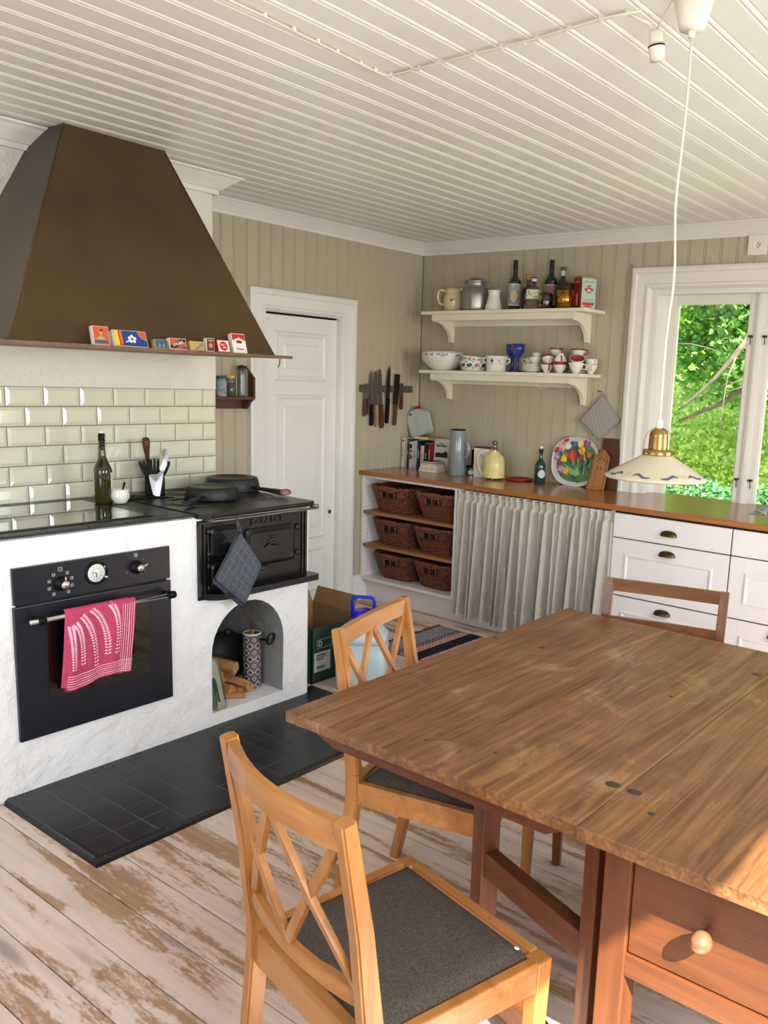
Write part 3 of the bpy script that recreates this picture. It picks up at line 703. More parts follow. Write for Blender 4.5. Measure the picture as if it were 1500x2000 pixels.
def knob(yc, zc, ang):
    k = G().lathe([(0.026, 0), (0.024, 0.012), (0.016, 0.014), (0.015, 0.034), (0, 0.034)], (OX+0.012, yc, zc), 24, (1, 0, 0)).done('knob', black_plastic, ov)
    g = G(); g.lathe([(0.0155, 0.033), (0.0165, 0.036), (0.0145, 0.040), (0.0, 0.041)], (OX+0.012, yc, zc), 24, (1, 0, 0))
    d = Vector((0, math.cos(ang), math.sin(ang))); g.tube([Vector((OX+0.048, yc, zc)) + d*0.012, Vector((OX+0.05, yc, zc)) + d*0.031], [0.004, 0.003], 8)
    g.done('knob_cap', steel, k)
knob(-3.226, 0.757, 1.6); knob(-2.934, 0.772, 0.5)
ck = G().lathe([(0.043, 0), (0.043, 0.004), (0.034, 0.006), (0.034, 0.003), (0, 0.003)], (OX+0.012, -3.095, 0.775), 32, (1, 0, 0)).done('clock_bezel', black_plastic, ov)
fc = G().lathe([(0.0335, 0.004), (0.031, 0.0065), (0, 0.0065)], (OX+0.012, -3.095, 0.775), 32, (1, 0, 0)).done('clock_face', clock_face, ck)
def strip_x(g, x, p, q, wd):   # thin bar on plane x, from (y,z) p to q
    g.bar((x, p[0], p[1]), (x, q[0], q[1]), wd, 0.0008, (1, 0, 0))
g = G(); cxk = OX+0.0195
strip_x(g, cxk, (-3.095, .775), (-3.112, .779), .0025); strip_x(g, cxk, (-3.095, .775), (-3.096, .760), .003)
for k in range(12):
    a = k*PI/6; strip_x(g, cxk, (-3.095+.022*math.cos(a), .775+.022*math.sin(a)), (-3.095+.027*math.cos(a), .775+.027*math.sin(a)), .0012)
g.tube([(cxk, -3.095+.017*math.cos(2*PI*i/24), .775+.017*math.sin(2*PI*i/24)) for i in range(24)], 0.0004, 4, True)
g.done('clock_hand', ink_black, ck)
g = G(); g.lathe([(0, 0), (0.005, 0), (0.006, 0.02), (0, 0.022)], (OX+0.012, -3.063, 0.757), 12, (1, 0, 0)); g.tube([(OX+.02, -3.066, .80), (OX+.02, -3.060, .785)], .0022, 6); g.done('clock_knob', steel, ck)
g = G(); px_ = OX+0.0125
for k in range(9):
    a = PI/2 + (k-4)*0.62 + (0 if k != 4 else 0); rr = 0.043 if k != 4 else 0.052
    cy, cz = -3.226 + rr*math.cos(a), 0.757 + rr*math.sin(a); s_ = 0.0045 if k != 4 else 0.0065
    for (p, q) in (((-1, -1), (1, -1)), ((1, -1), (1, 1)), ((1, 1), (-1, 1)), ((-1, 1), (-1, -1))): strip_x(g, px_, (cy+p[0]*s_, cz+p[1]*s_), (cy+q[0]*s_, cz+q[1]*s_), .0012)
    strip_x(g, px_, (cy-.002, cz), (cy+.002, cz), .0014)
cy, cz, s_ = -2.934, 0.818, .006
for (p, q) in (((-1, -1), (1, -1)), ((1, -1), (1, 1)), ((1, 1), (-1, 1)), ((-1, 1), (-1, -1)), ((-.5, .4), (.5, -.4)), ((-.5, -.4), (.5, .4))): strip_x(g, px_, (cy+p[0]*s_, cz+p[1]*s_), (cy+q[0]*s_, cz+q[1]*s_), .0011)
for a in (3.6, 4.5, 5.3, 1.57, 0.8): strip_x(g, px_, (cy+.04*math.cos(a), .772+.036*math.sin(a)), (cy+.046*math.cos(a), .772+.036*math.sin(a)), .0012)
g.done('dial_symbols', ink_white, ov)

# ---- pink towel over oven handle
tw_ = thing('tea_towel', 'pink linen tea towel with pale wheat ears hanging over the oven handle', 'towel', (1.16, -3.11, 0.66))
TY0, TY1, TZ, TB = -3.235, -2.975, 0.663, 0.378
def towel_pt(u, v, off=0.0):
    """u across (0..1 in +y), v down from the bar"""
    yv = TY0 + u*(TY1-TY0) + (-0.012*(1-u) + 0.012*0 - 0.02*u)*v*1.0
    zz = TZ + 0.010 - v*(TZ-TB+.01) + (0.028*u*v*0.5) - 0.008*math.sin(u*7)*v*v
    wave = (0.006*math.sin(u*9+1) + 0.004*math.sin(u*21))*min(1, v*2.2)
    xx = hx_ + 0.0105 + wave - 0.018*v*v + off
    if v < 0.04: xx = hx_ + 0.0105*math.sin(min(1, (v+0.0)/0.04)*PI/2)
    return Vector((xx, yv, zz))
G().grid(lambda u, v: towel_pt(u, v), 40, 40, 0.002).done('cloth', towel_pink, tw_)
G().grid(lambda u, v: towel_pt(u*0.97+0.0, v*1.04) + Vector((-0.013-0.006*v, 0.012*(1-u)-.01, 0)), 24, 24, 0.002).done('folded_layer', towel_pink, tw_)
G().grid(lambda u, v: towel_pt(u*0.22-0.05, v*0.98) + Vector((0.002-0.004*v, -0.004*v, 0.004)), 10, 30, 0.0015).done('fold_edge', towel_pink, tw_)
G().grid(lambda u, v: towel_pt(0.08+u*0.22, 0.9+v*(0.17-abs(u-.5)*.2)) + Vector((-0.009, 0, 0)), 8, 6, 0.002).done('hem_corner', towel_deep, tw_)
G().grid(lambda u, v: Vector((hx_-0.0105, TY0+u*(TY1-TY0), TZ+.006-v*0.22)), 12, 12, 0.002).done('back_layer', towel_pink, tw_)
g = G()
def ribbon(pts, wd, off=0.0022):
    P_ = [towel_pt(u, v, off) for u, v in pts]
    for i in range(len(pts)-1):
        (u0, v0), (u1, v1) = pts[i], pts[i+1]
        du, dv = (u1-u0)*0.26, (v1-v0)*0.285; L = math.hypot(du, dv) or 1; nu, nv = -dv/L*wd/0.26, du/L*wd/0.285
        w0 = wd
        g.quad(towel_pt(u0-nu/2, v0-nv/2, off), towel_pt(u1-nu/2, v1-nv/2, off), towel_pt(u1+nu/2, v1+nv/2, off), towel_pt(u0+nu/2, v0+nv/2, off))
for k in range(6):
    u = 0.80 + k*0.034; ribbon([(u, 0.06+i*0.94/24) for i in range(25)], 0.0032 if k % 2 else 0.0022)
    v = 0.83 + k*0.03; ribbon([(i/24, v) for i in range(25)], 0.0032 if k % 2 == 0 else 0.0024)
def leafshape(u, v, du, dv, wd):
    L = math.hypot(du*0.26, dv*0.285); nu, nv = -dv*0.285/L, du*0.26/L
    a = (u, v); m = (u+du*0.5, v+dv*0.5); b = (u+du, v+dv)
    f = [towel_pt(a[0], a[1], .0024), towel_pt(m[0]+nu*wd/0.26, m[1]+nv*wd/0.285, .0024), towel_pt(b[0], b[1], .0024), towel_pt(m[0]-nu*wd/0.26, m[1]-nv*wd/0.285, .0024)]
    g.quad(*f)
ears = [((0.62, 0.04), (0.78, 0.20), (0.73, 0.70)), ((0.34, 0.06), (0.60, 0.25), (0.60, 0.69)), ((0.20, 0.12), (0.40, 0.30), (0.45, 0.80)), ((0.10, 0.20), (0.22, 0.30), (0.24, 0.72)), ((0.03, 0.22), (0.07, 0.4), (0.09, 0.76))]
for (p0, p1, p2) in ears:
    n = 21
    for i in range(n):
        t = i/(n-1)
        q = lambda t: ((1-t)**2*p0[0]+2*t*(1-t)*p1[0]+t*t*p2[0], (1-t)**2*p0[1]+2*t*(1-t)*p1[1]+t*t*p2[1])
        u, v = q(t); u2, v2 = q(min(1, t+0.03)) if t < 0.97 else (u, v+0.02)
        d = Vector((u2-u, v2-v)).normalized() if (u2-u or v2-v) else Vector((0, 1)); nrm = Vector((-d.y, d.x))
        sz = 0.055*(1-0.25*t)
        for s in (-1, 1): leafshape(u, v, -d.x*0.3*sz + nrm.x*s*sz, -d.y*0.6*sz + nrm.y*s*sz*0.75 - 0.0, 0.0042)
g.done('wheat_pattern', towel_light, tw_)

# ================================================================== CAST IRON STOVE
ir = thing('cast_iron_stove', 'black cast iron wood stove with lettered front and two fire doors', 'stove', (1.0, -2.36, 0.6))
IY0, IY1 = -2.655, -2.075
g = G()
top = [(IY0-0.015, TX+0.02), (IY1+0.022, TX+0.02), (IY1+0.022, 1.135), (IY1-0.01, 1.15), (IY0+0.04, 1.15), (IY0-0.005, 1.125), (IY0-0.015, 1.10)]
g.prism([(b, a) for a, b in top], 'z', 0.936, 0.950); tp = g.done('top_plate', iron, ir)
g = G(); g.prism([(b, a) for a, b in [(IY0-0.008, 1.0), (IY1+0.014, 1.0), (IY1+0.014, 1.128), (IY0+0.04, 1.142), (IY0-0.002, 1.115)]], 'z', 0.926, 0.937); g.done('top_rim', iron, ir)
def rings(g, cx, cy, rr):
    for r in rr: g.tube([(cx+r*math.cos(2*PI*i/40), cy+r*math.sin(2*PI*i/40), 0.9505) for i in range(40)], 0.0022, 5, True)
g = G(); rings(g, 0.86, -2.22, (0.05, 0.09, 0.125)); rings(g, 0.86, -2.50, (0.05, 0.09, 0.115)); rings(g, 0.58, -2.36, (0.06, 0.1)); g.done('hob_ring', iron_mat2, tp)
g = G(); g.box(1.085, 1.108, IY0, IY1, 0.585, 0.915, 0.002); g.done('front_panel', iron, ir)
g = G()
for (a, b) in ((IY0, IY0+0.012), (IY0+0.022, IY0+0.030), (IY1-0.012, IY1), (IY1-0.03, IY1-0.022)): g.box(1.105, 1.116, a, b, 0.60, 0.912, 0.002)
g.box(1.105, 1.115, IY0, IY1, 0.90, 0.912, 0.002); g.done('front_moulding', iron_mat2, ir)
# sill / ash lip
g = G(); lip = [(IY0-0.005, 1.09), (IY1+0.025, 1.09), (IY1+0.025, 1.165), (IY1+0.015, 1.178), (-2.40, 1.178)]
for i in range(7):
    t = i/6*PI/2; lip.append((-2.52 - 0.125*math.sin(t), 1.178 + 0.012*math.sin(t*2) - 0.085*(1-math.cos(t))))
g.prism([(b, a) for a, b in lip], 'z', 0.590, 0.616); g.done('ash_sill', iron, ir)
# doors
def fire_door(y0, y1, z0, z1, name='fire_door', x=1.108):
    g = G(); r = 0.018; poly = []
    for cy, cz, a0 in ((y1-r, z1-r, 0), (y0+r, z1-r, 90), (y0+r, z0+r, 180), (y1-r, z0+r, 270)):
        for k in range(4):
            a = math.radians(a0+k*30); poly.append((cy + r*math.cos(a), cz + r*math.sin(a)))
    g.prism(poly, 'x', x, x+0.009)
    cy_, cz_ = (y0+y1)/2, (z0+z1)/2
    A = [Vector((x+0.009, p[0], p[1])) for p in poly]; B = [Vector((x+0.015, cy_+(p[0]-cy_)*0.9, cz_+(p[1]-cz_)*0.84)) for p in poly]; Cc = [Vector((x+0.0125, cy_+(p[0]-cy_)*0.84, cz_+(p[1]-cz_)*0.74)) for p in poly]
    n = len(poly)
    for X, Y in ((A, B), (B, Cc)):
        for i in range(n): j = (i+1) % n; g.quad(X[i], X[j], Y[j], Y[i])
    f = g.bm.faces.new([g.bm.verts.new(p) for p in Cc])
    return g.done(name, iron, ir)
d1 = fire_door(-2.60, -2.455, 0.755, 0.885); d2 = fire_door(-2.425, -2.150, 0.690, 0.855); d3 = fire_door(-2.60, -2.45, 0.625, 0.735)
def ornament(par, yc, zc, s, x=1.123):
    g = G()
    for i in range(-4, 5):
        r = (0.010 - abs(i)*0.0012)*s; g.lathe([(0, -r*.3), (r, 0), (r*0.6, r*0.7), (0, r)], (x, yc+i*0.0095*s, zc - abs(i)*0.0035*s), 8, (1, 0, 0))
    for i in range(-2, 3): g.lathe([(0.008*s, 0), (0.005*s, 0.005*s), (0, 0.006*s)], (x, yc+i*0.008*s, zc+0.014*s-abs(i)*0.005*s), 8, (1, 0, 0))
    g.lathe([(0.007*s, 0), (0.004*s, 0.005*s), (0, 0.006*s)], (x, yc, zc+0.027*s), 8, (1, 0, 0))
    g.tube([(x+.001, yc-0.045*s, zc-0.017*s), (x+.001, yc, zc-0.012*s), (x+.001, yc+0.045*s, zc-0.017*s)], 0.002*s, 5)
    g.done('relief_ornament', iron_mat2, par)
ornament(d2, -2.285, 0.785, 1.0); ornament(d1, -2.53, 0.82, 0.55)
g = G()
for (a, b) in ((-2.403, .845), (-2.172, .845), (-2.403, .715), (-2.172, .715)):
    for k in range(5): g.lathe([(0.006, 0), (0.003, 0.003), (0, 0.004)], (1.120, a + 0.008*math.cos(k*1.26), b+0.008*math.sin(k*1.26)), 7, (1, 0, 0))
g.done('corner_relief', iron_mat2, d2)
g = G()
for zz in (0.87, 0.775, 0.725, 0.635):
    g.cyl((1.117, -2.612, zz-0.011), (1.117, -2.612, zz+0.011), 0.008, seg=10); g.cyl((1.117, -2.612, zz-0.014), (1.117, -2.612, zz+0.014), 0.004, seg=8); g.box(1.108, 1.116, -2.612, -2.59, zz-0.006, zz+0.006)
g.cyl((1.117, -2.612, 0.625), (1.117, -2.612, 0.88), 0.0025, seg=6); g.done('hinge', iron_mat2, ir)
g = G()
for zz in (0.838, 0.722): g.box(1.108, 1.124, -2.150, -2.128, zz-0.008, zz+0.008, 0.002).cyl((1.118, -2.132, zz-0.012), (1.118, -2.132, zz+0.012), 0.006, seg=8)
g.done('hinge', iron_mat2, ir)
g = G(); g.tube([(1.122, -2.49, .80), (1.135, -2.472, .805), (1.138, -2.455, .80)], [.006, .005, .007], 8); g.lathe([(0, -.01), (.011, 0), (0, .01)], (1.138, -2.478, .792), 10); g.done('latch_knob', iron_mat2, ir)
g = G(); g.box(1.106, 1.114, -2.375, -2.295, 0.648, 0.685, 0.002).box(1.112, 1.122, -2.365, -2.305, 0.655, 0.667, 0.002).box(1.112, 1.118, -2.37, -2.30, 0.676, 0.681); g.done('air_slide', iron_mat2, ir)
# rail
g = G(); rp = [(1.11, -2.63, .920), (1.165, -2.615, .920), (1.168, -2.58, .920)]
g.tube(rp + [(1.168, -2.40, .921), (1.168, -2.15, .923), (1.168, -2.06, .923)], 0.0055, 8); g.cyl((1.168, -2.062, .923), (1.13, -2.062, .92), 0.005, seg=8); g.cyl((1.135, -2.075, .93), (1.17, -2.062, .93), .009, seg=10)
g.done('towel_rail', steel_dull, ir)
lp = (1.1095-1.0, -2.305+2.36, 0.884-0.6)
text('IDUN. DE1', 0.037, lp, RX, iron_mat2, ir, ext=0.004, bold=True, sx=1.0)

# pot holder hanging from the rail
ph = thing('pot_holder', 'grey checked wool pot holder hanging from the iron stove rail', 'pot holder', (1.19, -2.52, 0.9))
def diamond(cx, P, th, nm, mat, par):
    g = G(); V0 = [Vector(p) for p in P]; c = sum(V0, Vector())/4
    def pt(u, v):
        a = V0[0].lerp(V0[1], u); b = V0[3].lerp(V0[2], u); p = a.lerp(b, v)
        k = min(u, 1-u, v, 1-v); p.x += th*min(1, k*10)**0.5; return p
    def pt2(u, v):
        p = pt(u, v); k = min(u, 1-u, v, 1-v); p.x -= 2*th*min(1, k*10)**0.5; return p
    g.grid(pt, 20, 20); g.grid(pt2, 20, 20); bmesh.ops.remove_doubles(g.bm, verts=g.bm.verts[:], dist=0.0004); return g.done(nm, mat, par), pt
Pq = [(1.190, -2.508, 0.868), (1.192, -2.397, 0.712), (1.176, -2.478, 0.545), (1.194, -2.640, 0.688)]
dpt = diamond(0, Pq, 0.006, 'padded_cloth', pot_fab, ph)[1]
Pb = [(p[0]-0.012, p[1]-0.004 if i != 3 else p[1]-0.006, p[2]-(0.012 if i in (2, 3) else 0.003)) for i, p in enumerate(Pq)]
diamond(0, Pb, 0.005, 'second_layer', pot_fab, ph)
g = G()
for k in range(1, 6):
    t = k/6
    for f in (lambda s: dpt(t, s), lambda s: dpt(s, t)):
        for i in range(1, 19):
            a = f(i/20)+Vector((0.0007, 0, 0)); b = f((i+1)/20)+Vector((0.0007, 0, 0)); g.bar(a, b, 0.0012, 0.0006, (1, 0, 0))
g.done('check_stripes', pot_line, ph)
g = G(); g.tube([(1.183, -2.508, .868), (1.185, -2.520, .885), (1.174, -2.512, .925), (1.165, -2.505, .931), (1.158, -2.50, .91), (1.178, -2.500, .88), (1.186, -2.508, .866)], 0.0035, 6); g.done('hanging_loop', pot_fab, ph)

# pans
def pan(name, label, c, r, hgt, hdir, tilt, hl, knobend, mat=pan_iron, rz=0.0):
    p = thing(name, label, 'pan', c, rot=tilt)
    prof = [(r, 0), (r+0.002, 0.004), (r*0.93, hgt*0.9), (r*0.90, hgt), (r*0.86, hgt+0.0015), (r*0.55, hgt+0.0005), (r*.52, hgt-.001), (0, hgt-.001)]
    b = G().lathe(prof, seg=44).lathe([(r-0.004, 0.0), (r*0.9, hgt-0.006), (0, hgt-0.006)], seg=44).lathe([(r-.004, 0), (r, 0)], seg=44).done('pan_body', mat, p, True)
    d = Vector((math.cos(hdir), math.sin(hdir), 0)); s = d*(r-0.004) + Vector((0, 0, hgt*0.35)); g = G()
    pts = [s, s+d*hl*0.35+Vector((0, 0, knobend*0.3)), s+d*hl*0.7+Vector((0, 0, knobend*0.7)), s+d*hl+Vector((0, 0, knobend))]
    g.tube(pts, [0.008, 0.0095, 0.012, 0.0135], 10); g.done('handle', mat, p, True)
    return p
pan('skillet', 'small black iron skillet lying upside down on the stove, handle to the front', (0.815, -2.365, 0.953), 0.118, 0.052, math.radians(-57), (0, 0, 0), 0.19, -0.004)
pan('skillet', 'larger black iron skillet upside down at the back of the stove by the door', (0.655, -2.135, 0.954), 0.130, 0.060, math.radians(10), (0, 0, 0), 0.19, -0.006)
lf = thing('leather_grip', 'dull pink leather grip resting on the handle tip of the large skillet', 'grip', (0.975, -2.082, 0.972)); g = G(); g.lathe([(0, 0), (.024, .001), (.027, .003), (0, .004)], (0, 0, 0), 20, (0.8, -0.3, 0.4), 1, .6); g.done('grip_pad', M('pink_leather', (150, 104, 104), .6), lf, True)

# swing-top bottle, sugar bowl, trivet, knife block and cake server
def bottle_prof(r, h, neck, sh0, sh1, rn2=None):
    mid = [(r+(neck*1.12-r)*(3*t*t-2*t**3), (sh0+(sh1-sh0)*t)*h) for t in [i/9 for i in range(10)]]
    return [(0, 0), (r*0.9, 0), (r, 0.006)] + mid + [(neck, (sh1+0.06)*h), (neck, h*0.97), (neck*1.12, h*0.975), (neck*1.12, h), (0, h)]
sb = thing('swing_top_bottle', 'olive green swing-top oil bottle standing on the hob', 'bottle', (0.655, -2.79, 0.9485))
G().lathe(bottle_prof(0.037, 0.262, 0.0125, 0.5, 0.78), seg=30).done('glass_body', bottle_olive, sb, True)
G().lathe([(0.0132, 0.255), (0.014, 0.263), (0.014, 0.285), (0.011, 0.292), (0, 0.292)], seg=16).done('stopper', black_plastic, sb, True)
G().lathe([(0.0115, 0.2915), (0.0115, 0.302), (0, 0.303)], seg=16).done('porcelain_top', porcelain, sb, True)
g = G()
for s in (-1, 1): g.tube([(s*0.0135, 0, 0.245), (s*0.019, 0.004, 0.262), (s*0.018, 0, 0.288), (s*0.008, 0, 0.296)], 0.0012, 5)
g.tube([(0.0145*math.cos(2*PI*i/16), 0.0145*math.sin(2*PI*i/16), .247) for i in range(16)], .0012, 5, True); g.done('wire_clasp', steel_dull, sb, True)
g = G()
def wrap(g, r, z0, z1, a0, a1, n=14, off=0.0006):
    for i in range(n):
        b0 = a0+(a1-a0)*i/n; b1 = a0+(a1-a0)*(i+1)/n; R = r+off
        g.quad((R*math.cos(b0), R*math.sin(b0), z0), (R*math.cos(b1), R*math.sin(b1), z0), (R*math.cos(b1), R*math.sin(b1), z1), (R*math.cos(b0), R*math.sin(b0), z1))
va = math.radians(-33)
wrap(g, 0.037, .035, .135, va-2.0, va-1.05); wrap(g, .037, .035, .13, va+.95, va+1.9); g.done('paper_label', label_cream, sb, True)
bw = thing('sugar_bowl', 'small white porcelain bowl with a spoon next to the oil bottle', 'bowl', (0.70, -2.742, 0.9485))
G().lathe([(0, 0), (0.02, 0), (0.024, 0.002), (0.036, 0.02), (0.0385, 0.034), (0.035, 0.05), (0.033, 0.055), (0.036, 0.060), (0.033, 0.061), (0.031, 0.055), (0.034, 0.034), (0.02, 0.008), (0, 0.006)], seg=32).done('bowl_body', porcelain, bw, True)
G().tube([(0.0, 0.0, 0.02), (-0.002, 0.012, 0.05), (-0.008, 0.026, 0.085)], [0.002, 0.0025, 0.005], 8).done('spoon', black_plastic, bw, True)
tv = thing('iron_trivet', 'small round black iron trivet behind the sugar bowl', 'trivet', (0.62, -2.635, 0.9465))
g = G()
for r in (0.042, 0.026, 0.010): g.tube([(r*math.cos(2*PI*i/28), r*math.sin(2*PI*i/28), 0.010) for i in range(28)], 0.0032, 6, True)
for k in range(4): a = k*PI/2+.4; g.bar((0.01*math.cos(a), .01*math.sin(a), .010), (.042*math.cos(a), .042*math.sin(a), .010), .006, .004); g.cyl((.04*math.cos(a), .04*math.sin(a), 0), (.04*math.cos(a), .04*math.sin(a), .010), .003, seg=6)
g.done('ring_grid', iron, tv, True); G().tube([(0.01, 0.04, 0.010), (0.05, 0.10, 0.008), (0.085, 0.150, 0.004)], [.004, .0035, .003], 6).done('handle', iron, tv, True)
kb = thing('utensil_block', 'black fan-slatted utensil block against the green tiles', 'holder', (0.555, -2.483, 0.9505), rz=math.radians(-33))
G().box(-0.045, 0.045, -0.042, 0.042, 0, 0.078, 0.004).done('block_base', black_plastic, kb, True)
for k in range(9):
    q = (k-4)/4.0
    g = G(); pts_ = [(q*.026, .076), (q*.046, .100), (q*.058, .130), (q*.062, .158 - .012*abs(q))]
    for (y0, z0), (y1, z1) in zip(pts_, pts_[1:]): g.bar((0, y0, z0), (0, y1, z1), 0.070-0.010*abs(q), 0.011, (0, 1, 0))
    g.done('fan_slat', black_plastic, kb, True)
if False:
    g.done('fan_slats', black_plastic, kb, True)
br = thing('wooden_handled_spatula', 'spatula with turned dark wooden handle sticking out of the black block', 'utensil', (0.53, -2.50, 1.08))
G().lathe([(0, -0.02), (0.006, -0.02), (0.008, 0.02), (0.010, 0.045), (0.0155, 0.085), (0.0175, 0.105), (0.014, 0.122), (0, 0.127)], (0, 0, 0), 16, (0.02, -0.08, 1)).done('handle', walnut, br, True)
G().bar((0, 0.002, -0.045), (0, 0, -0.01), .004, .02, (0, 1, 0)).done('shank', steel_dull, br, True)
cs = thing('cake_server', 'shiny steel cake server leaning against the front of the black block', 'utensil', (0.668, -2.552, 0.958))
def outline(g, pts, L0, n, th, bow=0.004):
    A = []; B = []
    for (u, v) in pts: 
        A.append(g.bm.verts.new(L0(u, v) + n*(th/2))); B.append(g.bm.verts.new(L0(u, v) - n*(th/2)))
    cA = g.bm.verts.new(sum((a.co for a in A), Vector())/len(A) + n*bow); cB = g.bm.verts.new(sum((a.co for a in B), Vector())/len(B) + n*(bow-th))
    m = len(pts)
    for i in range(m):
        j = (i+1) % m
        for f in (g.bm.faces.new((A[i], A[j], cA)), g.bm.faces.new((B[j], B[i], cB)), g.bm.faces.new((A[i], B[i], B[j], A[j]))): f.smooth = False
    m_ = 0
ax_up = Vector((-0.16, 0.36, 0.9)).normalized(); nrm_ = Vector((0.8, -0.5, 0.33)); nrm_ = (nrm_ - ax_up*nrm_.dot(ax_up)).normalized(); sd = ax_up.cross(nrm_)
L0 = lambda u, v: sd*(-u) + ax_up*v
satin = M('satin_steel', (206, 208, 214), 0.38, metal=0.65, var=.03)
g = G(); outline(g, [(-0.015, 0.004), (0.0, 0.0), (0.014, 0.004), (0.026, 0.03), (0.048, 0.082), (0.046, 0.090), (0.018, 0.098), (0.006, 0.112), (-0.008, 0.112), (-0.012, 0.08)], L0, nrm_, 0.002, 0.008); g.done('blade', satin, cs, True)
g = G(); outline(g, [(-0.010, 0.118), (0.006, 0.115), (0.012, 0.125), (0.018, 0.17), (0.018, 0.205), (0.010, 0.219), (-0.002, 0.219), (-0.012, 0.20), (-0.016, 0.15)], L0, nrm_, 0.004, 0.010); g.tube([L0(-.004, .108), L0(-.004, .122)], .005, 8); g.done('handle', satin, cs, True)

# ================================================================== HOOD
hd = thing('range_hood', 'large brown sheet-metal range hood tapering to the ceiling', 'hood', (0.8, -2.8, 1.58))
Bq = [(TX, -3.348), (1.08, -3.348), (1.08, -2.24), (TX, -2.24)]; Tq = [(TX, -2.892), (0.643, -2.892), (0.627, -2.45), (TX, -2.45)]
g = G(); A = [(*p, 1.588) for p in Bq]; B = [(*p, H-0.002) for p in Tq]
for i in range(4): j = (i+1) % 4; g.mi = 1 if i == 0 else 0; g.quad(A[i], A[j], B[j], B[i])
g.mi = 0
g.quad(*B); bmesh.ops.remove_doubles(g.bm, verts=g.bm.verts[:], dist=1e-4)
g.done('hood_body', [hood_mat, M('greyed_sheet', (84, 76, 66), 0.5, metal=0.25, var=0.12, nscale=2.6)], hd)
for k_ in (1, 2): G().tube([A[k_], B[k_]], 0.0035, 6).done('corner_seam', hood_mat, hd)
g = G(); lipo = [(TX+.006, -3.44), (1.125, -3.44), (1.145, -3.425), (1.145, -2.20), (1.135, -2.185), (TX+.006, -2.165)]
g.prism(lipo, 'z', 1.576, 1.588); g.done('hood_lip', hood_edge, hd)
G().tube([(1.09, -2.215, 1.577), (1.092, -2.222, 1.545), (1.096, -2.232, 1.538), (1.096, -2.224, 1.546)], .0018, 6).done('hook', iron, hd)

# ---- match boxes on the hood lip
def mbox(name, label, y0, y1, hgt, dep, face, side, tilt=0.22, yaw=0.0, deco=None, cat='matchbox', roll=0.0):
    wdt = y1-y0; t = thing(name, label, cat, (1.128, (y0+y1)/2, 1.5885), rot=(roll, -tilt, yaw))
    G().box(-dep, 0, -wdt/2, wdt/2, 0, hgt, 0.0012).done('box_sleeve', side, t, True)
    G().box(-0.001, 0.0006, -wdt/2+0.002, wdt/2-0.002, 0.002, hgt-0.002).done('printed_face', face, t, True)
    if deco: deco(t, wdt, hgt)
    return t
def fp(g, pts, x=0.0011):
    g.bm.faces.new([g.bm.verts.new((x, a, b)) for a, b in pts])
def disc(g, cy, cz, r, n=20, x=0.0012, a0=0, a1=2*PI):
    fp(g, [(cy+r*math.cos(a0+(a1-a0)*i/n), cz+r*math.sin(a0+(a1-a0)*i/n)) for i in range(n+(0 if a1-a0 > 6 else 1))], x)
def d1_(t, w_, h_):
    g = G(); fp(g, [(-.03, .006), (.022, .006), (.024, .016), (-.026, .016)]); g.done('print_ship', slate_print, t, True)
    g = G(); fp(g, [(-.024, .018), (.016, .018), (.0, .036)]); disc(g, .0, .042, .006); g.done('print_figure', tan_print, t, True)
    g = G(); fp(g, [(-.004, .046), (.008, .046), (.006, .056), (-.002, .054)]); g.done('print_figure', brown_print, t, True)
mbox('matchbox', 'orange-red matchbox, first box on the hood edge counted from the left', -3.078, -3.018, .066, .02, orange_print, card_white, deco=d1_)
def d2_(t, w_, h_):
    e = w_/2-.003
    g = G(); fp(g, [(-e, .003), (-e+.018, .003), (-e+.018, h_-.003), (-e, h_-.003)]); g.done('print_band', yellow_paint, t, True)
    g = G(); fp(g, [(-e+.019, .003), (-e+.033, .003), (-e+.033, h_-.003), (-e+.019, h_-.003)]); g.done('print_band', red_print, t, True)
    text('SOLSTICKAN', .010, (.0016, -e+.026, h_/2), (PI/2, -PI/2, PI/2) if False else (PI/2, PI/2, PI/2), yellow_paint, t, sx=.78)
    g = G(); disc(g, e, h_-.003, .026, 10, .0012, PI, 1.5*PI); gg = g
    fp(g, [(e, h_-.003), (e-.026, h_-.003), (e, h_-.029)]); g.done('print_sun', orange_print, t, True)
    g = G()
    for k in range(7):
        a = PI+ (k+.5)*PI/14; fp(g, [(e+.027*math.cos(a-.08), h_-.003+.027*math.sin(a-.08)), (e+.034*math.cos(a), h_-.003+.034*math.sin(a)), (e+.027*math.cos(a+.08), h_-.003+.027*math.sin(a+.08))])
    g.done('print_sun_rays', yellow_paint, t, True)
    g = G()   # plain generic white blossom sprig in place of the original drawing
    for k in range(5):
        a = k*2*PI/5+.3; disc(g, .006+.011*math.cos(a), .028+.010*math.sin(a), .0065, 12, .0012+k*.0001)
    fp(g, [(-.002, .020), (-.020, .014), (-.022, .018), (-.002, .026)]); g.done('print_blossom', card_white, t, True)
mbox('matchbox', 'largest matchbox, blue with yellow and red bands and a white emblem', -3.0, -2.868, .060, .028, blue_print, card_white, deco=d2_, tilt=.35)
def d3_(t, w_, h_):
    g = G()
    for s in (-.012, .004): fp(g, [(s, .006), (s+.009, .006), (s+.004, .022)])
    g.done('print_emblem', label_blue, t, True)
mbox('matchbox', 'small slate blue matchbox left of the one lettered HYGIEA', -2.84, -2.785, .034, .022, slate_print, tan_print, deco=d3_)
def d4_(t, w_, h_):
    g = G(); e = w_/2-.003; fp(g, [(-e, .004), (-e+.02, .004), (e, h_-.012), (e, h_-.004), (e-.02, h_-.004), (-e, .014)]); g.done('print_band', ink_black, t, True)
    text('HYGIEA', .0155, (.0017, 0, h_/2), (PI/2+0, -.32, PI/2), card_white, t, bold=True, sx=.9)
    g = G(); fp(g, [(e-.03, .003), (e, .003), (e, .012)]); g.done('print_corner', blue_print, t, True)
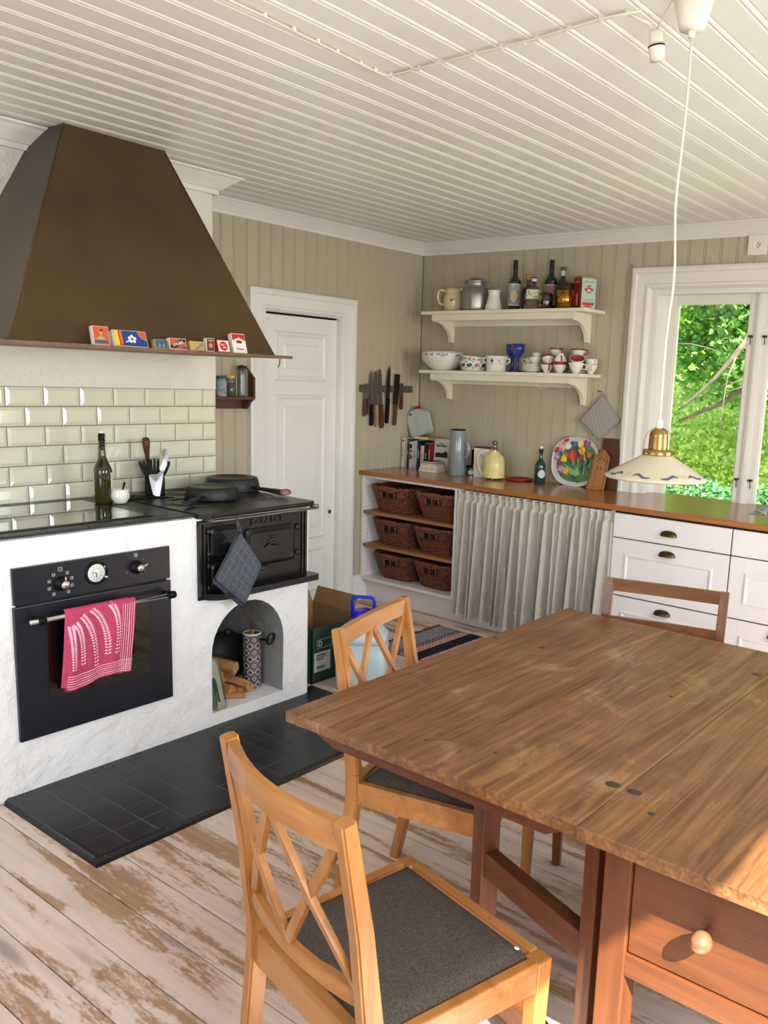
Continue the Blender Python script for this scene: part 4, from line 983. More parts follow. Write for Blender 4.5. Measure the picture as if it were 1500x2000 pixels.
mbox('matchbox', 'red, black and white matchbox lettered HYGIEA', -2.778, -2.704, .042, .018, orange_print, card_white, deco=d4_)
def d5_(t, w_, h_):
    g = G(); fp(g, [(-.012, .004), (-.007, .004), (.028, h_-.006), (.024, h_-.006)]); fp(g, [(-.003, .004), (0, .004), (.029, h_-.012), (.029, h_-.010)]); g.done('print_band', slate_print, t, True)
mbox('matchbox', 'pale tan matchbox with dark diagonal stripes', -2.688, -2.625, .036, .02, tan_print, tan_print, deco=d5_)
def d6_(t, w_, h_):
    g = G(); disc(g, 0, .022, .011); g.done('print_medal', orange_print, t, True); g = G(); disc(g, 0, .022, .006, x=.0016); fp(g, [(-.012, .038), (.012, .038), (.012, .043), (-.012, .043)]); g.done('print_medal', tan_print, t, True)
mbox('matchbox', 'narrow upright dark brown matchbox with a small portrait medal', -2.616, -2.578, .050, .02, brown_print, card_white, deco=d6_, tilt=.05)
def d7_(t, w_, h_):
    g = G(); disc(g, 0, .024, .019, 26); g.done('print_disc', red_print, t, True)
    text('Tre', .012, (.0018, -.004, .029), (PI/2, -.2, PI/2), card_white, t, bold=True); text('TAL', .010, (.0018, .003, .018), (PI/2, -.2, PI/2), card_white, t, bold=True)
mbox('matchbox', 'white matchbox with red round emblem, beside the cigarette pack', -2.560, -2.503, .049, .018, card_white, red_print, deco=d7_, tilt=.3)
def d8_(t, w_, h_):
    e = w_/2-.002
    g = G(); fp(g, [(-e, h_-.003), (-e, h_-.030), (-.000, h_-.016), (e, h_-.030), (e, h_-.003)]); g.done('print_roof', red_print, t, True)
    g = G()
    for k in (-1, 0, 1): disc(g, k*.008, .047, .0045, 10)
    fp(g, [(-.012, .040), (.012, .040), (.014, .048), (-.014, .048)]); g.done('print_crown', brown_print, t, True)
    text('Prince', .014, (.0016, 0, .016), RX, red_print, t)
mbox('cigarette_pack', 'red and white cigarette pack with a crown at the right end of the hood edge', -2.485, -2.418, .080, .022, card_white, card_white, deco=d8_, tilt=.28, cat='cigarette pack')

# ================================================================== SPICE SHELF behind the hood
ss = thing('spice_shelf', 'small dark brown wall shelf with jars between stove and door', 'shelf', (0.0, -1.66, 1.37))
g = G(); pts = [(0.001, 1.30), (0.05, 1.30), (0.075, 1.335), (0.115, 1.36), (0.115, 1.475), (0.05, 1.53), (0.001, 1.545)]
for yy_ in (-1.565, -1.90): g.prism(pts, 'y', yy_, yy_+0.012)
g.done('side_panel', spice_wood, ss)
G().box(0.002, 0.112, -1.888, -1.565, 1.355, 1.37).done('shelf_board', spice_wood, ss); G().box(0.002, 0.012, -1.888, -1.565, 1.30, 1.355).done('lower_rail', spice_wood, ss)
def jar(label, x, y, r, h, mat, lid, content=None, ribs=False):
    j = thing('spice_jar', label, 'jar', (x, y, 1.3705)); pr = [(0, 0), (r*.93, 0), (r, .004)]
    if ribs:
        for k in range(6): pr += [(r, .012+k*h*.14), (r*.95, .012+(k+.5)*h*.14)]
    pr += [(r, h*.88), (r*.8, h*.93), (r*.8, h), (0, h)]
    G().lathe(pr, seg=24).done('glass', mat, j, True); G().lathe([(r*.84, h), (r*.84, h+.014), (0, h+.014)], seg=20).done('lid', lid, j, True)
    if content: G().lathe([(0, .004), (r*.9, .004), (r*.9, h*content[1]), (0, h*content[1])], seg=20).done('contents', content[0], j, True)
jar('clear ribbed glass jar at the right end of the brown wall shelf', .065, -1.603, .032, .155, clear_glass, brown_cap, ribs=True)
jar('glass jar of dark spice in the middle of the brown wall shelf', .06, -1.68, .028, .10, clear_glass, yellow_paint, (brown_print, .7))
jar('blue labelled jar at the left of the brown wall shelf', .065, -1.745, .030, .095, label_blue, slate_print)

# ================================================================== KITCHEN CABINETS
D = 0.598; CF = -0.578
def ctag(n, label, loc): return thing(n, label, 'cabinet', loc)
c1 = ctag('open_cabinet', 'white open cabinet with two oak shelves holding six wicker baskets', (0.41, -0.3, 0))
g = G()
g.box(0.006, 0.026, CF, -0.002, 0.147, 0.86, 0.001).box(0.800, 0.820, CF, -0.002, 0.147, 0.86, 0.001).box(0.026, 0.80, CF, -0.002, 0.147, 0.166, 0.001).box(0.026, 0.80, CF+.01, -0.002, 0.842, 0.86).box(0.026, 0.80, -0.012, -0.002, 0.166, 0.842)
g.done('carcass', paint_cab, c1)
g = G()
for k in range(18): g.lathe([(0.003, 0), (0.003, 0.0005), (0, 0.0005)], (0.0265, -0.53, 0.20+k*0.032), 6, (1, 0, 0))
g.done('peg_holes', dark_gap, c1)
for z in (0.622, 0.397): G().box(0.018, 0.805, CF+0.004, -0.02, z-0.020, z, 0.001).done('shelf', shelf_oak, c1)
G().box(0.003, 0.86, -0.525, -0.507, 0.0, 0.147).done('plinth', paint_cab, c1)
# baskets
def basket_mesh():
    g = G(); Hh = 0.168; n = 15
    W0, W1, D0, D1 = 0.255, 0.345, 0.36, 0.47
    def per(t, a):   # rounded rectangle perimeter param a in 0..1
        w = W0+(W1-W0)*t; d = D0+(D1-D0)*t; e = 5.0
        c, s = math.cos(2*PI*a), math.sin(2*PI*a)
        return (w/2*math.copysign(abs(c)**(2/e), c), d/2*math.copysign(abs(s)**(2/e), s))
    NP = 132
    for r in range(n):
        t = (r+0.5)/n; z = t*Hh
        pts = []
        for i in range(NP):
            x, y = per(t, i/NP); ph = (i % 4 < 2) ^ (r % 2 == 0)
            k = 1 + (0.018 if ph else -0.010)
            if 0.60 < t < 0.86 and y < -0.12 and 0.018 < abs(x) < 0.052: k = 0.80
            pts.append((x*k, y*k, z + random.uniform(-.001, .001)))
        g.tube(pts, 0.0058, 5, True)
    g.tube([(*per(1.02, i/NP), Hh+0.002+0.003*math.sin(i*0.9)) for i in range(NP)], 0.0085, 6, True)
    g.tube([(*[c*1.012 for c in per(1.0, i/NP)], Hh-0.006+0.003*math.sin(i*0.9+PI)) for i in range(NP)], 0.006, 6, True)
    return g.mesh('woven_wall', wicker)
bmw = basket_mesh()
g = G(); g.box(-0.12, 0.12, -0.17, 0.17, 0.004, 0.012); bbot = g.mesh('bottom', wicker)
g = G()
for sx in (-1, 1): g.box(sx*0.035-0.0155, sx*0.035+0.0155, -0.218, -0.214, 0.100, 0.140)
bhol = g.mesh('handle_opening', dark_gap)
g = G()
for a, b in ((-.055, -.055), (0, 0), (.055, .055)): g.tube([(a, -.2245, .092), (b, -.2325, .146)], .0055, 6)
g.tube([(-.055, -.2325, .146), (.055, -.2325, .146)], .006, 6); bhan = g.mesh('handle', wicker)
rows = [(0.6225, 'top shelf'), (0.3975, 'middle shelf'), (0.1665, 'bottom of the cabinet')]
for r, (z, nm_) in enumerate(rows):
    for c_, xx in enumerate((0.235, 0.595)):
        dx = (-.005, .01, .012)[r] if c_ == 0 else (.012, -.012, -.004)[r]
        b = thing('wicker_basket', f'brown wicker basket at the {"left" if c_ == 0 else "right"} on the {nm_}', 'basket', (xx+dx, -0.332+(.0, .012, .02)[r], z), (0.0, .02, -.015)[r]*(1 if c_ else -1), 'wicker baskets in the open cabinet')
        for me in (bmw, bbot, bhol, bhan):
            o = inst(me.name.split('.')[0], me, (0, 0, 0), b)
            if me is bmw: o['kind'] = 'stuff'

# curtain bay
c2 = ctag('curtained_cabinet_bay', 'white cabinet bay behind the linen curtain, with curtain wire under the worktop', (1.36, -0.3, 0))
g = G(); g.box(0.822, 0.842, CF, -.002, 0.147, 0.86).box(1.880, 1.900, CF, -.002, .147, .86).box(.842, 1.88, -.012, -.002, .147, .86).box(.842, 1.88, CF+.01, -.002, .147, .165); g.done('carcass', paint_cab, c2)
G().box(0.861, 2.0, -0.525, -0.507, 0.0, 0.147).done('plinth', paint_cab, c2); G().cyl((0.83, CF-.008, .842), (1.90, CF-.008, .842), .003, seg=8).done('curtain_wire', steel, c2)
cu = thing('linen_curtain', 'natural linen gathered curtain hanging under the oak worktop', 'curtain', (1.37, -0.6, 0.1))
rr_ = random.Random(5); ph_ = [rr_.uniform(0, 6.28) for _ in range(9)]
folds = [0.0]
while folds[-1] < 1.0: folds.append(folds[-1] + rr_.uniform(0.032, 0.062))
nf = len(folds)-1
def fold_phase(u):
    for i in range(nf):
        if u <= folds[i+1] or i == nf-1: return i + (u-folds[i])/(folds[i+1]-folds[i])
def curt(u, v):
    x = 0.832 + u*1.068; v2 = v
    p = fold_phase(u); a = 2*PI*p
    spread = 0.35 + 0.65*v
    amp = 0.013 + 0.020*v
    amp *= 1 + 0.35*math.sin(ph_[0] + p*1.7) 
    m = 0.5+0.5*math.sin(u*13+ph_[3])
    # folds merge toward the hem
    y = CF - 0.016 - amp*math.sin(a + 1.1*math.sin(3*u*PI+ph_[1])*v) - 0.016*v*math.sin(a*0.5+ph_[2]) - 0.006*math.sin(u*5)
    if v < 0.045: y = CF - 0.012 - 0.008*math.sin(a*1.0) 
    if 0.045 <= v < 0.075: y = CF-0.010 - 0.0035*math.sin(a)
    x += 0.012*v*math.sin(a*0.5+1) + 0.007*math.cos(a)*(0.4+v)
    z = 0.852 - v*(0.852-0.068 - 0.02*math.sin(u*9+1)*0.6) + 0.0
    return Vector((x, y - 0.012*v, z))
G().grid(curt, 420, 60).done('gathered_cloth', linen, cu)

# drawer units
def cup_pull(par, xc, zc, y=-0.592):
    g = G(); W, Hh, dp = 0.045, 0.030, 0.026; nu, nv = 18, 8
    def f(u, v):
        a = PI*u; b = PI/2*v
        return Vector((xc - W*math.cos(a)*1.0*(1-0.0*v), y - dp*math.sin(b)*math.sin(a)**0.6 if 0 < u < 1 else y, zc - 0.012 + Hh*math.sin(a)**0.6*math.cos(b) if 0 < u < 1 else zc-.012))
    g.grid(f, nu, nv, 0.0015); g.box(xc-W, xc+W, y-.0015, y+.001, zc-.012, zc-.006)
    g.done('cup_handle', brass_dark, par)
def drawer_front(par, x0, x1, z0, z1, paneled, name='drawer'):
    g = G(); y0 = -0.592
    g.box(x0, x1, y0, CF+0.002, z0, z1, 0.002)
    if paneled:
        ma, mb = 0.078, 0.075
        def ring(m0, yy0, m1, yy1, zz=(ma, mb)):
            A = [(x0+ma+m0, yy0, z0+mb+m0), (x1-ma-m0, yy0, z0+mb+m0), (x1-ma-m0, yy0, z1-mb-m0), (x0+ma+m0, yy0, z1-mb-m0)]
            B = [(x0+ma+m1, yy1, z0+mb+m1), (x1-ma-m1, yy1, z0+mb+m1), (x1-ma-m1, yy1, z1-mb-m1), (x0+ma+m1, yy1, z1-mb-m1)]
            for i in range(4): j = (i+1) % 4; g.quad(A[i], A[j], B[j], B[i])
        ring(0, y0, 0.005, y0-0.006); ring(0.005, y0-.006, 0.012, y0-.006); ring(.012, y0-.006, .022, y0+.0005-.001)
    o = g.done(name, paint_cab, par)
    if paneled:
        for xx in (x0+.072, x1-.072): G().box(xx-.0008, xx+.0008, y0-.0006, y0+.001, z0+.004, z1-.004).done('stile_joint', paint_trim, o)
    return o
zs = [(0.168, 0.395, True), (0.402, 0.712, True), (0.718, 0.848, False)]
units = [(1.903, 2.556, 'white drawer unit with three brass cup handles right of the curtain'), (2.560, 3.213, 'white drawer unit at the right edge of the picture beside the curtain-side drawer unit'), (3.217, 3.87, 'white drawer unit at the far right end of the worktop')]
for ui, (a, b, lb) in enumerate(units):
    un = ctag('drawer_cabinet', lb, ((a+b)/2, -0.3, 0))
    G().box(a, b, CF, -.002, .147, .86).done('carcass', dark_gap, un); G().box(a-.0015 if ui else 1.9, b+.001, -0.525, -.507, 0, .147).done('plinth', paint_cab, un)
    off = 0.0 if ui == 0 else .012
    for (z0, z1, pn) in zs:
        d = drawer_front(un, a+.0015, b-.0015, z0, z1, pn)
        cup_pull(d, (a+b)/2 - (.005 if ui == 0 else .06 if ui == 1 else 0) , {True: z1-.045, False: .775}[pn])
G().box(1.885, 1.903, CF-.001, CF+.02, .147, .86).done('x', paint_cab).name = 'filler_strip'
bpy.data.objects['filler_strip'].parent = None; fs_ = bpy.data.objects['filler_strip']; fs_.parent = c2; fs_.data.transform(wm(c2).inverted())
# worktop
wk = G(); wk.prism([(0.0, -D), (3.90, -D), (3.90, -0.001), (BX1-.013, -0.001), (BX1-.013, 0.155), (BX0+.013, .155), (BX0+.013, -.001), (0.0, -.001)], 'z', 0.860, 0.890)
wk = wk.done('oak_worktop', oak); wk.data.materials[0] = oak
tag(wk, 'long oiled oak worktop running over all the cabinets under the window', 'worktop')
bv = wk.modifiers.new('bevel', 'BEVEL'); bv.width = 0.003; bv.segments = 2

# ================================================================== WALL SHELVES
def wall_shelf(label, z0, tilt, x0=0.20, x1=1.445):
    t = thing('wall_shelf', label, 'shelf', ((x0+x1)/2, 0, z0), rot=(0, -tilt, 0)); L = (x1-x0)/2
    G().box(-L, L, -0.25, -0.003, -0.021, 0.0, 0.004).done('shelf_board', paint_shelf, t, True)
    G().box(-L+.0995, L-.1155, -0.03, -0.003, -0.085, -0.0205, 0.001).done('wall_rail', paint_shelf, t, True)
    G().box(-L+.0995, L-.1155, -0.220, -0.205, -0.060, -0.0205, 0.001).done('front_rail', paint_shelf, t, True)
    pr = [(-0.003, -0.021), (-0.222, -0.021), (-0.222, -0.058), (-0.207, -0.066)]
    for i in range(1, 13):
        a = i/12*PI/2; pr.append((-0.207 + 0.168*math.sin(a), -0.066 - 0.120*(1-math.cos(a))))
    pr += [(-0.030, -0.19), (-0.003, -0.19)]
    for xx in (-L+0.075, L-0.115): G().prism(pr, 'x', xx, xx+0.024).done('bracket', paint_shelf, t, True)
    g = G()
    for xx in (-.30, .05): g.lathe([(.004, 0), (.003, .001), (0, .001)], (xx, -.030, -.045), 8, (0, -1, 0))
    g.done('nail_hole', dark_gap, t, True)
    return t
US = lambda x: 1.9515 + 0.009*(x-0.82)+.001; LS = lambda x: 1.5725 + 0.012*(x-0.82)+.001
wall_shelf('upper cream wall shelf with bottles, jugs and tins', 1.9515, 0.009); wall_shelf('lower cream wall shelf with bowls, plates and cups', 1.5725, 0.012)
lc = G().tube([(1.10, -.20, 1.525), (1.11, -.19, 1.49), (1.15, -.19, 1.478), (1.19, -.19, 1.50), (1.20, -.20, 1.53)], .0022, 6).done('loose_cable', cable_white); tag(lc, 'thin white cable loop hanging under the lower wall shelf', 'cable')

def vessel(name, label, cat, x, y, prof, mat, base=LS, z=None, seg=36, group=None, rot=None, flute=0, famp=0, part='body'):
    t = thing(name, label, cat, (x, y, base(x) if z is None else z), rot=rot, group=group)
    G().lathe(prof, seg=seg, flute=flute, famp=famp).done(part, mat, t, True); return t
VA = math.radians(-60)      # direction from the shelf towards the viewer
def vdir(a): return Vector((math.cos(a), math.sin(a), 0))
# --- upper shelf
x = .372; pt = vessel('cream_pitcher', 'cream ceramic pitcher with handle, leftmost on the upper shelf', 'pitcher', x, -.12, [(0, 0), (.045, 0), (.05, .004), (.062, .03), (.068, .065), (.064, .095), (.052, .118), (.051, .125), (.056, .150), (.053, .150), (.048, .125), (.055, .09), (.055, .01), (0, .008)], cream_glaze, US, flute=12, famp=.008)
g = G(); hd_ = vdir(VA-PI/2+.15); g.tube([hd_*.052+Vector((0, 0, .132)), hd_*.085+Vector((0, 0, .142)), hd_*.102+Vector((0, 0, .125)), hd_*.103+Vector((0, 0, .08)), hd_*.09+Vector((0, 0, .052)), hd_*.062+Vector((0, 0, .045))], .0075, 8); g.done('handle', cream_glaze, pt, True)
sp = vdir(VA+PI/2-.2); G().tube([sp*.050+Vector((0, 0, .143)), sp*.064+Vector((0, 0, .151))], [.016, .010], 10).done('spout', cream_glaze, pt, True)
g = G()
for k, (a, b) in enumerate(((0, 0), (.01, .006), (-.004, -.008), (-.01, .002))):
    c_ = vdir(VA+a*14)*.0685; g.lathe([(.0045, 0), (0, .001)], c_+Vector((0, 0, .075+b)), 8, vdir(VA))
g.done('painted_flower', brown_print, pt, True)
ac = vessel('milk_can', 'dull aluminium milk can with lid on the upper shelf', 'can', .562, -.13, [(0, 0), (.082, 0), (.086, .006), (.089, .03), (.089, .09), (.086, .115), (.078, .137), (.066, .150), (.063, .154), (.063, .186), (.067, .188), (0, .188)], alu, US)
G().lathe([(.070, .182), (.072, .187), (.070, .192), (.050, .197), (.048, .204), (.040, .209), (0, .212)], seg=32).done('lid', alu, ac, True)
g = G()
for s in (-1, 1):
    d = vdir(VA+PI/2)*s; c_ = d*.073+Vector((0, 0, .168)); g.tube([c_+d*.012*math.cos(a)+Vector((0, 0, .012*math.sin(a))) for a in [2*PI*i/12 for i in range(12)]], .0028, 6, True); g.cyl(d*.055+Vector((0, 0, .168)), d*.063+Vector((0, 0, .168)), .005, seg=6)
g.done('ring_handle', alu, ac, True)
vessel('white_vase', 'plain white waisted vase between the milk can and the wine bottle', 'vase', .716, -.14, [(0, 0), (.054, 0), (.057, .006), (.055, .025), (.043, .070), (.037, .098), (.040, .120), (.043, .128), (.040, .128), (.034, .1), (.04, .07), (.05, .01), (0, .008)], porcelain, US)
def bottle(label, x, y, r, h, nr, mat, lab=None, sh=(.55, .72), cap=None, nm='wine_bottle', extra=None):
    t = vessel(nm, label, 'bottle', x, y, bottle_prof(r, h, nr, sh[0], sh[1]), mat, US, part='glass_body')
    if lab:
        for (m, z0, z1, wd, off) in lab:
            g = G(); wrap(g, r, z0, z1, VA-wd, VA+wd, 16, off); g.done('label', m, t, True)
    if cap: G().lathe([(nr*1.2, h-cap[1]), (nr*1.2, h+.001), (0, h+.0015)], seg=18).done('cap', cap[0], t, True)
    return t
b1 = bottle('tall dark wine bottle with blue-grey label, left of the bottle group', .864, -.13, .0385, .305, .0135, bottle_dark, [(label_pale, .028, .162, 1.25, .0006), (label_blue, .034, .156, 1.15, .0009)], (.56, .72), (bottle_black, .06))
g = G()
for i in range(14):   # oval medallion following the glass
    t0 = -.03+.06*i/14-.0; z0 = .05+.07*i/14; hw = .62*math.sin(PI*(i+.5)/14)**.5; wrap(g, .0385, z0, z0+.005, VA-hw, VA+hw, 8, .0012)
g.done('label_medallion', label_peach, b1, True)
b2 = bottle('flat amber liquor bottle with cork stopper behind the clear gin bottle', .938, -.085, .036, .185, .013, amber, [(label_teal, .065, .105, .6, .0006), (label_teal, .014, .036, .7, .0006)], (.72, .84), None, 'cork_stoppered_bottle')
G().lathe([(.012, .183), (.012, .190), (.021, .191), (.021, .222), (.018, .226), (0, .226)], seg=20).done('cork', cork, b2, True); G().lathe([(.0145, .15), (.0145, .184), (0, .185)], seg=18).done('neck', clear_glass, b2, True)
gi = thing('gin_bottle', 'square clear bottle with pale label and black cap', 'bottle', (1.03, -.165, US(1.03)), math.radians(20))
G().box(-.040, .040, -.035, .035, 0, .125, .008).done('glass_body', gin_glass, gi, True); G().lathe([(.04, .118), (.034, .133), (.016, .142), (.013, .146), (.013, .165), (0, .165)], seg=20).done('shoulder', gin_glass, gi, True)
G().lathe([(.0155, .160), (.0155, .192), (0, .193)], seg=18).done('cap', black_plastic, gi, True); G().lathe([(.0162, .166), (.0162, .186)], seg=18).done('cap_band', label_pale, gi, True)
G().box(-.036, .036, -.0362, -.0345, .062, .118).box(.0395, .0412, -.034, .034, .062, .118).done('label', label_cream, gi, True)
g = G()
for (a, b, c_, d_) in ((-.028, .100, -.016, .104), (-.022, .112, -.022, .104), (-.020, .098, -.030, .076), (-.014, .098, -.004, .078), (-.030, .112, -.026, .108)): g.bar((a, -.0364, b), (c_, -.0364, d_), .0035, .0006, (0, 1, 0))
for k in range(4): g.bar((.002+k*.008, -.0364, .098), (.007+k*.008, -.0364, .098), .0025, .0006, (0, 1, 0))
for k in range(2): g.bar((.012+k*.012, -.0364, .070), (.018+k*.012, -.0364, .076), .006, .0006, (0, 1, 0))
g.done('label_print', ink_black, gi, True)
b3 = bottle('tall dark wine bottle with pinkish label, right of the gin bottle', 1.095, -.075, .040, .302, .0135, bottle_black, [(label_pale, .03, .155, 1.2, .0006), (label_pink, .06, .150, 1.0, .0009)], (.58, .74), (bottle_black, .07))
b4 = bottle('dark bottle with silver foil neck behind the gold tin', 1.172, -.065, .034, .258, .0135, bottle_dark, [(bottle_black, .105, .150, 1.1, .0006), (label_pale, .03, .10, 1.0, .0006)], (.6, .76), (steel_dull, .022), 'silver_necked_bottle')
G().lathe([(.0142, .195), (.0142, .237)], seg=18).done('neck_foil', label_pale, b4, True)
text('DARK', .018, tuple(vdir(VA)*.0365 + Vector((0, 0, .128))), (PI/2, 0, VA+PI/2), label_pale, b4, bold=True, sx=.8)
bb = vessel('squat_black_bottle', 'squat wide-shouldered black bottle with gold round label', 'bottle', 1.125, -.175, [(0, 0), (.044, 0), (.047, .005), (.047, .075), (.044, .088), (.034, .098), (.022, .102), (0, .103)], bottle_black, US, part='glass_body')
g = G(); cc = VA-.75
for i in range(12): z0 = .042+.042*i/12; hw = .36*math.sin(PI*(i+.5)/12)**.5; wrap(g, .047, z0, z0+.0036, cc-hw, cc+hw, 6, .0007)
wrap(g, .047, .012, .028, cc-.33, cc+.33, 8, .0007); g.done('gold_label', gold, bb, True)
gt = vessel('gold_tin', 'round gold tin with dark brown lid left of the cocoa tin', 'tin', 1.237, -.13, [(0, 0), (.056, 0), (.056, .122), (0, .122)], gold, US, part='tin_body')
G().lathe([(.0575, .118), (.0575, .150), (.055, .153), (0, .153)], seg=36).done('lid', brown_cap, gt, True)
g = G(); wrap(g, .056, .006, .012, 0, 2*PI, 32); 
for (a, b, c_, d_) in ((.35, .03, .5, .075), (.5, .075, .75, .07), (.42, .02, .46, .06), (.62, .02, .66, .05), (.66, .05, .82, .045), (.78, .015, .82, .045), (-.5, .09, -.2, .1), (-.2, .1, .1, .085)):
    n_ = 5
    for i in range(n_):
        t0, t1 = i/n_, (i+1)/n_; a0 = VA+a+(c_-a)*t0; a1 = VA+a+(c_-a)*t1; z0 = b+(d_-b)*t0; z1 = b+(d_-b)*t1; R = .0568
        g.quad((R*math.cos(a0), R*math.sin(a0), z0-.004), (R*math.cos(a1), R*math.sin(a1), z1-.004), (R*math.cos(a1), R*math.sin(a1), z1+.004), (R*math.cos(a0), R*math.sin(a0), z0+.004))
g.done('embossed_print', brown_print, gt, True)
ct = thing('cocoa_tin', 'square cocoa tin with mint green crested front, right end of the upper shelf', 'tin', (1.365, -.125, US(1.365)), math.radians(55))
# local -y face = red side, +x ... front (mint) faces local +x rotated to about -34 deg
ct.rotation_euler = (0, 0, math.radians(-34))
G().box(-.052, .052, -.048, .048, 0, .180, .003).done('tin_body', red_paint, ct, True)
G().box(.0515, .0528, -.046, .046, .003, .172).done('mint_front', mint, ct, True)
G().box(-.0535, .0535, -.0495, .0495, .172, .186, .003).done('lid', M('olive_gold_rim', (150, 130, 74), .35, metal=.5), ct, True)
fx = .0532
text('ODENS', .017, (fx, 0, .152), RX, tan_print, ct, bold=True); text('CACAO', .019, (fx, 0, .050), RX, tan_print, ct, bold=True, sx=.95)
g = G(); fp(g, [(-.018, .118), (-.015, .096), (0, .084), (.015, .096), (.018, .118), (0, .122)], fx); disc(g, -.022, .108, .007, x=fx); disc(g, .022, .108, .007, x=fx); fp(g, [(-.010, .124), (.010, .124), (.013, .136), (0, .130), (-.013, .136)], fx); fp(g, [(-.038, .020), (.038, .020), (.036, .036), (-.036, .036)], fx); fp(g, [(-.024, .010), (.024, .010), (.022, .018), (-.022, .018)], fx); g.done('crest_print', red_print, ct, True)
g = G(); fp(g, [(-.010, .112), (-.008, .099), (0, .092), (.008, .099), (.010, .112)], fx+.0004); g.done('crest_print', label_pale, ct, True)
text('TEXAS', .011, (fx+.0006, 0, .028), RX, mint, ct, bold=True) if False else None
g = G(); 
for (pts, m_) in (([(.0, .02), (.016, .02), (.012, .09), (.002, .09)], 0),): g.bm.faces.new([g.bm.verts.new((a-.005, -.0486, b)) for a, b in pts])
g.done('figure_print', label_cream, ct, True); g = G(); g.bm.faces.new([g.bm.verts.new((a, -.0488, b)) for a, b in [(.004, .015), (.026, .015), (.020, .085), (.010, .088)]]); g.done('figure_print', ink_black, ct, True)
text('CACAO', .016, (0, -.0488, .155), RY, tan_print, ct, bold=True, sx=.8)

# --- lower shelf
x = .325
bowl_o = vessel('fluted_bowl', 'large white fluted bowl with green leaf border, leftmost on the lower shelf', 'bowl', x, -.152, [(0, 0), (.062, 0), (.066, .005), (.095, .022), (.130, .055), (.1395, .078)], porcelain, flute=30, famp=.020, seg=240)
G().lathe([(.1395, .078), (.1405, .08), (.143, .119), (.145, .122), (.141, .122), (.138, .08), (.12, .05), (.05, .012), (0, .010)], seg=48).done('smooth_rim', porcelain, bowl_o, True)
g = G(); wrap(g, .1425, .1155, .1185, 0, 2*PI, 60, .0012); g.done('rim_line', porc_green, bowl_o, True)
def motif(par, r, z, ang, kind, mat, s=1.0, rtop=None):
    """small decoration on a round wall facing angle ang"""
    g = G(); 
    def P(a, dz): return ((r+.0014)*math.cos(ang+a/r), (r+.0014)*math.sin(ang+a/r), z+dz)
    def patch(pts): g.bm.faces.new([g.bm.verts.new(P(a*s, b*s)) for a, b in pts])
    if kind == 'leaf': patch([(-.012, -.002), (-.004, .006), (.010, .004), (.004, -.004)])
    if kind == 'curl':
        patch([(-.018, .008), (-.008, .002), (.0, .004), (.010, .010), (.016, .010), (.008, .0), (-.002, -.004), (-.010, -.002)])
        patch([(.010, -.010), (.018, -.002), (.014, -.012)]); patch([(-.006, .010), (-.002, .013), (-.002, .008)])
    if kind == 'ring':
        n = 16
        for i in range(n):
            a0, a1 = 2*PI*i/n, 2*PI*(i+1)/n; patch([(.011*math.cos(a0), .011*math.sin(a0)), (.011*math.cos(a1), .011*math.sin(a1)), (.008*math.cos(a1), .008*math.sin(a1)), (.008*math.cos(a0), .008*math.sin(a0))])
    if kind == 'dot': patch([(.005*math.cos(2*PI*i/10), .005*math.sin(2*PI*i/10)) for i in range(10)])
    if kind == 'diamond': patch([(-.011, 0), (0, .013), (.011, 0), (0, -.013)])
    if kind == 'oval': patch([(.018*math.cos(2*PI*i/14)+.004*math.sin(2*PI*i/14), .012*math.sin(2*PI*i/14)) for i in range(14)])
    g.done('painted_motif', mat, par, True)
for k, a in enumerate((-1.25, -.62, -.28, .05, .42, 1.0)):
    if k == 4-1 : motif(bowl_o, .1415, .098, VA+.15, 'ring', porc_blue, 1.1); motif(bowl_o, .1415, .098, VA+.15, 'dot', porc_blue, .9)
    motif(bowl_o, .1415, .099, VA+a-.12, 'curl', porc_green, 1.0)
for a in (-.45, -.1, .3, .62): motif(bowl_o, .1415, .106, VA+a-.1, 'dot', porc_green, .45)
bs = vessel('folk_bowl', 'round bowl with blue and rust oval pattern, under the tilted bowl', 'bowl', .585, -.15, [(0, 0), (.070, 0), (.078, .004), (.090, .035), (.0915, .064), (.088, .066), (.084, .035), (.07, .008), (0, .008)], porcelain)
for k, a in enumerate((-1.3, -.75, -.2, .35, .9)):
    motif(bs, .0905, .037, VA+a, 'oval', porc_dark if k % 2 == 0 else porc_rust, 1.0)
    if k % 2 == 0: motif(bs, .0915, .037, VA+a, 'ring', porc_blue, .9); motif(bs, .0918, .037, VA+a, 'dot', porcelain, .6)
    motif(bs, .091, .055, VA+a+.27, 'leaf', porc_green, .7); motif(bs, .091, .02, VA+a+.27, 'leaf', porc_green, .7)
bt = vessel('folk_bowl', 'bowl with dark leaf border stacked slightly tilted in the oval-patterned bowl', 'bowl', .578, -.15, [(0, 0), (.06, 0), (.068, .006), (.083, .04), (.086, .056), (.083, .056), (.06, .01), (0, .008)], porcelain, z=LS(.58)+.0395, rot=(0, math.radians(5), 0))
for k in range(8):
    motif(bt, .0835, .040, VA-1.3+k*.36, 'curl' if k % 2 else 'leaf', porc_dark, .85)
pot_ = vessel('flower_pattern_pot', 'white cylindrical pot with two scroll handles and small blue flowers', 'pot', .765, -.15, [(0, 0), (.062, 0), (.064, .003), (.062, .008), (.064, .012), (.066, .085), (.073, .092), (.073, .098), (.069, .098), (.062, .09), (.06, .01), (0, .01)], porcelain)
for s in (-1, 1):
    d = vdir(VA+PI/2)*s; G().tube([d*.064+Vector((0, 0, .082)), d*.084+Vector((0, 0, .083)), d*.086+Vector((0, 0, .066)), d*.068+Vector((0, 0, .05))], .006, 8).done('handle', porcelain, pot_, True)
